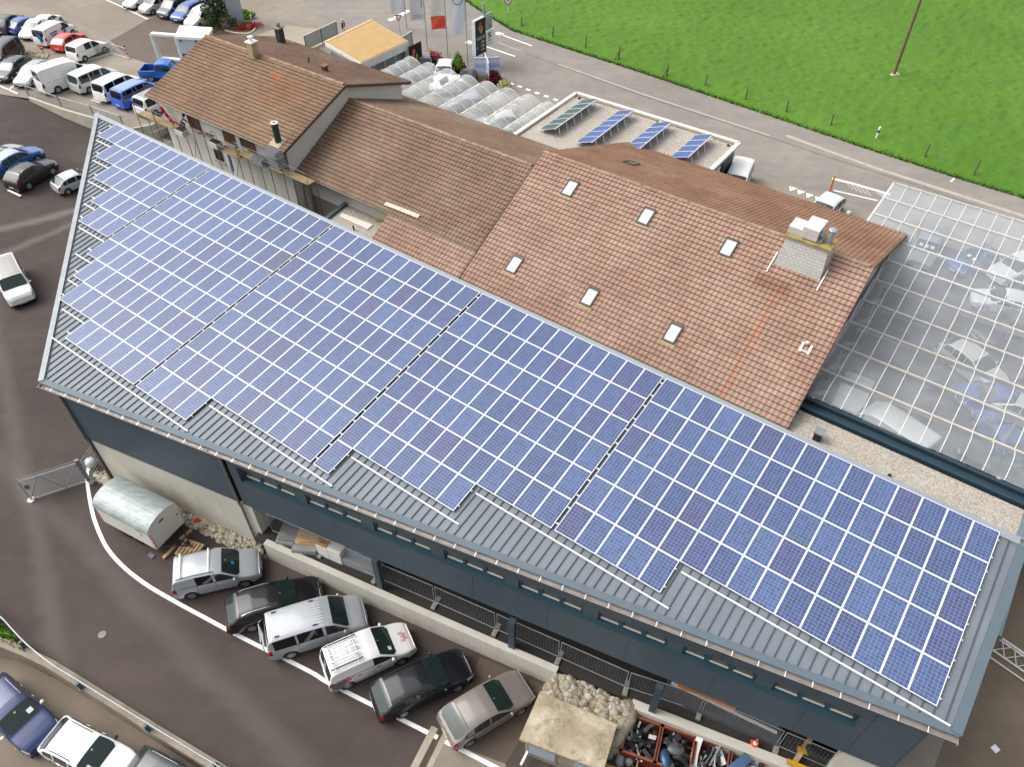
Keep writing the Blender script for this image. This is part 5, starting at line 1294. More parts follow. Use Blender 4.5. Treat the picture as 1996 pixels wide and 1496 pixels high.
for i in range(900):
    u_, v_ = random.uniform(-60, 50), random.uniform(1200, 1276)
    if v_ < 1208 + max(0, u_) * 1.12 or v_ > 1252 + .45 * u_: continue
    p = G(u_, v_, .03); a = random.uniform(0, pi); e = V((cos(a), sin(a), 0)) * .04; mb.face([p - e, p + e, p + V((random.uniform(-.08, .08), random.uniform(-.08, .08), random.uniform(.1, .3)))])
tg = structure(mb, 'grass_tufts', MEAD, kind='stuff'); tag(tg, 'tufts of grass behind the guard rail at the left edge', 'grass')
gr = thing('guard_rail', G(200, 1380, .1), 'galvanised guard rail along the top of the weathered wall', 'guard rail')
rail = [G(u, v, .55) for u, v in curve([(-60, 1160), (0, 1203), (24, 1228), (52, 1257), (100, 1296), (156, 1331), (230, 1377), (300, 1420), (370, 1463), (450, 1510)], 4)]
mb = MB()
for p, q in zip(rail[:-1], rail[1:]):
    mb.beam(p, q, .05, .12); mb.beam(p + UP * .11, q + UP * .11, .03, .09); mb.beam(p - UP * .11, q - UP * .11, .03, .09)
mb.build('rail', GALV, gr)
for u, v in ((48, 1262), (159, 1342), (290, 1424), (424, 1497)):
    mb = MB(); p = G(u, v, .1); mb.obox(p + UP * .25, A * .06, B * .09, UP * .27); mb.obox(p + UP * .02, A * .14, B * .14, UP * .02); mb.build('post', M('grey_post', '#5e6870', .6, .2, .1, 3), gr)
# ------------------------------------------------------------ glass vaults
GLS, t, b_ = newmat('vault_glazing')
b_.inputs['Base Color'].default_value = (.52, .56, .60, 1); b_.inputs['Roughness'].default_value = .08; b_.inputs['IOR'].default_value = 1.75
tr = t.nodes.new('ShaderNodeBsdfTransparent'); tr.inputs[0].default_value = (.86, .88, .90, 1); mx = t.nodes.new('ShaderNodeMixShader')
n1 = noise(t, .7, 5, .65, stretch=(1, 1, 1)); n2 = noise(t, 6, 5, .7)
f_ = ramp(t, n1, [(.3, .22), (.7, .46)]); f_ = mix(t, .4, f_, ramp(t, n2, [(.3, .2), (.75, .4)]))
out = t.nodes['Material Output']; t.links.new(f_, mx.inputs[0]); t.links.new(tr.outputs[0], mx.inputs[1]); t.links.new(b_.outputs[0], mx.inputs[2]); t.links.new(mx.outputs[0], out.inputs[0])
GLW = GLS.copy(); GLW.name = 'milky_vault_glazing'
for n_ in GLW.node_tree.nodes:
    if n_.type == 'VALTORGB':
        for e_ in n_.color_ramp.elements: c = e_.color[0]; e_.color = (c * 1.3, c * 1.3, c * 1.3, 1)
    if n_.type == 'BSDF_PRINCIPLED': n_.inputs['Base Color'].default_value = (.66, .68, .67, 1)
VFR = M('vault_frame', '#efe9e1', .5, .1, .06, 3); GUTT = M('vault_gutter', '#d8d0c4', .6, .1, .15, 2)
def vault(root, P, ax, cr, L, Wd, rise, ribs, gl, th_extra=.0):
    """barrel vault: starts at P, runs along ax for L, spans Wd along cr"""
    N_ = 12; arc = []
    for i in range(N_ + 1):
        f = i / N_; arc.append(cr * (Wd * f) + UP * (rise * sin(pi * f) ** .85))
    mb = MB()
    for i in range(N_): mb.face([P + arc[i], P + arc[i] + ax * L, P + arc[i + 1] + ax * L, P + arc[i + 1]])
    g_ = mb.build('vault_glass', gl, root, smooth=True)
    mb = MB()
    for s in ribs:
        for i in range(N_): mb.beam(P + ax * s + arc[i] + UP * .02, P + ax * s + arc[i + 1] + UP * .02, .045, .035)
    mb.build('glazing_bars', VFR, g_)
ZV = 4.7
def AB(a, b, z): p = A * a + B * b; return V((p.x, p.y, z))
structure(MB().face([AB(-7.5, -59.5, U + .007), AB(20, -59.5, U + .007), AB(20, -32, U + .007), AB(-4, -32, U + .007), AB(-4, -52, U + .007), AB(-7.5, -52, U + .007)]), 'canopy_floor', pave_mat('canopy_floor_asphalt', '#5f5c5e', '#706c6c', .08, R(20)))
gc = thing('glass_vault_canopy', V((22, 34, U)), 'large canopy of ten glass barrel vaults beside the red brown house', 'canopy')
def AB(a, b, z): p = A * a + B * b; return V((p.x, p.y, z))
for k in range(10):
    b0 = -60.25 + k * 2.61; a0 = -6.72 if k < 3 else -4.15; a1 = 13.0 if k < 4 else 11.5
    vault(gc, AB(a0, b0 + .06, ZV + .06), A, B, a1 - a0, 2.49, .46, [i * 1.06 for i in range(int((a1 - a0) / 1.06) + 1)], GLS)
    mb = MB(); mb.beam(AB(a0, b0, ZV), AB(a1, b0, ZV), .13, .14); mb.build('valley_beam', VFR if k < 5 else GUTT, gc)
mb = MB(); mb.beam(AB(-6.8, -60.3, ZV - .1), AB(-6.8, -52.4, ZV - .1), .14, .25); mb.build('edge_beam', WHITE, gc)
mb = MB(); mb.beam(AB(-4.25, -52.4, ZV - .1), AB(-4.25, -34.1, ZV - .1), .16, .3); mb.build('edge_beam', M('blue_grey_beam', '#6b8390', .5, .1, .1, 2), gc)
DKB = M('dark_blue_beam', '#2f4551', .5, .1, .1, 2)
mb = MB(); mb.beam(AB(-4.6, -33.95, ZV), AB(13, -33.95, ZV), .22, .26); mb.beam(AB(-4.6, -33.55, ZV - .16), AB(13, -33.55, ZV - .16), .6, .05); mb.beam(AB(-4.6, -33.2, ZV - .05), AB(13, -33.2, ZV - .05), .12, .3); mb.build('edge_beam', DKB, gc)
for a in (-3.6, 1.2, 6.2):
    for b in (-57.5, -47.3, -39.4, -34.3):
        mb = MB(); mb.beam(AB(a, b, U), AB(a, b, ZV), .16, .16, up=A); mb.build('column', GUTT, gc)
for b in (-47.3, -42.1, -36.9):
    mb = MB(); mb.beam(AB(-3.6, b, ZV - .25), AB(11, b, ZV - .25), .12, .25); mb.build('cross_beam', GUTT, gc)
# inclined ties at the house side
for k in range(5):
    b = -46.0 + k * 2.6; mb = MB(); mb.beam(AB(-3.9, b + .9, ZV - .25), AB(-3.2, b - .9, ZV - 1.2), .05, .28); mb.build('brace', M('pale_brace', '#b5bdbb', .6), gc)
lc = thing('small_vault_canopy', AB(-44, -50, U), 'row of milky barrel vaults behind the brown tiled roofs', 'canopy')
for k in range(8):
    a0 = -52.95 + k * 2.35; Wd = 2.23 if k < 7 else 1.5
    vault(lc, AB(a0 + .06, -55.3, ZV + .06), B, A, 12.0, Wd, .50 if k < 7 else .4, [i * 1.2 for i in range(11)], GLW)
    mb = MB(); mb.beam(AB(a0 + (2.35 if k < 7 else 1.6), -55.45, ZV), AB(a0 + (2.35 if k < 7 else 1.6), -43.3, ZV), .15, .12); mb.build('valley_beam', VFR, lc)
for a in (-52, -45.9, -38.9):
    for b in (-55, -49): mb = MB(); mb.beam(AB(a, b, U), AB(a, b, ZV), .14, .14, up=A); mb.build('column', GUTT, lc)
# gravel roof between hall and vaults
GRAV, t, b_ = newmat('roof_gravel')
tc = t.nodes.new('ShaderNodeTexCoord'); vo = nd(t, 'ShaderNodeTexVoronoi'); vo.inputs['Scale'].default_value = 19; t.links.new(tc.outputs['Object'], vo.inputs['Vector'])
n1 = noise(t, .8, 5, .6); sepc = t.nodes.new('ShaderNodeSeparateColor'); t.links.new(vo.outputs['Color'], sepc.inputs[0])
c_ = ramp(t, sepc.outputs[0], [(0, S('#989083')), (.35, S('#aca498')), (.7, S('#bcb4a8')), (1, S('#cdc6bc'))]); c_ = mix(t, 1, c_, ramp(t, n1, [(.3, .92), (.7, 1.05)]), 'MULTIPLY')
t.links.new(c_, b_.inputs['Base Color']); b_.inputs['Roughness'].default_value = .9
bn = t.nodes.new('ShaderNodeBump'); bn.inputs['Strength'].default_value = .8; bn.inputs['Distance'].default_value = .03; t.links.new(vo.outputs['Distance'], bn.inputs['Height']); bn.invert = True; t.links.new(bn.outputs[0], b_.inputs['Normal'])
ZG = 4.6
fr = thing('gravel_roof_annex', AB(2, -31, U), 'flat gravel roofed annex between the hall and the glass vaults', 'building')
gpoly = [AB(-6.0, -33.0, 0), AB(7.9, -33.0, 0), AB(7.9, -25.0, 0), AB(-6.0, -25.0, 0)]
mb = MB(); mb.prism([(p.x, p.y) for p in gpoly], ZG - .3, ZG); mb.build('gravel', GRAV, fr)
mb = MB(); mb.beam(AB(7.95, -33.2, ZG + .05), AB(7.95, -25.0, ZG + .05), .5, .3); mb.build('parapet', M('blue_grey_parapet', '#76868d', .5, .1, .08, 2), fr)
mb = MB(); mb.prism([(p.x, p.y) for p in (AB(-4, -32.6, 0), AB(7.6, -32.6, 0), AB(7.6, -28, 0), AB(-4, -28, 0))], U, ZG - .32); mb.build('wall', CLAD, fr)
mb = MB(); p = G(1592, 856, ZG); mb.obox(p + UP * .28, A * .2, B * .2, UP * .3); v_ = mb.build('roof_vent', BLACKP, fr); mb = MB(); mb.obox(p + UP * .62, A * .28, B * .28, UP * .04); mb.build('vent_cap', M('vent_cap_grey', '#8b949a', .5, .2), v_)
for u, v in ((1553, 805), (1733, 929)): mb = MB(); p = G(u, v, ZG); mb.tube(p, p + UP * .12, .1, 10); mb.build('drain_stub', BLACKP, fr)
# small gravel roof by the middle house
gs = thing('small_gravel_roof', G(700, 430, 3.9), 'small gravel roof with plywood sheet below the middle house', 'building')
zg = 3.9; pz = [(634, 428), (688, 386), (775, 425), (790, 450), (726, 478), (690, 455)]
mb = MB(); mb.prism([tuple(G(u, v, zg).xy) for u, v in ((630, 430), (690, 384), (790, 430), (770, 500), (700, 470))], zg - .3, zg); mb.build('gravel', GRAV, gs)
mb = MB(); mb.beam(G(628, 434, zg + .05), G(691, 385, zg + .05), .3, .3); mb.build('parapet', M('slate_blue_beam', '#4f6672', .5, .1, .1, 2), gs)
mb = MB(); mb.prism([tuple(G(u, v, zg).xy) for u, v in ((640, 432), (688, 392), (770, 430), (752, 480), (700, 462))], -.3, zg - .31); mb.build('wall', PLAS, gs)
p = [G(u, v, zg + .06) for u, v in ((666, 415), (727, 438), (717, 447), (661, 422))]
mb = MB(); mb.prism([tuple(x.xy) for x in p], zg + .03, zg + .08); solo(mb, 'plywood_sheet', M('pale_plywood', '#e9e2d6', .7, 0, .05, 2), 'pale plywood sheet lying on the small gravel roof', 'board')
for u, v, r_ in ((737, 418, .3), (744, 430, -.4)):
    mb = MB(); mb.rbox(G(u, v, zg + .01), .75, .3, .12, AZ + r_ + .9); solo(mb, 'insulation_piece', M('yellow_insulation', '#c9b257', .9, 0, .2, 5), 'yellow insulation piece %s on the small gravel roof' % ('nearest the eave' if r_ > 0 else 'nearest the light tiles'), 'insulation')
mb = MB(); p = G(690, 449, zg); mb.tube(p, p + UP * .4, .06, 8); solo(mb, 'vent_stub', BLACKP, 'short black vent stub on the small gravel roof', 'vent')
mb = MB(); p0, p1 = HB.front(on(HB, 752, 398)[0], on(HB, 752, 398)[1], .12), HB.front(on(HB, 818, 424)[0], on(HB, 818, 424)[1], .12); mb.beam(p0, p1, .3, .03, up=HB.fn); solo(mb, 'plank', M('pale_plank', '#d9cbb2', .8), 'pale plank lying on the lower edge of the dark tiles', 'plank')
# ------------------------------------------------------------ carport with tilted solar tables
cp = thing('flat_roofed_carport', AB(-27, -54, U), 'flat gravel roofed carport with white edge carrying four tilted solar tables', 'carport')
a0, a1, b0, b1, zc = -34.95, -19.05, -58.7, -47.5, 5.0
mb = MB(); mb.prism([tuple(AB(a, b, 0).xy) for a, b in ((a0 + .3, b0 + .3), (a1 - .3, b0 + .3), (a1 - .3, b1), (a0 + .3, b1))], zc - .5, zc - .22); mb.build('gravel', GRAV, cp)
CPW = M('carport_white', '#f0efeb', .6, 0, .04, 1); CPI = M('parapet_inside', '#d9cdb6', .7, 0, .1, 2)
for (p, q) in (((a0, b0), (a1, b0)), ((a0, b0), (a0, b1)), ((a1, b0), (a1, b1))):
    mb = MB(); P0, P1 = AB(*p, zc - .12), AB(*q, zc - .12); mb.beam(P0, P1, .32, .24); c_p = mb.build('parapet', CPW, cp)
    inn = (AB((a0 + a1) / 2, (b0 + b1) / 2, zc) - P0); d = (P1 - P0).normalized(); inn = inn - d * inn.dot(d); inn.z = 0; inn.normalize(); mb = MB(); mb.beam(P0 + inn * .17 + d * .2, P1 + inn * .17 - d * .2, .02, .2); mb.build('parapet_lining', CPI, c_p)
mb = MB(); mb.beam(AB(-26.1, b0 + .3, zc - .14), AB(-26.1, b1, zc - .14), .22, .14); mb.build('roof_divider', CPI, cp)
GW = M('anthracite_wall', '#4b5156', .6, 0, .08, 1)
mb = MB(); mb.prism([tuple(AB(a, b, 0).xy) for a, b in ((a1 - .3, b0 + .25), (a1 - .12, b0 + .25), (a1 - .12, b0 + 2.3), (a1 - .3, b0 + 2.3))], U, zc - .25); mb.prism([tuple(AB(a, b, 0).xy) for a, b in ((a1 - .3, b0 + 4.6), (a1 - .12, b0 + 4.6), (a1 - .12, b1), (a1 - .3, b1))], U, zc - .25); mb.beam(AB(a1 - .2, b0 + 2.2, zc - .55), AB(a1 - .2, b0 + 4.7, zc - .55), .16, .6); mb.build('wall', GW, cp)
mb = MB(); mb.beam(AB(a0 + .2, b0 + .25, U), AB(a0 + .2, b0 + .25, zc - .3), .2, .2, up=A); mb.build('column', GW, cp)
mb = MB(); mb.beam(AB(a0 + .3, b0 + .2, zc - .4), AB(a1 - .3, b0 + .2, zc - .4), .1, .3); mb.build('fascia', GW, cp)
for a, b in ((a0 + .7, b0 + .6), (-26.3, b0 + .6), (a1 - .6, b0 + .7)): mb = MB(); p = AB(a, b, zc - .22); mb.tube(p, p + UP * .1, .13, 10); mb.build('roof_drain', BLACKP, cp)
mb = MB(); p = AB(-21.3, b0 + .55, zc - .22); mb.lathe(p, [(.2, 0), (.2, .05), (.0, .06)], 12); mb.build('drain_cover', CPI, cp)
CELL2 = cell_mat('table_cells', 10, 6, '#28457f', '#2f519a', '#8ea0c4'); CELL3 = cell_mat('green_table_cells', 10, 6, '#2d4548', '#355052', '#6d8a8c', .3)
tabs = [((1165, 191), (1061, 250), 6, CELL3), ((1236, 213), (1133, 275), 6, CELL2), ((1310, 236), (1234, 278.5), 5, CELL2), ((1390, 261), (1311, 304.5), 4, CELL2)]
for i, (tp_, bp_, n_, cm_) in enumerate(tabs):
    zt_ = zc + .05
    pa = G(*tp_, zt_ + .55); pb = G(bp_[0] , bp_[1], zt_ + .02)
    # long axis along B; module tilted about it: upper edge on the A side
    Pt = pa; La = [6.9, 7.0, 5.6, 4.6][i]
    tl_ = R(20); up_ = A * cos(tl_) * -1 - UP * sin(tl_); nn = (A * sin(tl_) * -1 + UP * cos(tl_))
    tb = thing('solar_table', V((Pt.x, Pt.y, zc - .22)), ['dark green tilted solar table nearest the vaults on the carport', 'long blue tilted solar table second from the vaults on the carport', 'blue tilted solar table of five modules on the carport', 'short blue tilted solar table at the grey carport end'][i], 'solar table', 'tilted solar tables on the carport')
    w_ = La / n_; hgt_ = 1.62
    fm2, cm2 = panel_proto('t', w_ * .98, hgt_, cm_, B, up_, nn)
    for k in range(n_):
        for nm, me_ in (('module_frame', fm2), ('module_cells', cm2)):
            o = bpy.data.objects.new(nm, me_); COL.objects.link(o); o.parent = tb; o.location = Pt + B * (k * w_) - tb.location
    mb = MB()
    for k in range(n_):
        s = Pt + B * (w_ * (k + .5)) - nn * .05
        mb = MB(); mb.beam(s, V((s.x, s.y, zc - .2)) + A * .22, .05, .05, up=B); mb.build('leg', ALU, tb)
        mb = MB(); e_ = s + up_ * (hgt_ - .1); mb.beam(e_, V((e_.x, e_.y, zc - .2)), .05, .05, up=B); mb.build('leg', ALU, tb)
    mb = MB(); mb.beam(Pt - nn * .06, Pt + B * La - nn * .06, .06, .06); mb.build('support_rail', ALU, tb)
# ------------------------------------------------------------ yard furniture
def stone_mat():
    m, t, b = newmat('river_stones'); oi = t.nodes.new('ShaderNodeTexCoord'); vo = nd(t, 'ShaderNodeTexVoronoi'); vo.inputs['Scale'].default_value = 5.5; t.links.new(oi.outputs['Object'], vo.inputs['Vector'])
    sp = t.nodes.new('ShaderNodeSeparateColor'); t.links.new(vo.outputs['Color'], sp.inputs[0]); n = noise(t, 9, 4, .65)
    c = ramp(t, sp.outputs[0], [(0, S('#8d806b')), (.3, S('#b3a588')), (.55, S('#c5bba5')), (.75, S('#a9a69e')), (1, S('#d8d2c4'))]); c = mix(t, 1, c, ramp(t, n, [(.3, .8), (.7, 1.12)]), 'MULTIPLY')
    t.links.new(c, b.inputs['Base Color']); b.inputs['Roughness'].default_value = .85; return m
STONE = stone_mat()
def stones(pts, z, n, r0, r1, zh, label, seed):
    rng = random.Random(seed); P = [G(u, v, z) for u, v in pts]; xs = [p.x for p in P]; ys = [p.y for p in P]; mb = MB()
    def inp(x, y):
        r = False; j = len(P) - 1
        for i in range(len(P)):
            if (P[i].y > y) != (P[j].y > y) and x < (P[j].x - P[i].x) * (y - P[i].y) / (P[j].y - P[i].y) + P[i].x: r = not r
            j = i
        return r
    k = 0
    random.seed(seed)
    while k < n:
        x, y = rng.uniform(min(xs), max(xs)), rng.uniform(min(ys), max(ys))
        if not inp(x, y): continue
        k += 1; r = rng.uniform(r0, r1) * (1 if rng.random() < .8 else 1.35)
        mb.ball((x, y, z + rng.uniform(0, zh) + r * .2), r, rng.uniform(.8, 1.3), rng.uniform(.75, 1.1), rng.uniform(.6, .85), 7, 5, jit=.12)
    o = structure(mb, 'cobbles', STONE, True, 'stuff'); tag(o, label, 'stones'); return o
stones([(186, 920), (222, 922), (300, 968), (360, 998), (513, 1060), (512, 1080), (492, 1090), (470, 1078), (361, 1024), (300, 1000), (240, 960), (186, 938)], .0, 900, .07, .15, .06, 'bed of round cobbles along the foot of the hall wall', 5)
sheet([(183, 916), (224, 918), (514, 1058), (514, 1084), (492, 1092), (470, 1080), (361, 1026), (183, 940)], .01, 'stone_bed', M('earthy_gravel', '#4c4335', .95, 0, .25, 3))
stones([(1087, 1316), (1226, 1376), (1222, 1402), (1205, 1416), (1060, 1352)], U - .12, 620, .09, .19, .12, 'heap of pale river cobbles behind the concrete hut roof', 9)
sheet([(1084, 1312), (1232, 1378), (1216, 1420), (1056, 1356)], U - .15, 'stone_bed', M('earthy_gravel', '#7d705c'))
mb = MB(); cpts = [G(u, v, U) for u, v in ((1226, 1374), (1228, 1384), (1222, 1402), (1212, 1416), (1196, 1440))]
for i in range(4):
    for k in range(3): 
        p = cpts[i].lerp(cpts[i + 1], (k + .5) / 3); mb.ball(p - UP * .25, .42, 1, 1, .95, 9, 7, jit=.08); mb.ball(p - UP * .9, .5, 1, 1, 1, 9, 7, jit=.08)
solo(mb, 'rubble_wall', M('rough_boulder_concrete', '#a89d8a', .9, 0, .25, 1.6, .2, 14, .4), 'rough curved rubble edge between cobble heap and red containers', 'wall', smooth=True)
# concrete hut
zh = 1.95
hut = thing('concrete_hut', G(1105, 1430, 0), 'small hut with stained concrete slab roof in front of the cobble heap', 'hut')
HR, t, b_ = newmat('stained_slab_roof'); n1 = noise(t, .7, 6, .62, dist=.4); n2 = noise(t, 1.6, 7, .75, dist=.5); n3 = noise(t, 16, 4, .7)
c_ = ramp(t, n1, [(.3, S('#9a8c74')), (.5, S('#b8aa90')), (.66, S('#d6cab4'))]); c_ = mix(t, ramp(t, n2, [(.5, 0.), (.68, .75)]), c_, S('#6a5f4e')); c_ = mix(t, 1, c_, ramp(t, n3, [(.3, .82), (.7, 1.1)]), 'MULTIPLY')
t.links.new(c_, b_.inputs['Base Color']); b_.inputs['Roughness'].default_value = .9
rp4 = [G(u, v, zh) for u, v in ((1053, 1348), (1203, 1413), (1176, 1505), (1012, 1442))]
mb = MB(); mb.prism([tuple(p.xy) for p in rp4], zh - .2, zh); mb.build('roof_slab', HR, hut)
cen = sum(rp4, V()) / 4; ins_ = [cen + (p - cen) * .88 for p in rp4]
mb = MB(); mb.prism([tuple(p.xy) for p in ins_], 0, zh - .2); mb.build('wall', CONC_D, hut)
fl_, fr_ = ins_[3], ins_[2]; d = (fr_ - fl_); d.z = 0; L_ = d.length; d.normalize(); nf = V((d.y, -d.x, 0))
for x0, x1 in ((.15, 1.45), (2.2, 3.2)):
    mb = MB(); c_ = fl_ + d * (x0 + x1) / 2; c_ = V((c_.x, c_.y, 1.05)) + nf * .02; mb.obox(c_, d * (x1 - x0) / 2, nf * .02, UP * .6); f = mb.build('window', CONC_D, hut)
    mb = MB(); mb.obox(c_ + nf * .025, d * ((x1 - x0) / 2 - .06), nf * .01, UP * .52); mb.build('pane', M('milky_blue_pane', '#b9c6d2', .25, 0, .05, 1), f)
mb = MB(); p = G(1015, 1500, 0); q = G(1030, 1470, 0); mb.beam(p + UP * .5, q + UP * .5, .1, .1); solo(mb, 'white_rail', WHITE, 'white rail piece beside the concrete hut corner', 'rail')
# temporary mesh fences
FEN = M('fence_wire', '#8f9699', .5, .3, .06, 6); FFOOT = M('fence_foot', '#9b968c', .9, 0, .15, 4)
feet = [(524, 1046), (623, 1088), (728, 1138), (844, 1188), (962, 1241), (1085, 1296), (1216, 1355), (1360, 1403), (1510, 1470), (1625, 1520)]
for i in range(len(feet) - 1):
    p, q = G(*feet[i], U) + en * .3, G(*feet[i + 1], U) + en * .3; d = q - p; L_ = d.length; d.normalize(); zb, zt_ = U + .18, U + 1.72
    ft = thing('mesh_fence', (p + q) / 2, 'grey mesh fence panel %s' % ['at the concrete pier by the cardboard stacks', 'in front of the boxes and white foam stack', 'left of the second hall column', 'between the first and second bare bays', 'behind the navy estate car', 'above the end of the retaining wall', 'behind the cobble heap', 'in front of the grey sheet stack', 'in front of the yellow lifting gear'][i], 'fence', 'mesh fence panels along the open hall')
    a, b = p + d * .06, q - d * .06; mb = MB()
    for x in (a, b): mb.tube(V((x.x, x.y, U + .02)), V((x.x, x.y, zt_)), .021, 6)
    mb.tube(V((a.x, a.y, zt_)), V((b.x, b.y, zt_)), .021, 6); mb.tube(V((a.x, a.y, zb)), V((b.x, b.y, zb)), .021, 6); mb.build('frame', GALV, ft)
    mb = MB(); nw = int(L_ / .15)
    for k in range(1, nw): x = a.lerp(b, k / nw); mb.beam(V((x.x, x.y, zb)), V((x.x, x.y, zt_)), .0055, .0055, up=d)
    for k in range(1, 9): z_ = zb + (zt_ - zb) * k / 9; mb.beam(V((a.x, a.y, z_)), V((b.x, b.y, z_)), .0055, .0055)
    mb.build('wire_mesh', FEN, ft)
    if i: 
        n_ = V((-d.y, d.x, 0)); mb = MB(); mb.obox(p + UP * .07, d * .11, n_ * .36, UP * .07); mb.ball(p + UP * .12 - n_ * .2, .06); mb.build('foot', FFOOT, ft)
# goods on the open floor
CARD = M('cardboard', '#b98a55', .85, 0, .15, 2, .06); CARD2 = M('pale_cardboard', '#c9ab80', .85, 0, .12, 2); FOAM = M('white_foam', '#e9e6df', .8, 0, .05, 2); SHEETG = M('grey_sheets', '#9c9fa1', .6, .1, .1, 2); BROWNB = M('brown_box', '#8c6238', .85, 0, .15, 2)
def boxes(name, items, label, cat, group=None):
    root = thing(name, items[0][1], label, cat, group)
    for nm, c, sx, sy, sz, rz, m in items: mb = MB(); mb.rbox(c, sx, sy, sz, rz); mb.build(nm, m, root)
    return root
az = atan2(ed.y, ed.x)
p = G(578, 1030, U); boxes('sheet_stack', [('sheet_stack_top', p + UP * .0, 1.3, 2.4, .35, az + .25, SHEETG), ('sheet_layer', p + UP * .35, 1.2, 2.2, .08, az + .3, M('dull_sheet', '#84827e', .7))], 'grey sheet stack just behind the first fence panel', 'sheets')
p = G(604, 1049, U); boxes('cardboard_stack', [('flat_carton', p, 1.3, 2.1, .35, az + .35, SHEETG), ('flat_carton', p + UP * .35 + en * .15, 1.2, 1.7, .14, az + .35, CARD2), ('flat_carton', p + UP * .49 + en * .2 + ed * .1, 1.0, 1.6, .12, az + .42, CARD2)], 'flat pale cardboard stack with planks behind the mesh fence', 'cardboard')
for k in range(2): p = G(630 + k * 6, 1052 + k * 3, U) + en * .5; boxes('brown_carton', [('carton', p + ed * k * .05, .45, 1.3, .9, az + .2, CARD)], 'tall brown carton %s the white foam stack' % ('second from' if k == 0 else 'right beside'), 'box')
p = G(655, 1078, U) + en * .3
r_ = thing('foam_stack', p, 'white foam blocks with one brown carton on top behind the fence', 'packaging')
for k in range(2):
    for j in range(2): mb = MB(); mb.rbox(p + ed * (k * .75 - .4) + en * (j * .8 - .4), .72, .78, .95 + .05 * k, az); mb.build('foam_block', FOAM, r_)
mb = MB(); mb.rbox(p + UP * .95 - en * .5 - ed * .45, .55, .5, .06, az); mb.build('carton_lid', CARD, r_)
p = G(690, 1100, U) + en * .2; boxes('long_sheet_stack', [('sheets', p, 2.9, .9, .6, az + .03, SHEETG), ('sheets', p + UP * .6 + en * .2, 2.2, .6, .3, az + .03, M('blue_grey_sheets', '#a9b1b7', .5, .2))], 'long low grey sheet stack left of the first hall column', 'sheets')
p = G(712, 1084, U) + en * .8; boxes('small_carton', [('carton', p + UP * .6, .7, .6, .5, az + .5, CARD)], 'small tan carton on the goods left of the first hall column', 'box')
for k in range(5):
    p = G(532 + k * 8, 1004 + k * 3, U) + en * 1.3; boxes('upright_carton', [('carton', p, .3, 1.1, .8, az + .1, BROWNB)], 'dark brown upright carton %s of the five by the concrete pier' % ['leftmost', 'second', 'middle', 'fourth', 'rightmost'][k], 'box', 'brown cartons by the concrete pier')
# right bays: sheet stack, orange and timber items, cone, lifting gear
p = G(1400, 1408, U) + en * .6; boxes('steel_sheet_stack', [('sheets', p, 5.2, 1.3, .4, az, M('dark_steel_sheets', '#6d7074', .5, .4)), ('white_profile', p + UP * .42 - en * .1, 4.8, .12, .08, az - .05, ALU), ('sheets', p + UP * .4 + ed * 1.2 + en * .3, 2.4, .6, .1, az, M('light_steel', '#9a9e9f', .5, .3))], 'dark steel sheet stack with white profiles behind the fence', 'sheets')
p = G(1375, 1362, U) + en * .2; boxes('orange_machine', [('hood', p + UP * .3, 2.6, .9, .7, az, M('orange_enamel', '#e07a12', .45, 0, .08, 2)), ('base', p, 2.7, 1.0, .3, az, UNDER)], 'orange machine hood just visible below the dark cladding', 'machine')
p = G(1432, 1388, U) + en * .3; boxes('timber_beam', [('beam', p, 2.4, .3, .3, az, M('fresh_timber', '#c6a05c', .75, 0, .12, 2)), ('white_board', p + UP * .3 + en * .1, 1.6, .25, .05, az, WHITE)], 'yellow timber beam with white board under the hall', 'timber')
cone = thing('traffic_cone', G(1470, 1454, U), 'orange traffic cone with white band behind the fence', 'cone')
ORC = M('cone_orange', '#f0592a', .5, 0, .06, 4); mb = MB(); p = cone.location; mb.rbox(p, .36, .36, .04, az); mb.lathe(p + UP * .04, [(.15, 0), (.11, .24)], 16); mb.lathe(p, [(.075, .44), (.04, .66), (.0, .67)], 16); mb.build('cone_body', ORC, cone); mb = MB(); mb.lathe(p + UP * .04, [(.112, .23), (.074, .41)], 16); mb.build('white_band', WHITE, cone)
p = G(1548, 1475, U) + en * .2; lg = thing('lifting_gear', p, 'yellow and wooden lifting gear behind the last fence panel', 'equipment')
YELL = M('yellow_steel', '#d9a520', .5, 0, .1, 4)
mb = MB(); mb.rbox(p + ed * .5 + UP * .3, 1.0, .18, .16, az); mb.build('bar', YELL, lg); mb = MB(); mb.rbox(p - en * .7 + ed * .2 + UP * .3, 1.0, .18, .16, az); mb.build('bar', YELL, lg)
mb = MB(); mb.beam(p - en * .6 + UP * .25, p + en * 1.1 + ed * .6 + UP * .5, .22, .1); mb.build('timber', WOOD, lg)
mb = MB(); mb.lathe(G(1590, 1473, U) + UP * .35, [(.2, -.15), (.5, -.15), (.55, 0), (.5, .15), (.2, .15)], 20, axis=(en * .5 + UP * .8).normalized()); solo(mb, 'old_tyre', TYRE, 'dark tyre leaning in the last open bay of the hall', 'tyre', smooth=True)
tr_ = thing('red_car_tail', G(1060, 1255, U), 'dark red car tail half hidden below the dark cladding', 'car')
for x in (-.65, .65): mb = MB(); mb.rbox(tr_.location + en * .6 + ed * x + UP * .8, .16, .1, .26, az); mb.build('taillight', LAMPR, tr_)
mb = MB(); mb.rbox(tr_.location + en * 1.4 + UP * .35, 1.7, 1.5, .7, az); mb.rbox(tr_.location + en * 1.7 + UP * 1.0, 1.3, .9, .4, az); mb.build('body', paint('maroon_paint', '#3a1215', .3), tr_)
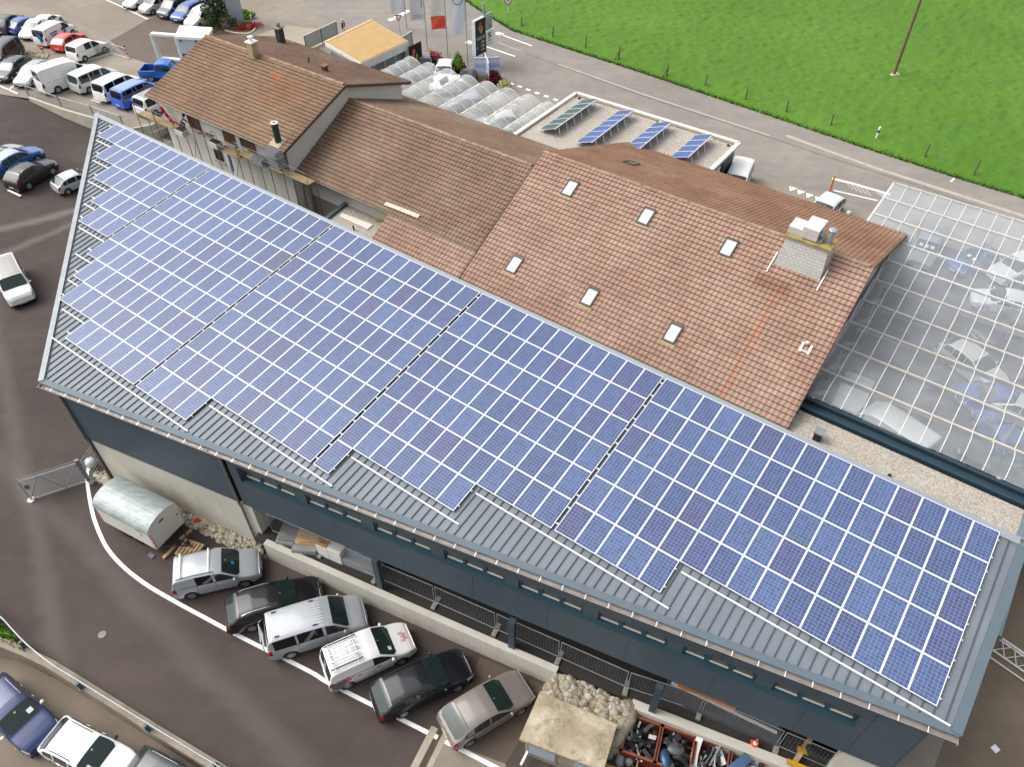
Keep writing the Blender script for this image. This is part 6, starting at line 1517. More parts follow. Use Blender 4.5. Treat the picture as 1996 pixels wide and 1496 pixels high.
# scrap containers
CRED = M('red_brown_plastic', '#8a4a38', .6, 0, .10, 3, .06)
SCR = [M('scrap_black', '#26282b', .4, .1, .2, 4), M('scrap_grey', '#5e6266', .4, .2, .15, 4), M('scrap_white', '#e6e4df', .4, 0, .05, 4), M('scrap_blue', '#3b5a7a', .35, .3, .1, 4), M('scrap_silver', '#a5a9ac', .35, .6, .12, 4)]
frontd = (G(1480, 1466, U) - G(1229, 1380, U)); frontd.z = 0; frontd.normalize(); outd = V((frontd.y, -frontd.x, 0))
base0 = G(1229, 1381, U + .1); base0.z = 0; base0 = base0 + outd * .12
def bent(mb, p, d, L_, w_, th, curve_, m=0):
    """curved bumper-like strip"""
    n = 7; d = d.normalized(); u_ = d.orthogonal().normalized(); pts = []
    for i in range(n): f = i / (n - 1) - .5; pts.append(p + d * (f * L_) + u_ * (curve_ * (1 - 4 * f * f)))
    for a, b in zip(pts[:-1], pts[1:]): mb.beam(a, b, w_, th)
for k in range(4):
    o_ = base0 + frontd * (k * 1.52 + .02); c = o_ + frontd * .75 + outd * .85; hgt_ = 1.15; W2, D2 = .73, .82
    ct = thing('scrap_container', c, 'red brown container full of %s' % ['black bumpers and trim, next to the hut', 'dark plastic parts and a blue fender', 'metal tubes with a white bonnet edge', 'blue and white scrap at the far right'][k], 'container', 'scrap containers by the wall')
    mb = MB(); rz_ = atan2(frontd.y, frontd.x)
    mb.rbox(c, W2 * 2, D2 * 2, .1, rz_)
    for s in (-1, 1):
        mb.obox(c + frontd * s * W2 + UP * hgt_ / 2, frontd * .03, outd * D2, UP * hgt_ / 2); mb.obox(c + outd * s * D2 + UP * hgt_ / 2, frontd * W2, outd * .03, UP * hgt_ / 2)
        mb.obox(c + frontd * s * W2 + UP * hgt_, frontd * .055, outd * (D2 + .05), UP * .04); mb.obox(c + outd * s * D2 + UP * hgt_, frontd * (W2 + .05), outd * .055, UP * .04)
        for q in range(6): mb.obox(c + outd * (D2 + .035) + UP * (.15 + q * .17), frontd * W2, outd * .012, UP * .02)
    mb.build('tub', CRED, ct)
    mb = MB(); mb.obox(c + outd * (D2 + .05) + frontd * .1 + UP * .92, frontd * .13, outd * .006, UP * .06); mb.build('label_plate', WHITE, ct)
    sp_ = thing('scrap_parts', c, ['tangled black bumpers heaped in the first red container', 'dark plastic parts and blue fender in the second container', 'metal tubes and dark hoses in the third container', 'white dome and blue panel in the fourth container'][k], 'scrap')
    rng = random.Random(40 + k); groups_ = {}
    for q in range(34):
        mi = rng.choice([[0, 0, 0, 0, 1, 2], [0, 0, 0, 1, 3, 0], [4, 4, 0, 4, 2, 0], [0, 4, 1, 0, 4, 2]][k]); mb = groups_.setdefault(mi, MB())
        p = c + frontd * rng.uniform(-.5, .5) + outd * rng.uniform(-.6, .6) + UP * rng.uniform(.55, 1.15)
        d = V((rng.uniform(-1, 1), rng.uniform(-1, 1), rng.uniform(-.5, .5)))
        kind_ = rng.random()
        if k == 2 and kind_ < .75: d = outd * 1 + frontd * rng.uniform(-.5, .5) + UP * rng.uniform(-.35, .35); mb.tube(p - d * rng.uniform(.3, .6), p + d * rng.uniform(.3, .6), rng.uniform(.015, .05), 7)
        elif kind_ < .5: bent(mb, p, d, rng.uniform(.5, 1.1), rng.uniform(.06, .2), .03, rng.uniform(.05, .25))
        elif kind_ < .75: mb.ball(p, rng.uniform(.12, .26), 1.2, .7, .6, 9, 6, jit=.15)
        else: mb.obox(p, d.normalized() * rng.uniform(.15, .35), d.orthogonal().normalized() * rng.uniform(.08, .2), d.cross(d.orthogonal()).normalized() * .03)
    for mi, mb in groups_.items(): o = mb.build(['black_trim', 'grey_trim', 'white_panel', 'blue_trim', 'metal_parts'][mi], SCR[mi], sp_)
    if k == 0: mb = MB(); mb.lathe(c + UP * 1.2 - frontd * .25, [(.28, 0), (.34, .06), (.36, 0), (.30, -.06)], 18, axis=(UP + frontd).normalized()); bent(mb, c + UP * 1.25 - frontd * .35, outd + frontd * .3, 1.3, .2, .05, .3); mb.build('bumper', SCR[0], sp_)
    if k == 1: mb = MB(); mb.ball(c + UP * 1.15 + outd * .55 - frontd * .35, .34, .7, 1.3, .5, 14, 8); mb.build('blue_fender', SCR[3], sp_, True); mb = MB(); mb.ball(c + UP * 1.1 - outd * .05, .36, 1.1, .8, .35, 14, 8); mb.build('grey_shell', SCR[1], sp_, True)
    if k == 2: mb = MB(); bent(mb, c + UP * 1.2 - frontd * .62, outd, 1.7, .3, .05, .12); mb.build('bonnet_edge', SCR[2], sp_)
    if k == 3: mb = MB(); mb.ball(c + UP * 1.0 + outd * .1 + frontd * .35, .62, 1, 1, .6, 18, 10); mb.build('white_dome', SCR[2], sp_, True); mb = MB(); mb.obox(c + UP * 1.3 - frontd * .5 - outd * .1, (frontd * .5 - outd * .6 + UP * .2).normalized() * .7, UP.cross((frontd * .5 - outd * .6).normalized()) * .2, UP * .04); mb.build('blue_panel', SCR[3], sp_)
WCR = M('crate_wood', '#a58a63', .85, 0, .2, 3)
c = G(1205, 1486, 0) + UP * 0; wc = thing('wooden_crate', c, 'open wooden crate with silver canisters at the bottom edge', 'crate')
mb = MB(); rz_ = atan2(frontd.y, frontd.x)
for s in (-1, 1): mb.obox(c + frontd * s * .8 + UP * .4, frontd * .03, outd * .55, UP * .4); mb.obox(c + outd * s * .55 + UP * .4, frontd * .8, outd * .03, UP * .4)
mb.rbox(c, 1.6, 1.1, .08, rz_); mb.build('crate_box', WCR, wc)
for i, (x, y) in enumerate(((-.45, -.1), (0.05, .05), (.45, -.15))):
    mb = MB(); q = c + frontd * x + outd * y + UP * .5; mb.tube(q - outd * .3, q + outd * .3, .19, 14); mb.tube(q + outd * .3, q + outd * .36, .1, 10); solo(mb, 'silver_canister', ZINC, 'silver canister lying %s in the open wooden crate' % ['nearest the hut', 'in the middle', 'farthest from the hut'][i], 'canister', 'canisters in the wooden crate')
# white trailer
T1, T2, T3_ = V((-22.64, 24.4, 0)), V((-19.08, 22.56, 0)), V((-18.1, 24.43, 0))
tx = (T2 - T1).normalized(); ty = V((-tx.y, tx.x, 0)); TLn, TWd = 4.0, 2.1
tl = thing('site_trailer', T1 + tx * 2 + ty * 1.05, 'white box trailer with curved zinc roof and red white corner marks', 'trailer')
TRW = M('trailer_white', '#e6e4da', .55, 0, .05, .8, .02); ZR, t, b_ = newmat('brushed_zinc_roof'); n1 = noise(t, 1.2, 5, .65, stretch=(1, 3, 1, atan2(tx.y, tx.x))); n2 = noise(t, 7, 4, .6)
c_ = ramp(t, n1, [(.3, S('#929d9d')), (.5, S('#a6b0b0')), (.7, S('#b9c0c0'))]); c_ = mix(t, 1, c_, ramp(t, n2, [(.3, .93), (.7, 1.05)]), 'MULTIPLY'); t.links.new(c_, b_.inputs['Base Color']); b_.inputs['Metallic'].default_value = .2; b_.inputs['Roughness'].default_value = .5
zb, ze_ = .55, 1.98; P_ = lambda x, y, z: T1 + tx * x + ty * y + UP * z
mb = MB(); N_ = 14; arc = [(TWd * (.5 - .5 * cos(pi * i / N_)), ze_ + .62 * sin(pi * i / N_)) for i in range(N_ + 1)]
for x in (0, TLn):
    mb.face([P_(x, 0, zb), P_(x, TWd, zb)] + [P_(x, y, z) for y, z in arc[::-1]])
mb.face([P_(0, 0, zb), P_(TLn, 0, zb), P_(TLn, 0, ze_), P_(0, 0, ze_)]); mb.face([P_(0, TWd, zb), P_(TLn, TWd, zb), P_(TLn, TWd, ze_), P_(0, TWd, ze_)]); mb.face([P_(0, 0, zb), P_(TLn, 0, zb), P_(TLn, TWd, zb), P_(0, TWd, zb)])
mb.build('box_body', TRW, tl)
mb = MB(); arc2 = [(TWd * .5 - (TWd * .5 + .05) * cos(pi * i / N_), ze_ + .65 * sin(pi * i / N_)) for i in range(N_ + 1)]
for i in range(N_): mb.face([P_(-.05, *arc2[i]), P_(TLn + .04, *arc2[i]), P_(TLn + .04, *arc2[i + 1]), P_(-.05, *arc2[i + 1])])
mb.build('curved_roof', ZR, tl, True)
REDM = M('red_marking', '#c63a4c', .5, 0, .1, 5)
for side in (0, 1):
    mb = MB()
    for k in range(6): z_ = .68 + k * .22; mb.obox(P_(TLn + .006, .06 if not side else TWd - .06, z_), tx * .004, ty * .04, UP * .045)
    if not side:
        for k in range(6): mb.obox(P_(TLn - .08, -.006, .68 + k * .22), tx * .04, ty * .004, UP * .045)
        for k in range(6): mb.obox(P_(.06, -.006, .62 + k * .2), tx * .03, ty * .004, UP * .05)
    mb.build('corner_marking', REDM, tl)
mb = MB(); mb.obox(P_(TLn + .008, .95, 2.1), tx * .006, ty * .16, UP * .05); mb.obox(P_(TLn + .008, 1.85, 1.5), tx * .006, ty * .07, UP * .04); mb.build('vent_slot', BLACKP, tl)
mb = MB(); mb.obox(P_(3.2, -.008, 1.75), tx * .25, ty * .006, UP * .012); mb.obox(P_(3.25, -.012, 1.45), tx * .07, ty * .01, UP * .03); mb.build('hinge', BLACKP, tl)
mb = MB(); mb.path([P_(TLn, .3, .5), P_(TLn + 1.3, 1.05, .45), P_(TLn, TWd - .3, .5)], .04, 6); mb.tube(P_(TLn + 1.2, 1.05, .0), P_(TLn + 1.2, 1.05, .8), .035, 8); mb.tube(P_(TLn, 1.05, .45), P_(TLn + 1.5, 1.05, .45), .045, 8); mb.build('drawbar', BLACKP, tl)
for x in (1.5, 2.4):
    for s in (0, 1): mb = MB(); y = .12 if s == 0 else TWd - .12; mb.lathe(P_(x, y, .3), [(.17, -.09), (.29, -.09), (.3, .09), (.17, .09), (0, .06)], 18, axis=ty * (-1 if s == 0 else 1)); mb.build('wheel', TYRE, tl)
mb = MB(); mb.beam(P_(.1, TWd / 2, .45), P_(TLn - .1, TWd / 2, .45), TWd * .75, .1); mb.build('chassis', UNDER, tl)
mb = MB(); mb.obox(P_(3.6, -.25, .04), tx * .18, ty * .12, UP * .03); solo(mb, 'wheel_chock', M('chock_grey', '#5f6b78', .7), 'grey wheel chock beside the white trailer', 'chock')
for (a, b, lab) in (((1272, 875), (1370, 775), 'nearest the trailer corner'), ((1400, 730), (1490, 655), 'under the trailer drawbar')):
    mb = MB(); p, q = G(a[0] / 3.99, 870 + a[1] / 3.99, .08), G(b[0] / 3.99, 870 + b[1] / 3.99, .08); mb.beam(p, q, .17, .14); solo(mb, 'timber_block', WOOD, 'squared timber lying %s' % lab, 'timber')
pal = thing('wooden_pallet', G(374, 1079, 0), 'wooden pallet leaning near the silver people carrier', 'pallet', rz=atan2(tx.y, tx.x) + .15)
for i in range(6): mb = MB(); mb.box(-.6 + i * .21, -.6 + i * .21 + .13, -.5, .5, .40, .425); o = mb.build('slat', WOOD, pal, local=True)
for y in (-.45, 0, .45):
    mb = MB(); mb.box(-.6, .6, y - .05, y + .05, .28, .40); mb.build('bearer', WOOD, pal, local=True)
mb = MB(); mb.box(-.6, .6, -.5, -.4, .25, .28); mb.box(-.6, .6, .4, .5, .25, .28); mb.box(-.55, .5, -.4, .4, .0, .25); mb.build('lower_board', BOARD, pal, local=True)
mb = MB(); mb.ball(G(383, 1014, .2), .17, 1.2, .8, .5, 8, 5, jit=.2); solo(mb, 'red_rag', M('red_rag', '#d63a35', .8), 'small red rag on the cobble bed by the hall', 'rag')
# sliding gate
gt = thing('mesh_gate', G(115, 956, 0), 'open galvanised mesh gate with round foot at the hall corner', 'gate')
p, q = G(60, 974, .12), G(170, 938, .12); gu, gv = V((p.x, p.y, .12)), V((q.x, q.y, .12)); gd = (gv - gu); GLn = gd.length; gd.normalize(); zt_ = 1.75
mb = MB(); F = lambda s, z: gu + gd * (s * GLn) + UP * (z - .12)
for a, b in (((0, .12), (1, .12)), ((0, zt_), (1, zt_)), ((0, .12), (0, zt_)), ((1, .12), (1, zt_)), ((0, .12), (.33, zt_)), ((.33, zt_), (.62, .12)), ((.62, .12), (1, zt_))): mb.tube(F(*a), F(*b), .03, 8)
mb.build('frame', GALV, gt)
mb = MB()
for k in range(1, 40): mb.beam(F(k / 40, .12), F(k / 40, zt_), .007, .007, up=gd)
for k in range(1, 26): z_ = .12 + (zt_ - .12) * k / 26; mb.beam(F(0, z_), F(1, z_), .007, .007)
mb.build('wire_mesh', FEN, gt)
mb = MB()
for z_ in (zt_ + .12, zt_ + .24): mb.tube(F(0, z_), F(1, z_), .008, 5)
for s in (0, .5, 1): mb.tube(F(s, zt_), F(s, zt_ + .26), .012, 5)
mb.build('top_wire', GALV, gt)
mb = MB(); mb.lathe(F(0, .0), [(0, -.0), (.2, 0), (.2, .1), (.05, .12)], 16); mb.build('foot', WHITE, gt)
mb = MB(); mb.obox(F(1.03, 1.0), gd * .08, V((-gd.y, gd.x, 0)) * .08, UP * 1.0); mb.obox(F(.08, 1.2) + V((gd.y, -gd.x, 0)) * .03, gd * .12, V((-gd.y, gd.x, 0)) * .015, UP * .18); mb.build('gate_post', M('dark_galv', '#7b858a', .5, .4), gt)
sf = thing('side_fence', G(180, 920, 0), 'short rod fence between the mesh gate and the hall corner', 'fence')
p, q = F(1.06, .1), V((-24.6, 28.8, .1)); mb = MB()
for k in range(8): z_ = .2 + k * .22; mb.tube(V((p.x, p.y, z_)), V((q.x, q.y, z_)), .012, 5)
mb.build('rod', GALV, sf); mb = MB(); mb.tube(q, q + UP * 1.9, .03, 6); mb.tube(p, p + UP * 1.9, .03, 6); mb.build('post', GALV, sf)
mb = MB(); mb.lathe(G(180, 908, 0), [(.0, 0), (.28, 0), (.3, .35), (.24, .5), (.0, .52)], 14); solo(mb, 'covered_barrel', M('pale_plastic_cover', '#d5d8d8', .4, 0, .1, 4), 'pale covered barrel at the hall corner behind the gate', 'barrel', smooth=True)
mb = MB(); mb.rbox(G(179, 941, 0), .45, .25, .2, AZ); solo(mb, 'stone_block', CONC_D, 'small stone block at the gate post', 'block')
# lattice mast lying at the right of the hall
tm = thing('lattice_mast', G(1965, 1300, U), 'white lattice mast lying on the concrete right of the hall', 'mast')
a, b = G(1935, 1268, U + .1), G(2075, 1365, U + .1); d = (b - a).normalized(); n_ = V((-d.y, d.x, 0)); mb = MB(); ch = [V((0, 0, 0)), n_ * .75, n_ * .375 + UP * .65]
for c in ch: mb.tube(a + c, b + c, .045, 8)
L_ = (b - a).length; k = 0
while k * .55 < L_ - .6:
    for i in range(3): mb.tube(a + d * k * .55 + ch[i], a + d * (k + 1) * .55 + ch[(i + 1) % 3], .022, 6)
    k += 1
mb.build('lattice', WHITE, tm)
mb = MB(); p = a - n_ * .45; mb.tube(p, p + d * L_, .04, 8); solo(mb, 'white_tube', WHITE, 'white tube lying beside the lattice mast', 'tube')
mb = MB(); mb.rbox(G(1940, 1461, U), .3, .28, .02, .5); solo(mb, 'paper_sheet', WHITE, 'white paper scrap on the concrete right of the hall', 'paper')
sheet([(1985, 1062), (2300, 1150), (2300, 1700), (1560, 1700), (1700, 1560), (1820, 1500)], U + .006, 'side_yard', OILY)
# ------------------------------------------------------------ house details: windows, scaffold, worker
def fwall(h, a, z, out=0.0):
    p = h.R0 + A * a + B * (h.rf_ + out); return V((p.x, p.y, z))
def wplane(h, u, v, out=0.0):
    P = h.R0 + B * (h.rf_ + out); X = PH(u, v, P, B); return (X - h.R0).dot(A), X.z
def hwin(h, u, v, wd, hg, shut=(1, 1), frame=True, label=None):
    a, z = wplane(h, u, v); mb = MB(); c = fwall(h, a, z, .012); mb.obox(c, A * wd / 2, B * .02, UP * hg / 2); f = mb.build('window', M('window_white', '#d9d6cd', .5), h.e)
    for s in (-1, 1):
        mb = MB(); mb.obox(c + A * s * wd * .235 + B * .03, A * (wd * .2), B * .01, UP * (hg / 2 - .07)); mb.build('pane', DKGL, f)
        if shut[0 if s < 0 else 1]: mb = MB(); mb.obox(c + A * s * wd * .25 + B * .05, A * wd * .245, B * .02, UP * hg / 2); mb.build('shutter', SHUT, f)
    mb = MB(); mb.obox(c - UP * (hg / 2 + .04) + B * .08, A * (wd / 2 + .08), B * .1, UP * .035); mb.build('sill', M('sill_stone', '#b9b3a3', .8), f)
hwin(HA, 379, 238, 1.5, 1.15); hwin(HA, 447, 266, 1.4, 1.1); hwin(HA, 482, 280, 1.9, 1.1, (0, 1))
hwin(HA, 427, 301, 1.2, 1.2, (0, 0))
a, z = wplane(HA, 441, 305); 
mb = MB(); a0_, z0_ = wplane(HA, 446, 300); mb.obox(fwall(HA, a0_, z0_ - .4, .02), A * .09, B * .02, UP * 1.15); mb.build('blue_panel', M('blue_strip', '#2f6da8', .6), HA.e)
# entrance recess and doors of the middle house
a, z = wplane(HB, 567, 372); mb = MB(); mb.obox(fwall(HB, a, 1.4, .02), A * .45, B * .02, UP * 1.3); mb.build('door', M('dark_door', '#352a24', .7), HB.e)
a, z = wplane(HB, 640, 385); mb = MB()
for k in range(4): mb.obox(fwall(HB, a - 1.35 + k * .9, 1.7, .02), A * .44, B * .02, UP * 1.7)
mb.build('garage_door', M('grey_brown_door', '#8d8679', .7, 0, .06, 1), HB.e)
for u in (577, 606): a, z = wplane(HB, u, 375); mb = MB(); mb.obox(fwall(HB, a, 1.6, .3), A * .16, B * .14, UP * 2.6); mb.build('pier', M('pier_plaster', '#c9c2af', .85, 0, .1, 2), HB.e)
# courtyard floor
sheet([(296, 262), (420, 300), (560, 372), (700, 440), (640, 470), (300, 330)], .012, 'courtyard', pave_mat('courtyard_concrete', '#8f8370', '#a89b85', .05))
# scaffold
scf = thing('scaffold', fwall(HA, 7, 0, 1.0), 'steel scaffold with timber decks along the white house wall', 'scaffold')
SCP = M('scaffold_tube', '#6f7173', .5, .4, .15, 6)
ZD1 = wplane(HA, 470, 305, .75)[1]; ZD2 = wplane(HA, 415, 350, .75)[1]; ZD3 = wplane(HA, 596, 352, .75)[1]; print('DECKS', ZD1, ZD2, ZD3)
a_s = [-1.6, 1.0, 3.6, 6.2, 8.8, 11.4, 14.0, 16.6, 19.2]
for i, a in enumerate(a_s):
    hi_ = ZD1 + 1.15 if a < 12 else ZD3 + .4
    for o_ in (.35, 1.15): 
        p = fwall(HA, a, 0, o_); mb = MB(); mb.tube(p, V((p.x, p.y, hi_ if o_ > 1 else hi_ - 1.1)), .03, 7); mb.build('standard', SCP, scf)
for j, (zd, a0, a1) in enumerate(((ZD2, -1.6, 11.4), (ZD1, -1.6, 11.4), (ZD3, 11.4, 19.2))):
    for i in range(len(a_s) - 1):
        if a_s[i] < a0 - .1 or a_s[i + 1] > a1 + .1: continue
        x0, x1 = a_s[i] + .02, a_s[i + 1] - .02; mb = MB(); c = fwall(HA, (x0 + x1) / 2, zd, .75); mb.obox(c, A * (x1 - x0) / 2, B * .36, UP * .025)
        if random.Random(i * 7 + j).random() < .93: mb.build('deck_board', BOARD, scf)
    for dz in (.5, 1.0):
        mb = MB(); mb.tube(fwall(HA, a0, zd + dz, 1.15), fwall(HA, a1, zd + dz, 1.15), .022, 6); mb.build('guard_tube', SCP, scf)
for a in (3.6, 8.8): mb = MB(); mb.tube(fwall(HA, a, .3, 1.17), fwall(HA, a + 2.6, ZD1, 1.17), .022, 6); mb.build('brace', SCP, scf)
# things on the scaffold
def ona(u, v, z): p = G(u, v, z); return p
BUCK = M('white_bucket', '#e4e2d8', .5, 0, .05, 5)
for i, (u, v, m) in enumerate(((466, 299, M('green_bucket', '#a9b86a', .5)), (474, 304, BUCK), (470, 305, M('red_bucket', '#c94b3c', .5)), (481, 302, BUCK))):
    p = ona(u, v, ZD1 + .03); mb = MB(); mb.lathe(p, [(0, 0), (.13, 0), (.16, .32), (.15, .32), (.13, .05)], 14); solo(mb, 'bucket', m, ['green bucket on the upper scaffold deck', 'white bucket behind the red one on the scaffold deck', 'red bucket among the white ones on the scaffold deck', 'white bucket at the right end of the bucket group'][i], 'bucket', smooth=True)
for i, (u, v, sz) in enumerate(((356, 262, 1.0), (422, 286, .9))):
    p = ona(u, v, ZD1 + .03); mb = MB(); mb.rbox(p, 1.0, .6, .45, AZ); r_ = thing('mortar_tub', p, 'white mortar tub %s' % ('beside the crouching worker' if i == 0 else 'with dark mixer on the scaffold deck'), 'tub'); mb.build('tub', BUCK, r_); mb = MB(); mb.rbox(p + UP * .45, .9, .5, .05, AZ); mb.build('tub_content', UNDER, r_)
    if i: 
        mb = MB(); mb.path([p + UP * .4 + A * (.45 * cos(t_)) + UP * (.9 * sin(t_)) for t_ in [pi * k / 10 for k in range(11)]], .02, 6); mb.build('hose', UNDER, r_)
mb = MB(); p = ona(400, 262, ZD1 + .03)
for k in range(14): bent(mb, p + A * random.uniform(-.7, .9) + B * random.uniform(-.2, .2) + UP * .1, V((random.uniform(-1, 1), random.uniform(-1, 1), .1)), random.uniform(.3, .7), .06, .05, .06)
solo(mb, 'hose_heap', M('red_hose', '#8f3b33', .6, 0, .25, 4), 'heap of red hoses on the upper scaffold deck', 'hose')
INS = M('insulation_grey', '#a7abae', .6, .1, .1, 5); INSD = M('insulation_dark', '#5d6166', .7, 0, .15, 5)
stk = [(541, 324, ZD3 + .05, 5), (534, 304, ZD3 + 1.3, 2), (508, 318, ZD3 + .05, 2)]
for i, (u, v, z0_, n_) in enumerate(stk):
    p = ona(u, v, z0_); r_ = thing('insulation_stack', p, ['tall stack of grey wrapped insulation slabs by the eave', 'grey insulation slabs on top below the house eave', 'low pale stack of insulation slabs on the scaffold'][i], 'insulation')
    for k in range(n_): mb = MB(); mb.rbox(p + UP * k * .24 + A * random.uniform(-.04, .04), 1.25, .7, .2, AZ + random.uniform(-.05, .05)); mb.build('slab', INS, r_); mb = MB(); mb.rbox(p + UP * (k * .24 + .2), 1.2, .66, .04, AZ); mb.build('wrap', INSD, r_)
mb = MB()
p, q = G(312, 208, ZD1 + 1.2), G(352, 243, ZD1); pts = [p.lerp(q, k / 6) + UP * (-.5 * sin(pi * k / 6)) for k in range(7)]
mb.path(pts, .14, 8); mb.path([q + A * .2 - UP * .2, G(354, 262, 3.0), G(363, 285, 1.0)], .11, 8); solo(mb, 'rubble_chute', M('red_chute', '#c22a2a', .5, 0, .08, 3), 'red rubble chute hanging at the scaffold end', 'chute', smooth=True)
mb = MB(); p = G(505, 362, .1); mb.rbox(p, 2.2, 1.5, 1.3, AZ); 
sk_ = thing('covered_skip', p, 'green tarpaulin covered skip under the scaffold', 'skip'); mb.build('skip_body', M('skip_grey', '#6d6c62', .7), sk_); mb = MB(); mb.rbox(p + UP * 1.3, 2.5, 1.75, .06, AZ); mb.build('tarpaulin', M('green_tarp', '#7f8468', .7, 0, .12, 1.5), sk_)
mb = MB(); p = G(638, 421, .1); mb.rbox(p, .9, .6, .5, AZ + .3); r_ = thing('cement_bags', p, 'blue and yellow cement bags by the small gravel roof', 'bags'); mb.build('blue_bag', M('blue_bag', '#5a7cae', .6, 0, .2, 6), r_); mb = MB(); mb.rbox(p + UP * .5, .8, .4, .15, AZ + .6); mb.build('yellow_bag', M('yellow_bag', '#c8bf7a', .6, 0, .2, 6), r_)
mb = MB(); p = G(391, 308, .1); mb.rbox(p, .9, .7, .35, AZ); solo(mb, 'orange_tub', M('orange_tub', '#d4683c', .6), 'orange tub on the ground beyond the hall roof edge', 'tub')
# barred fence at the courtyard
bf = thing('barred_gate', G(340, 290, 0), 'grey barred gate between hall and scaffold', 'gate')
p, q = G(306, 292, 0), G(362, 268, 0); mb = MB()
for k in range(22): x = p.lerp(q, k / 21); mb.tube(x + UP * .1, x + UP * 1.7, .014, 5)
mb.build('bar', GALV, bf); mb = MB(); mb.beam(p + UP * .12, q + UP * .12, .05, .05); mb.beam(p + UP * 1.7, q + UP * 1.7, .05, .05); mb.build('frame', GALV, bf)
# terrace railing
rl = thing('terrace_railing', tw[2], 'galvanised mesh railing on the terrace wall', 'railing')
ins_t = [G(u, v, U + .15) for u, v in ((56, 186), (120, 208), (183, 226), (241, 246), (295, 237), (322, 219))]
for p, q in zip(ins_t[:-1], ins_t[1:]):
    d = (q - p); L_ = d.length; n_ = max(2, int(L_ / .14)); mb = MB()
    for k in range(n_ + 1): x = p.lerp(q, k / n_); mb.beam(x, x + UP * 1.0, .012, .012, up=d)
    for z_ in (.08, .5): mb.beam(p + UP * z_, q + UP * z_, .012, .012)
    mb.build('wire_mesh', FEN, rl); mb = MB(); mb.tube(p + UP * 1.02, q + UP * 1.02, .028, 7); mb.build('top_rail', GALV, rl)
    for x in (p, q): mb = MB(); mb.beam(x, x + UP * 1.08, .12, .07, up=d); mb.build('post', GALV, rl)
r2 = thing('car_park_railing', G(195, 115, U), 'barred railing between the white small van and the terrace', 'railing')
p, q = G(168, 116, U), G(219, 103, U); e_ = G(250, 113, U); mb = MB()
for k in range(40): x = p.lerp(q, k / 39); mb.tube(x + UP * .1, x + UP * 1.05, .012, 5)
for k in range(24): x = q.lerp(e_, k / 23); mb.tube(x + UP * .1, x + UP * 1.05, .010, 5)
mb.build('bar', GALV, r2); mb = MB(); mb.tube(p + UP * 1.07, q + UP * 1.07, .03, 6); mb.tube(q + UP * 1.07, e_ + UP * 1.07, .025, 6); mb.build('top_rail', GALV, r2)
mb = MB(); mb.beam(q, q + UP * 1.3, .2, .1, up=A); mb.build('post', WHITE, r2)
bo = thing('marker_bollard', e_, 'red and white striped bollard at the railing end', 'bollard')
for k in range(7): mb = MB(); mb.tube(e_ + UP * (k * .2), e_ + UP * (k * .2 + .2), .1, 12); mb.build('red_band' if k % 2 == 0 else 'white_band', REDM if k % 2 == 0 else WHITE, bo)
wall_along([G(u, v, U) for u, v in ((168, 119), (219, 106), (252, 116))], U - .05, U + .14, .16, 'kerb_wall', CONC, 'low concrete kerb under the barred railing')
stones([(38, 86), (95, 108), (90, 115), (60, 108), (40, 98)], U, 260, .06, .16, .05, 'strip of dry rubble between the two parking rows', 21)
mb = MB(); p = G(86, 105, U); mb.lathe(p, [(.05, 0), (.05, .5), (.2, .55), (.2, .75), (0, .78)], 10); solo(mb, 'red_marker', REDM, 'small red marker post by the rubble strip', 'marker')
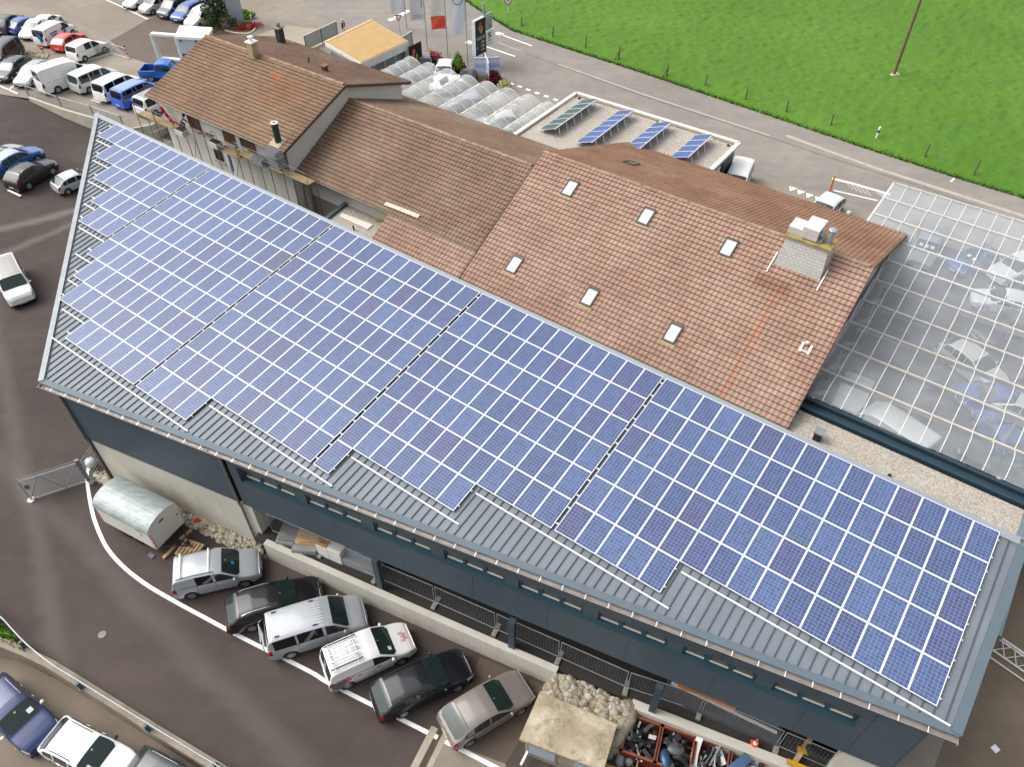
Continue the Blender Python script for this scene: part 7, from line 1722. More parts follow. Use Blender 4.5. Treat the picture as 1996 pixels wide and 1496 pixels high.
# ------------------------------------------------------------ people
SKIN = M('skin', '#c49a80', .6, 0, .06, 8)
def person(pos, facing, joints, mats, label, name='person'):
    """joints: dict of points (x right, y forward, z up) ; one skinned surface for the body, clothes follow as material zones"""
    root = thing(name, pos, label, 'person'); root.rotation_euler = (0, 0, facing)
    order = ['pelvis', 'waist', 'chest', 'neck', 'head', 'crown', 'ls', 'le', 'lw', 'lh', 'rs', 're', 'rw', 'rh', 'lhip', 'lk', 'la', 'lt', 'rhip', 'rk', 'ra', 'rt']
    rad = dict(pelvis=.15, waist=.135, chest=.165, neck=.06, head=.10, crown=.085, ls=.07, le=.05, lw=.035, lh=.04, rs=.07, re=.05, rw=.035, rh=.04, lhip=.10, lk=.065, la=.05, lt=.045, rhip=.10, rk=.065, ra=.05, rt=.045)
    ed_ = [('pelvis', 'waist'), ('waist', 'chest'), ('chest', 'neck'), ('neck', 'head'), ('head', 'crown'), ('chest', 'ls'), ('ls', 'le'), ('le', 'lw'), ('lw', 'lh'), ('chest', 'rs'), ('rs', 're'), ('re', 'rw'), ('rw', 'rh'), ('pelvis', 'lhip'), ('lhip', 'lk'), ('lk', 'la'), ('la', 'lt'), ('pelvis', 'rhip'), ('rhip', 'rk'), ('rk', 'ra'), ('ra', 'rt')]
    me = bpy.data.meshes.new('body'); me.from_pydata([joints[k] for k in order], [(order.index(a), order.index(b)) for a, b in ed_], [])
    o = bpy.data.objects.new('body', me); COL.objects.link(o); md = o.modifiers.new('s', 'SKIN')
    for i, k in enumerate(order): me.skin_vertices[0].data[i].radius = (rad[k], rad[k] * (.75 if k in ('chest', 'waist', 'pelvis') else 1)); me.skin_vertices[0].data[i].use_root = (k == 'pelvis')
    o.modifiers.new('d', 'SUBSURF').levels = 1
    dg = bpy.context.evaluated_depsgraph_get(); m2 = bpy.data.meshes.new_from_object(o.evaluated_get(dg)); bpy.data.objects.remove(o)
    m2.name = 'body'; m2.materials.clear()
    for m in (SKIN, mats[0], mats[1], mats[2]): m2.materials.append(m)
    J = {k: V(v) for k, v in joints.items()}
    zone = dict(pelvis=2, waist=1, chest=1, neck=0, head=0, crown=0, ls=1, le=1, lw=0, lh=0, rs=1, re=1, rw=0, rh=0, lhip=2, lk=2, la=2, lt=3, rhip=2, rk=2, ra=2, rt=3)
    for p in m2.polygons: c = p.center; k = min(order, key=lambda q: (J[q] - c).length); p.material_index = zone[k]; p.use_smooth = True
    b = bpy.data.objects.new('body', m2); COL.objects.link(b); b.parent = root
    mb = MB(); h = (J['head'] + J['crown']) / 2 + UP * .03; mb.ball(h, .118, 1, 1.05, .95, 12, 8); 
    mb.v = [(x, y - .02, z) for x, y, z in mb.v]; mb.build('hair', mats[3], root, True, True)
    f = J['head'] + V((0, .1, .0)); mb = MB(); mb.ball(f + V((0, .012, -.01)), .022, .7, 1, 1.2, 6, 5); 
    for s in (-1, 1): mb.ball(J['head'] + V((s * .11, .0, .0)), .028, .4, .8, 1.2, 6, 5)
    mb.build('face_detail', SKIN, root, True, True)
    # five fingers per hand
    mb = MB()
    for w_, hd in (('lw', 'lh'), ('rw', 'rh')):
        d = (J[hd] - J[w_]); d = d.normalized() if d.length > 0 else V((0, 0, -1)); sd_ = d.cross(V((0, 1, 0))); sd_ = sd_.normalized() if sd_.length > .1 else V((1, 0, 0))
        for k in range(4): s = J[hd] + sd_ * (.018 * (k - 1.5)); mb.tube(s, s + d * (.075 - .008 * abs(k - 1.4)) + V((0, .01, 0)), .009, 6, .007)
        mb.tube(J[w_] + d * .04 + sd_ * .03, J[w_] + d * .085 + sd_ * .065, .010, 6, .008)
    mb.build('fingers', SKIN, root, True, True); return root
stand = dict(pelvis=(0, 0, .95), waist=(0, 0, 1.12), chest=(0, 0, 1.36), neck=(0, 0, 1.52), head=(0, .02, 1.62), crown=(0, .01, 1.73), ls=(-.20, 0, 1.43), le=(-.27, -.02, 1.15), lw=(-.27, .1, .92), lh=(-.26, .14, .84), rs=(.20, 0, 1.43), re=(.27, -.02, 1.15), rw=(.27, .1, .92), rh=(.26, .14, .84), lhip=(-.1, 0, .9), lk=(-.11, .05, .5), la=(-.11, 0, .09), lt=(-.11, .15, .05), rhip=(.1, 0, .9), rk=(.11, -.02, .5), ra=(.11, -.12, .1), rt=(.11, .03, .05))
crouch = dict(pelvis=(0, -.1, .62), waist=(0, .0, .78), chest=(0, .18, .98), neck=(0, .30, 1.08), head=(0, .38, 1.14), crown=(0, .42, 1.24), ls=(-.2, .2, 1.02), le=(-.28, .35, .78), lw=(-.2, .5, .6), lh=(-.17, .55, .54), rs=(.2, .2, 1.02), re=(.28, .35, .78), rw=(.2, .5, .6), rh=(.17, .55, .54), lhip=(-.11, -.08, .6), lk=(-.16, .3, .5), la=(-.14, .0, .09), lt=(-.14, .15, .05), rhip=(.11, -.08, .6), rk=(.16, .28, .5), ra=(.14, -.05, .09), rt=(.14, .1, .05))
JK = M('dark_jacket', '#23242a', .8, 0, .1, 6); SH = M('white_shirt', '#d9dae0', .8, 0, .06, 6); GJ = M('grey_work_jacket', '#9b9b96', .85, 0, .12, 6); BT = M('blue_work_trousers', '#55607a', .85, 0, .12, 6); SHOE = M('dark_shoes', '#2a2725', .7); HAIRD = M('dark_hair', '#2b2420', .8, 0, .2, 20); HAIRW = M('grey_hair', '#d6d3cc', .8, 0, .1, 20)
pp = G(671, 68, U); pe = person(pp, AZ + pi / 2 + .3, stand, (SH, SH, SHOE, HAIRW), 'person in light clothes and dark open vest walking by the kiosk')
mb = MB()
for s in (-1, 1):
    mb.ball((s * .21, -.03, 1.15), .15, .55, 1.0, 2.3, 10, 8)
mb.build('vest', JK, pe, True, True)
pw = ona(357, 256, ZD1 + .03); pw = fwall(HA, wplane(HA, 357, 256, .75)[0], ZD1 + .03, .7); person(pw, AZ - .3, crouch, (GJ, BT, SHOE, HAIRD), 'worker in grey jacket crouching on the upper scaffold deck')
# ------------------------------------------------------------ street side
# kiosk with tan ribbed roof
kz = 5.0; KP = [G(u, v, kz) for u, v in ((725, 39), (795, 80), (704, 122), (634, 82))]
kk = thing('shop_kiosk', sum(KP, V()) / 4 - UP * (kz - U), 'small shop kiosk with tan ribbed roof and glass front', 'kiosk')
TAN = M('tan_roof_sheet', '#c9a873', .6, .05, .07, .8, .04); TAND = M('tan_roof_groove', '#a98348', .7, 0, .08, 1)
a_, b_2, c_2, d_2 = KP
mb = MB(); mb.prism([tuple(p.xy) for p in KP], kz - .12, kz - .03); mb.build('roof', TAND, kk)
mb = MB(); n_ = 34
for k in range(n_):
    f0, f1 = (k + .14) / n_, (k + .86) / n_; q = [a_.lerp(d_2, f0), b_2.lerp(c_2, f0), b_2.lerp(c_2, f1), a_.lerp(d_2, f1)]; mb.prism([tuple(x.xy) for x in q], kz - .02, kz + .05)
mb.build('roof_rib', TAN, kk)
mb = MB(); mb.beam(a_ + UP * .03, d_2 + UP * .03, .3, .1); mb.build('ridge_flashing', M('tan_flashing', '#d9b888', .6), kk)
cen = sum(KP, V()) / 4
for p, q, h_ in ((b_2, c_2, .75), (c_2, d_2, .35), (a_, b_2, .3)): mb = MB(); mb.beam(V((p.x, p.y, kz - h_ / 2 - .02)), V((q.x, q.y, kz - h_ / 2 - .02)), .14, h_); mb.build('fascia', M('kiosk_fascia', '#dfe3e2', .5, 0, .05, 1), kk)
KI = [cen + (p - cen) * .90 for p in KP]; KGL, t, bb = newmat('kiosk_glass'); bb.inputs['Base Color'].default_value = (.16, .19, .19, 1); bb.inputs['Roughness'].default_value = .06
n1 = noise(t, .5, 4); t.links.new(ramp(t, n1, [(.3, (.07, .08, .08, 1)), (.7, (.22, .25, .24, 1))]), bb.inputs['Base Color'])
mb = MB(); mb.prism([tuple(p.xy) for p in KI], U, kz - .12); mb.build('glass_wall', KGL, kk)
KFR = M('kiosk_frame', '#c9d2d0', .5, .1, .05, 2)
for p, q in ((KI[1], KI[2]), (KI[2], KI[3])):
    for k in range(5):
        x = p.lerp(q, k / 4); n_ = V(((q - p).y, -(q - p).x, 0)).normalized(); n_ = n_ if n_.dot(p - cen) > 0 else -n_; mb = MB(); x = V((x.x, x.y, U)) + n_ * .03; mb.beam(x, x + UP * 2.9, .09, .09, up=A); mb.build('mullion', KFR, kk)
    mb = MB(); mb.beam(V((p.x, p.y, kz - .8)) + n_ * .04, V((q.x, q.y, kz - .8)) + n_ * .04, .1, .12); mb.build('transom', KFR, kk)
mb = MB(); mb.ball(G(771, 107, U + 1.7), .5, 1.0, .6, .35, 12, 8); solo(mb, 'white_counter', WHITE, 'white rounded counter behind the kiosk glass', 'counter', smooth=True)
# glass screens by the kiosk
SCR_G = M('frosted_screen', '#b4bbb7', .3, 0, .05, 1)
def screen(p0, p1, h_, label, n=2):
    s_ = thing('glass_screen', (p0 + p1) / 2, label, 'screen'); mb = MB(); mb.beam(p0 + UP * (h_ / 2 + .1), p1 + UP * (h_ / 2 + .1), .02, h_ - .15); mb.build('pane', SCR_G, s_)
    mb = MB(); mb.beam(p0 + UP * (h_ + .05), p1 + UP * (h_ + .05), .07, .07); mb.build('top_rail', WHITE, s_)
    for k in range(n + 1): x = p0.lerp(p1, k / n); mb = MB(); mb.beam(x, x + UP * (h_ + .02), .07, .07, up=A); mb.build('post', BLACKP, s_)
    return s_
screen(G(598, 99, U), G(659, 70, U), 1.6, 'frosted glass screen with dark posts left of the kiosk'); 
sc2 = screen(G(786, 118, U), G(806, 105, U), 2.4, 'frosted screen with coloured flame right of the kiosk', 1)
FL = [paint('flame_blue', '#2a8fd0'), paint('flame_red', '#e02a2a'), paint('flame_green', '#8cc63f')]
def flame(root, o, ux, uy, s, n):
    """three leaning tongues: blue, red, green"""
    shapes = [[(-.42, -.15), (-.25, -.22), (-.2, .0), (-.26, .2), (-.22, .42), (-.42, .25), (-.45, .05)], [(-.2, -.5), (.08, -.42), (.12, -.1), (.02, .2), (.1, .62), (-.12, .75), (-.26, .45), (-.14, .1), (-.24, -.2)], [(.02, -.75), (.28, -.35), (.36, 0), (.30, .25), (.2, .25), (.18, -.05), (.05, -.3)]]
    for sh, m, nm in zip(shapes, FL, ('blue_flame', 'red_flame', 'green_flame')):
        mb = MB(); P = [o + ux * x * s + uy * y * s for x, y in sh]; Q = [p + n * .012 for p in P]; mb.face(Q); k = len(P)
        mb.raw(P + Q, [(i, (i + 1) % k, k + (i + 1) % k, k + i) for i in range(k)]); mb.build(nm, m, root)
fb = thing('flame_board', G(812, 132, U), 'black board with blue, red and green flame by the vaults', 'sign')
o = G(812, 110, U + 1.9); mb = MB(); mb.obox(o - A * .1, A * .04, B * .95, UP * 1.25); mb.build('board', UNDER, fb); flame(fb, o + A * .0 - B * -.25, -B, UP, 1.25, A * .5 + B * .5)
# price pylon
pb = G(945, 128, U); py = thing('price_pylon', pb, 'tall black fuel price sign on a blue grey post with two side boards', 'sign')
mb = MB(); mb.obox(pb + UP * 1.6, A * .16, B * .16, UP * 1.6); mb.obox(pb + UP * 3.9, A * .1, B * .1, UP * 2.5); mb.build('post', M('blue_grey_post', '#9db0b6', .5, .1), py)
zt_ = 6.55; z0_ = 3.0
def board(b0, b1, za, zb_, th, m, nm, off=0.0): mb = MB(); c = pb + B * (b0 + b1) / 2; c = V((c.x, c.y, (za + zb_) / 2)) + A * off; mb.obox(c, A * th, B * abs(b1 - b0) / 2, UP * (zb_ - za) / 2); return mb.build(nm, m, py)
bk_ = board(.0, 1.75, z0_, zt_, .22, M('sign_side', '#dfe4e6', .4), 'sign_box'); 
blk = board(.02, 1.73, z0_ + .02, zt_ - .02, .012, M('sign_black', '#121418', .35), 'sign_face', .235)
c = pb + B * .87; c = V((c.x, c.y, 0)) + A * .25
flame(py, c + UP * (zt_ - .92), -B, UP, .85, A)
def btext(root, s, m, nm, size, c, ext=.004):
    o = text(root, s, m, nm, size, (0, 0, 0), (0, 0, 0), ext=ext); X = -B; Z = A; Y = UP
    M3 = Matrix((X, Y, Z)).transposed(); o.data.transform(M3.to_4x4()); o.location = c - root.location; return o
btext(py, 'SOCAR', WHITE, 'sign_lettering', .40, c + UP * (zt_ - 1.88))
for i, s in enumerate(('1.84', '1.88', '1.94')): btext(py, s, WHITE, 'price', .36, c - B * .25 + UP * (zt_ - 2.35 - i * .4))
for i, m in enumerate((M('sign_dark_blue', '#3a4b58', .5), M('sign_cyan', '#2f9bd8', .5), M('sign_dark_grey', '#4b4b44', .5))): mb = MB(); mb.obox(c + B * .6 + UP * (zt_ - 2.35 - i * .4) - A * .005, A * .006, B * .16, UP * .14); mb.build('fuel_mark', m, py)
g1 = board(-1.35, -.08, 4.95, zt_ + .05, .08, M('sign_grey', '#a3adad', .4), 'grey_board'); g2 = board(-1.62, -.12, 3.35, 4.85, .06, WHITE, 'white_board')
c2 = pb - B * .85; c2 = V((c2.x, c2.y, 0)) + A * .07
SD_ = M('sign_dark', '#3a3c3e', .5)
mb = MB()
for pts in (((-.3, .28), (.3, .28), (.3, .16), (-.1, .16), (-.3, .02)), ((.3, -.28), (-.3, -.28), (-.3, -.16), (.1, -.16), (.3, -.02)), ((-.3, .1), (.0, .1), (.3, -.1), (.02, -.1))):
    P = [c2 + UP * 4.4 - B * x * .9 + UP * y * .9 for x, y in pts]; mb.face(P); mb.face([p + A * .004 for p in P])
mb.build('emblem', SD_, py); btext(py, 'SEAT', SD_, 'sign_lettering', .27, c2 + UP * 3.88); 
mb = MB(); mb.obox(c2 + UP * 3.52, A * .004, B * .5, UP * .03); mb.build('sign_line', M('sign_grey_line', '#a9adad', .5), py)
for z_, m, w_ in ((5.42, M('sign_red', '#b5525a', .5), .3), (5.2, M('sign_green_grey', '#7f938f', .5), .45), (6.38, WHITE, .4)): mb = MB(); mb.obox(c2 + UP * z_ + A * .02 - B * .0, A * .004, B * w_, UP * .045); mb.build('sign_line', m, py)
# flags
for i, ((fx, fy), (l, r, bt), lab) in enumerate((((793, 56), (763, 788, 23), 'plain white banner flag farthest left'), ((833, 94), (804, 828, 38), 'white banner flag with faint grey lettering'), ((873, 109), (842, 867, 55), 'cream banner flag with bright red lower end'), ((912, 128), (881, 906, 67), 'white banner flag with green round emblem'))):
    p = G(fx, fy, U); fl = thing('banner_flag', p, lab, 'flag', 'banner flags along the street'); mb = MB(); mb.tube(p, p + UP * 10.5, .055, 8, .04); mb.build('pole', GALV, fl)
    # height of the lower hem: on the pole axis
    best = min((abs(toPx(p + UP * h_)[1] - bt), h_) for h_ in [k * .05 for k in range(20, 200)])[1]
    wv = 1.5; X = (A * .25 - V((1, 0, 0)) * .9).normalized(); hem = best; topz = 10.3
    def cloth(z0_, z1_, m, nm):
        mb = MB(); n_, k_ = 8, 10; PP = lambda a, b: p + X * (.06 + wv * a) + UP * (z0_ + (z1_ - z0_) * b) + V((-X.y, X.x, 0)) * (.08 * sin(a * 6 + b * 5 + i))
        for x in range(n_):
            for y in range(k_): mb.face([PP(x / n_, y / k_), PP((x + 1) / n_, y / k_), PP((x + 1) / n_, (y + 1) / k_), PP(x / n_, (y + 1) / k_)])
        return mb.build(nm, m, fl, True)
    if i == 2: cloth(hem, hem + 1.35, paint('flag_red', '#f0503a'), 'red_cloth'); cloth(hem + 1.352, topz, M('flag_cream', '#f0eee2', .8, 0, .03, 2), 'banner_cloth')
    else: cloth(hem, topz, M('flag_white', '#eceef3', .8, 0, .03, 2), 'banner_cloth')
    for k in range(4): mb = MB(); mb.tube(p + UP * (hem + k * 1.2), p + UP * (hem + k * 1.2) + X * .1, .03, 5); mb.build('clip', WHITE, fl)
    nrm_ = V((X.y, -X.x, 0)); nrm_ = nrm_ if nrm_.y < 0 else -nrm_
    if i == 3:
        c = p + X * .8 + UP * (hem + 3.5) + nrm_ * .12; mb = MB(); mb.lathe(c, [(.5, 0), (.5, .01), (.42, .01), (.42, 0)], 24, axis=nrm_); mb.build('emblem_ring', M('emblem_green', '#5aa35f', .7), fl)
    if i == 1:
        for z_, w_ in ((hem + .35, .45), (hem + .55, .4)): mb = MB(); mb.obox(p + X * .75 + UP * z_ + nrm_ * .11, X * w_, nrm_ * .003, UP * .035); mb.build('print_line', M('faint_grey', '#b4b8c4', .8), fl)
        mb = MB(); mb.obox(p + X * .3 + UP * (hem + 2.2) + nrm_ * .11, X * .05, nrm_ * .003, UP * .9); mb.build('print_line', M('faint_blue', '#8f9ab4', .8), fl)
# signs
def disc_sign(u, v, h_, label, kind):
    p = G(u, v, U); s_ = thing('road_sign', p, label, 'road sign'); mb = MB(); mb.tube(p, p + UP * h_, .035, 7); mb.build('post', GALV, s_); n_ = V((0, -1, .0)); c = p + UP * (h_ - .1) + n_ * .05
    if kind == 'round': 
        mb = MB(); mb.lathe(c, [(.42, -.01), (.42, .01), (.31, .012), (.31, -.01)], 24, axis=n_); mb.build('red_ring', REDM, s_); mb = MB(); mb.lathe(c, [(0, .008), (.31, .008)], 24, axis=n_); mb.build('disc', WHITE, s_)
        o = text(s_, '60', BLACKP, 'number', .34, (0, 0, 0), (R(90), 0, 0)); o.location = c + n_ * .015 - p
        mb = MB(); mb.obox(p + UP * (h_ - 1.1) + n_ * .05, V((.06, 0, 0)), n_ * .01, UP * .3); mb.build('plate', WHITE, s_)
    else:
        mb = MB(); T = lambda r, z, k: c + n_ * z + V((r * cos(R(-90 + 120 * k)), 0, r * sin(R(-90 + 120 * k)))); mb.face([T(.5, 0, k) for k in range(3)]); mb.build('red_border', REDM, s_); mb = MB(); mb.face([T(.3, -.012 if False else .012, k) for k in range(3)]); mb.build('white_field', WHITE, s_)
disc_sign(990, 46, 2.7, 'round red rimmed speed limit sign at the meadow edge', 'round'); disc_sign(780, 66, 2.0, 'red and white give way sign behind the kiosk', 'tri')
# utility pole
up_ = thing('utility_pole', G(1741, 148, U), 'tall brown utility pole on a concrete base in the meadow', 'utility pole'); p = G(1741, 148, U + .35)
mb = MB(); mb.tube(p, p + UP * 12.5, .17, 12, .12); mb.build('pole', M('weathered_pole', '#75684c', .85, 0, .15, 2), up_); mb = MB(); mb.rbox(p - UP * .3, 1.1, .7, .55, .2); mb.build('base', M('pole_base', '#c9b79a', .9, 0, .1, 3), up_)
# fence posts along the meadow
FP = M('grey_fence_post', '#6f6656', .9, 0, .25, 6)
pts = [(1016, 54), (1077, 75), (1141, 97), (1205, 118), (1299, 150), (1373, 171), (1452, 198), (1531, 222), (1617, 249), (1800, 311), (1896, 344)]
wh = ['beside the speed limit sign', 'second to the right of the speed limit sign', 'above the white road arrows', 'leaning on a strut near the carport corner', 'split and leaning above the longest solar table', 'straight across from the carport middle', 'across from the grey carport end', 'across from the white van', 'with a pointed top left of the marker post', 'right of the white marker post', 'with pale top nearest the right picture edge']
for i, ((u, v), lab) in enumerate(zip(pts, wh)):
    p = G(u, v, U + .1); mb = MB(); t_ = random.uniform(-.08, .08); mb.tube(p, p + UP * random.uniform(1.25, 1.6) + V((t_, t_, 0)), .085, 7, .07)
    if i in (3, 4): mb.tube(p + V((-.45, 0, 0)), p + UP * 1.0, .06, 6)
    solo(mb, 'fence_post', FP, 'grey wooden fence post ' + lab, 'fence post', 'fence posts along the meadow edge')
mp_ = thing('marker_post', G(1705, 277, U), 'white roadside marker post with black band at the meadow edge', 'marker post'); p = mp_.location.copy()
for z0_, z1_, m, nm in ((0, .95, WHITE, 'white_part'), (.95, 1.2, BLACKP, 'black_band'), (1.2, 1.5, WHITE, 'white_tip')): mb = MB(); mb.tube(p + UP * z0_, p + UP * z1_, .1, 8); mb.build(nm, m, mp_)
# planters with flowers, shrubs, conifer
LEAF = M('dark_leaf', '#3a5a25', .8, 0, .35, 4, .2, 20); 
FLW = dict(red=M('red_flower', '#c92a3a', .7, 0, .2, 9), pink=M('pink_flower', '#d8507a', .7, 0, .2, 9), yellow=M('yellow_flower', '#e0b22a', .7, 0, .2, 9), cream=M('cream_flower', '#d8d6a0', .7, 0, .15, 9), dark=M('dark_red_leaf', '#6a2027', .8, 0, .3, 9), white=M('white_flower', '#e4dfd2', .7, 0, .1, 9), green=LEAF, bright=M('bright_leaf', '#6f9a35', .8, 0, .3, 6))
def leaves(mb, c, rx, ry, rz_, n, s, seed):
    rng = random.Random(seed)
    for i in range(n):
        th, ph, k = rng.uniform(0, 2 * pi), rng.uniform(-1, 1), rng.random() ** .4
        q = sqrt(1 - ph * ph); p = V(c) + V((q * cos(th) * rx * k, q * sin(th) * ry * k, ph * rz_ * k)); d = V((rng.uniform(-1, 1), rng.uniform(-1, 1), rng.uniform(-.3, 1))).normalized(); e = d.orthogonal().normalized(); f = d.cross(e); z_ = s * rng.uniform(.6, 1.4)
        mb.face([p - e * z_, p + f * z_ * .6, p + e * z_, p - f * z_ * .6])
PLT = M('planter_brown', '#5c4a40', .8, 0, .15, 3)
def planter(u, v, cols, label, w_=1.6, d_=.8, h_=.6, fh=.45, seed=1, rz_=AZ):
    p = G(u, v, U); r_ = thing('flower_planter', p, label, 'planter', 'flower planters along the street'); mb = MB(); mb.rbox(p, w_, d_, h_, rz_); mb.build('trough', PLT, r_)
    mb = MB(); leaves(mb, p + UP * (h_ + .12), w_ * .52, d_ * .55, fh * .7, 260, .1, seed); mb.build('foliage', LEAF, r_)
    for i, cname in enumerate(cols):
        mb = MB(); f = (i + .5) / len(cols) - .5; c = p + V((cos(rz_), sin(rz_), 0)) * w_ * f * .9 + UP * (h_ + fh * .6); leaves(mb, c, w_ / len(cols) * .6, d_ * .5, fh * .55, 130, .085, seed + i); mb.build(cname + '_blossom', FLW[cname], r_)
    return r_
planter(843, 120, ['yellow', 'pink', 'pink'], 'trough of yellow and pink flowers between grey and white cars', 2.2, 1.0, seed=3); planter(894, 138, ['red', 'red', 'red'], 'trough of red flowers with tall green shrub', 1.5, .9, seed=11); planter(972, 172, ['pink', 'red', 'dark'], 'round bed of pink and dark red plants beside the poster column', 1.9, 1.1, seed=17)
mb = MB(); p = G(893, 132, U + .9); leaves(mb, p + UP * .6, .55, .55, .8, 420, .12, 4); leaves(mb, p + UP * 1.3, .25, .25, .5, 90, .1, 5); solo(mb, 'tub_shrub', FLW['bright'], 'bright green shrub growing from the red flower trough', 'shrub')
mb = MB(); p = G(962, 162, U + .6); leaves(mb, p + UP * .4, .8, .7, .9, 600, .13, 6); solo(mb, 'red_leaf_shrub', FLW['dark'], 'dark red leaved shrub beside the poster column', 'shrub')
mb = MB(); p = G(983, 170, U + .5); leaves(mb, p + UP * .2, .75, .65, .55, 700, .11, 8); solo(mb, 'cream_shrub', FLW['cream'], 'cream flowering round shrub by the street corner', 'shrub')
mb = MB(); p = G(919, 165, U + .3); leaves(mb, p + UP * .3, .5, .5, .4, 200, .1, 12); solo(mb, 'pale_shrub', FLW['cream'], 'pale shrub half hidden behind the black car', 'shrub')
for i, (u, v) in enumerate(((659, 108), (616, 98), (786, 84))):
    mb = MB(); p = G(u, v, U + .5); leaves(mb, p, .6, .5, .4, 180, .1, 30 + i); o = solo(mb, 'flower_box', FLW[['pink', 'bright', 'red'][i]], ['pink flowers peeping out beside the kiosk corner', 'green plant behind the brown roof by the glass screen', 'red flowers hanging at the kiosk roof corner'][i], 'flowers')
# poster column: three upright poster wings
pc_ = G(950, 166, U); po = thing('poster_stand', pc_, 'four winged poster stand with blue sky pictures by the street', 'poster stand')
POS, t, bb = newmat('poster_print'); tc = t.nodes.new('ShaderNodeTexCoord'); sz_ = t.nodes.new('ShaderNodeSeparateXYZ'); t.links.new(tc.outputs['Generated'], sz_.inputs[0]); n1 = noise(t, 3, 4); 
c_ = ramp(t, sz_.outputs[2], [(0, S('#d8a070')), (.12, S('#c9b878')), (.25, S('#8fa86a')), (.36, S('#c7c3d8')), (.55, S('#dfe2ee')), (.7, S('#9fb4e0')), (.85, S('#dfe3f0')), (1, S('#a9bce6'))]); c_ = mix(t, ramp(t, n1, [(.5, 0.), (.7, .5)]), c_, S('#e6e8f0')); t.links.new(c_, bb.inputs['Base Color']); bb.inputs['Roughness'].default_value = .4
for ang in (0, 100, 190, 280):
    d = V((cos(R(180 + ang)), sin(R(180 + ang) * 1), 0)); mb = MB(); mb.beam(pc_ + d * .08 + UP * 1.5, pc_ + d * 1.3 + UP * 1.5, .05, 2.6); w_ = mb.build('poster_wing', POS, po); mb = MB(); mb.beam(pc_ + d * .05 + UP * 2.83, pc_ + d * 1.32 + UP * 2.83, .07, .06); mb.build('edge_strip', WHITE, w_)
# tower kiosk and white portal
tz = 6.0; TP = [G(u, v, tz) for u, v in ((350, 49), (414, 53), (403, 74), (340, 70.5))]; tk = thing('kiosk_tower', sum(TP, V()) / 4 - UP * (tz - U), 'pale blue grey sign tower with flat white roof beside the tiled house', 'sign tower')
mb = MB(); mb.prism([tuple(p.xy) for p in TP], tz - .25, tz); mb.build('roof', WHITE, tk)
cen = sum(TP, V()) / 4; TI = [cen + (p - cen) * .92 for p in TP]; TWB = M('tower_panel', '#b3c0cf', .5, 0, .05, .5)
mb = MB(); mb.prism([tuple(p.xy) for p in TI], U, tz - .26); mb.build('wall', TWB, tk)
f0, f1 = TI[3], TI[2]; d = (f1 - f0); d.z = 0; Lt = d.length; d.normalize(); n_ = V((d.y, -d.x, 0)); n_ = n_ if n_.y < 0 else -n_
mb = MB(); mb.obox(V((f0.x, f0.y, 4.1)) + d * .55 + n_ * .01, d * .45, n_ * .01, UP * .16); mb.build('logo_block', M('logo_navy', '#27405e', .5), tk)
o = text(tk, 'fassbinderwerk', M('letter_grey', '#6f7c8a', .5), 'sign_lettering', .36, (0, 0, 0), (R(90), 0, atan2(d.y, d.x))); o.location = V((f0.x, f0.y, 4.1)) + d * 2.5 + n_ * .02 - tk.location
mb = MB(); mb.obox(V((f0.x, f0.y, 3.1)) + d * 1.9 + n_ * .01, d * .6, n_ * .006, UP * .05); mb.build('sign_line', M('letter_grey', '#6f7c8a', .5), tk)
for x in (.4, 2.0): mb = MB(); mb.obox(V((f0.x, f0.y, tz - .4)) + d * x + n_ * .15, d * .04, n_ * .18, UP * .05); mb.build('lamp_arm', BLACKP, tk)
pt_ = thing('white_portal', G(330, 118, U), 'white open picture frame portal beside the blue pickup', 'portal'); zp = U + .3; PA, PB = G(311, 113, zp), G(357, 117, zp); hp = 2.6
mb = MB(); mb.beam(PA, PB, .5, .22); mb.build('bottom_bar', WHITE, pt_); mb = MB(); mb.beam(PA + UP * hp, PB + UP * hp, .5, .22); mb.build('top_bar', WHITE, pt_)
for q in (PA, PB): mb = MB(); mb.beam(q, q + UP * hp, .5, .3, up=(PB - PA).normalized()); mb.build('upright', M('portal_side', '#dfe3e0', .5), pt_)
# grey pylon, conifer and flower island
gp_ = thing('grey_pylon', G(463, 44, U), 'tall plain grey sign pylon beside the dark conifer', 'sign'); p = G(463, 46, U); n_ = V((.9, .43, 0)).normalized()
mb = MB(); mb.obox(p + UP * 4, n_ * .85, V((-n_.y, n_.x, 0)) * .35, UP * 4); mb.build('pylon_body', M('pylon_grey', '#aab2ba', .4, .1, .03, 1), gp_); mb = MB(); mb.obox(p + UP * 4 - n_ * .87, n_ * .02, V((-n_.y, n_.x, 0)) * .36, UP * 4); mb.build('pylon_edge', M('pylon_dark', '#5b6b7c', .4), gp_)
sheet([(395, 52), (440, 48), (470, 40), (500, 42), (498, 60), (470, 68), (430, 66), (400, 62)], U + .012, 'planting_bed', M('bark_mulch', '#6a5d45', .95, 0, .3, 3))
CON = [M('conifer_dark', '#24381f', .85, 0, .4, 3, .25, 18), M('conifer_mid', '#355024', .85, 0, .35, 3, .25, 18), M('conifer_light', '#55702f', .85, 0, .3, 3, .25, 18)]
tr_ = thing('conifer', G(428, 52, U), 'bushy dark green conifer beside the grey pylon', 'tree'); p = tr_.location.copy()
mb = MB(); mb.tube(p, p + UP * 4.5, .16, 8, .05)
for k in range(14): a = k * 2.4; z_ = .5 + k * .28; mb.tube(p + UP * z_, p + UP * (z_ + .5) + V((cos(a), sin(a), 0)) * (2.0 - .1 * k), .05, 5, .015)
mb.build('trunk', M('conifer_bark', '#4b3b2c', .9, 0, .2, 4), tr_)
rng = random.Random(77)
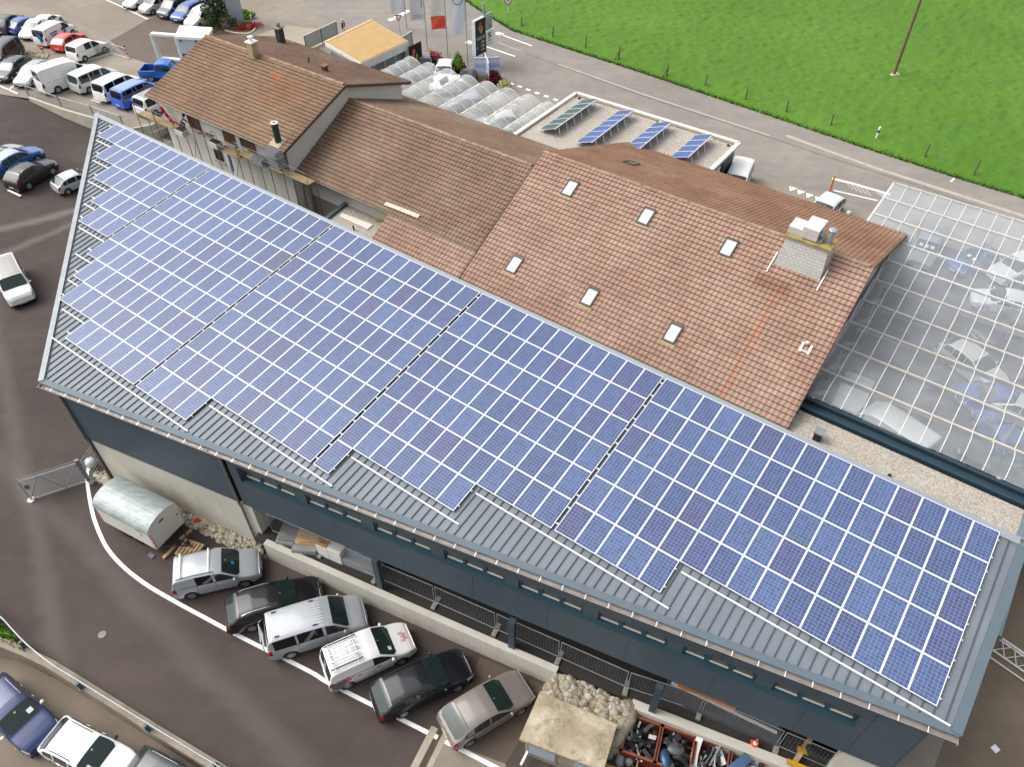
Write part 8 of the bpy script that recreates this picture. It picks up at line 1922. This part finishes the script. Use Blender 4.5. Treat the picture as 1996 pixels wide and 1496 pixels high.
for m_i, m in enumerate(CON):
    mb = MB()
    for k in range(34):
        a = rng.uniform(0, 2 * pi); z_ = rng.uniform(.4, 5.4); rr = (2.3 - .28 * z_) * rng.uniform(.25, 1.0); c = p + V((cos(a) * rr, sin(a) * rr, z_ + (.3 if m_i == 2 else 0)))
        leaves(mb, c, .5, .5, .38, 60, .10, 1000 + m_i * 100 + k)
        for q in range(5): d = V((rng.uniform(-1, 1), rng.uniform(-1, 1), rng.uniform(.2, 1.2))).normalized(); e = d.orthogonal().normalized() * .05; mb.face([c + d * .3 - e, c + d * .3 + e, c + d * rng.uniform(.6, .95)])
    mb.build('crown', m, tr_)
fbd = thing('flower_island', G(478, 55, U), 'red flower bed edged with pale stones below the grey pylon', 'flower bed'); p = fbd.location.copy()
for nm, dx, dy, n_, col in (('red_blossom', 0, 0, 500, 'red'), ('pink_blossom', .9, .5, 260, 'red'), ('white_blossom', .5, -.1, 90, 'white'), ('foliage', -.3, .4, 260, 'bright')): mb = MB(); leaves(mb, p + V((dx, dy, .25)), 1.3 if col != 'white' else .35, .8 if col != 'white' else .3, .25, n_, .1, len(nm)); mb.build(nm, FLW[col], fbd)
mb = MB(); pts_e = [G(u, v, U) for u, v in curve([(440, 60), (462, 65), (484, 65), (496, 58), (496, 48), (490, 42)], 8)]
for q in pts_e: mb.ball(q + UP * .06, .14, 1, 1, .7, 7, 5, jit=.15)
mb.build('edge_stones', M('pale_edge_stone', '#d8d2c0', .85, 0, .15, 4), fbd)
mb = MB(); leaves(mb, G(478, 35, U) + UP * .4, 1.3, .8, .5, 420, .16, 99); solo(mb, 'bright_grass_clump', FLW['bright'], 'bright green grass clump behind the flower island', 'plant')
bl = thing('black_white_bollard', G(491, 44, U), 'small black and white bollard beside the flower island', 'bollard'); mb = MB(); q = bl.location.copy(); mb.tube(q, q + UP * .4, .08, 8); mb.build('black_base', BLACKP, bl); mb = MB(); mb.tube(q + UP * .4, q + UP * .9, .08, 8); mb.build('white_top', WHITE, bl)
# barrier at the vault canopy (toll-like white arm)
ba = thing('barrier_arm', G(1618, 372, U), 'red and yellow barrier post at the vault canopy entrance', 'barrier'); q = G(1617, 374, U); mb = MB(); mb.tube(q, q + UP * 1.3, .09, 8); mb.build('post', M('barrier_orange', '#d8703a', .5), ba); mb = MB(); mb.tube(q + UP * 1.3, q + UP * 1.6, .08, 8); mb.build('yellow_cap', YELL, ba)
# lettered van marks
sv = CM[('van', (1, 0, 0))]['sec']
for sd_ in (-1, 1):
    for (x, z, r_, m) in ((1.9, 1.0, .22, BLUEV), (2.15, 1.25, .16, DBLUEV), (1.75, 1.35, .14, DBLUEV), (2.05, .8, .14, BLUEV)):
        decal(cv, sv, [(x + r_ * cos(2 * pi * k / 12), z + r_ * sin(2 * pi * k / 12)) for k in range(12)], sd_, m, 'blue_circle', .02)
    for (x0, x1, z0_) in ((2.9, 4.0, 1.25), (3.0, 3.8, 1.0), (3.0, 3.9, .78)): strip_decal(cv, sv, x0, x1, z0_, z0_ + .12, DBLUEV if z0_ > 1.1 else GREYV, 'lettering', sd_, 4, 1, lift=.012)
for (y, z, r_, m) in ((.2, 1.25, .3, BLUEV), (.45, 1.0, .22, DBLUEV), (-.05, 1.5, .18, DBLUEV), (.3, .8, .2, BLUEV)):
    mb = MB(); L_ = cv['L']; mb.face([(L_ / 2 + .01 - .12 * max(0, z + r_ * sin(t_) - 1.1), y + r_ * cos(t_), z + r_ * sin(t_)) for t_ in [2 * pi * k / 14 for k in range(14)]]); mb.build('blue_circle', m, cv, local=True)

# papers and stickers behind windscreens
def note(root, kind, fr, y, w_=.22, h_=.16, m=None, nm='windscreen_paper'):
    c = TYPES[kind]; x = c['cowl'] + (c['roof0'] - c['cowl']) * fr; f = lambda x_: smooth_prof(c['prof'], x_) + .032
    mb = MB(); P = [local(root, x_, yy, f(x_)) for x_, yy in ((x, y - w_ / 2), (x, y + w_ / 2), (x + h_, y + w_ / 2), (x + h_, y - w_ / 2))]; mb.face(P[::-1]); mb.face([p - UP * .004 for p in P]); return lobj(mb, nm, m or WHITE, root)
GST = paint('green_sticker', '#9ccf3a'); BST = paint('blue_sticker', '#3aa0d8')
byl = {o['label']: o for o in COL.objects if o.get('label')}
def rk(s):
    return next(o for l, o in byl.items() if s in l)
for s, k, lst in (('silver people carrier with two', 'mpv', ((.3, .1, .16, .12, BST), (.75, .0, .06, .06, GST))), ('white and grey works van', 'mpv', ((.2, .45, .2, .16, WHITE), (.8, 0, .06, .05, GST))), ('black estate car with silver', 'estate', ((.8, 0, .06, .05, GST),)), ('taupe hatchback', 'hatch', ((.8, .1, .05, .05, GST),)),
    ('dark blue off-roader', 'suv', ((.25, -.45, .25, .2, WHITE), (.75, 0, .08, .08, GST))), ('white off-roader with black', 'suv', ((.25, .5, .12, .25, WHITE), (.8, -.1, .07, .07, GST))), ('dark grey estate car facing', 'estate', ((.3, -.4, .22, .2, WHITE), (.3, 0, .22, .2, WHITE), (.3, .4, .22, .2, WHITE))), ('silver estate car beside', 'estate', ((.3, -.1, .2, .2, WHITE),)),
    ('silver car seen through', 'suv', ((.4, -.4, .24, .2, WHITE), (.4, 0, .24, .2, WHITE), (.4, .4, .24, .2, WHITE))), ('blue car seen through', 'hatch', ((.3, -.3, .24, .2, WHITE), (.3, .2, .24, .2, WHITE)))):
    r_ = rk(s)
    for fr_, y, w_, h_, m in lst: note(r_, k, fr_, y, w_, h_, m, 'windscreen_paper' if m is WHITE else 'windscreen_sticker')
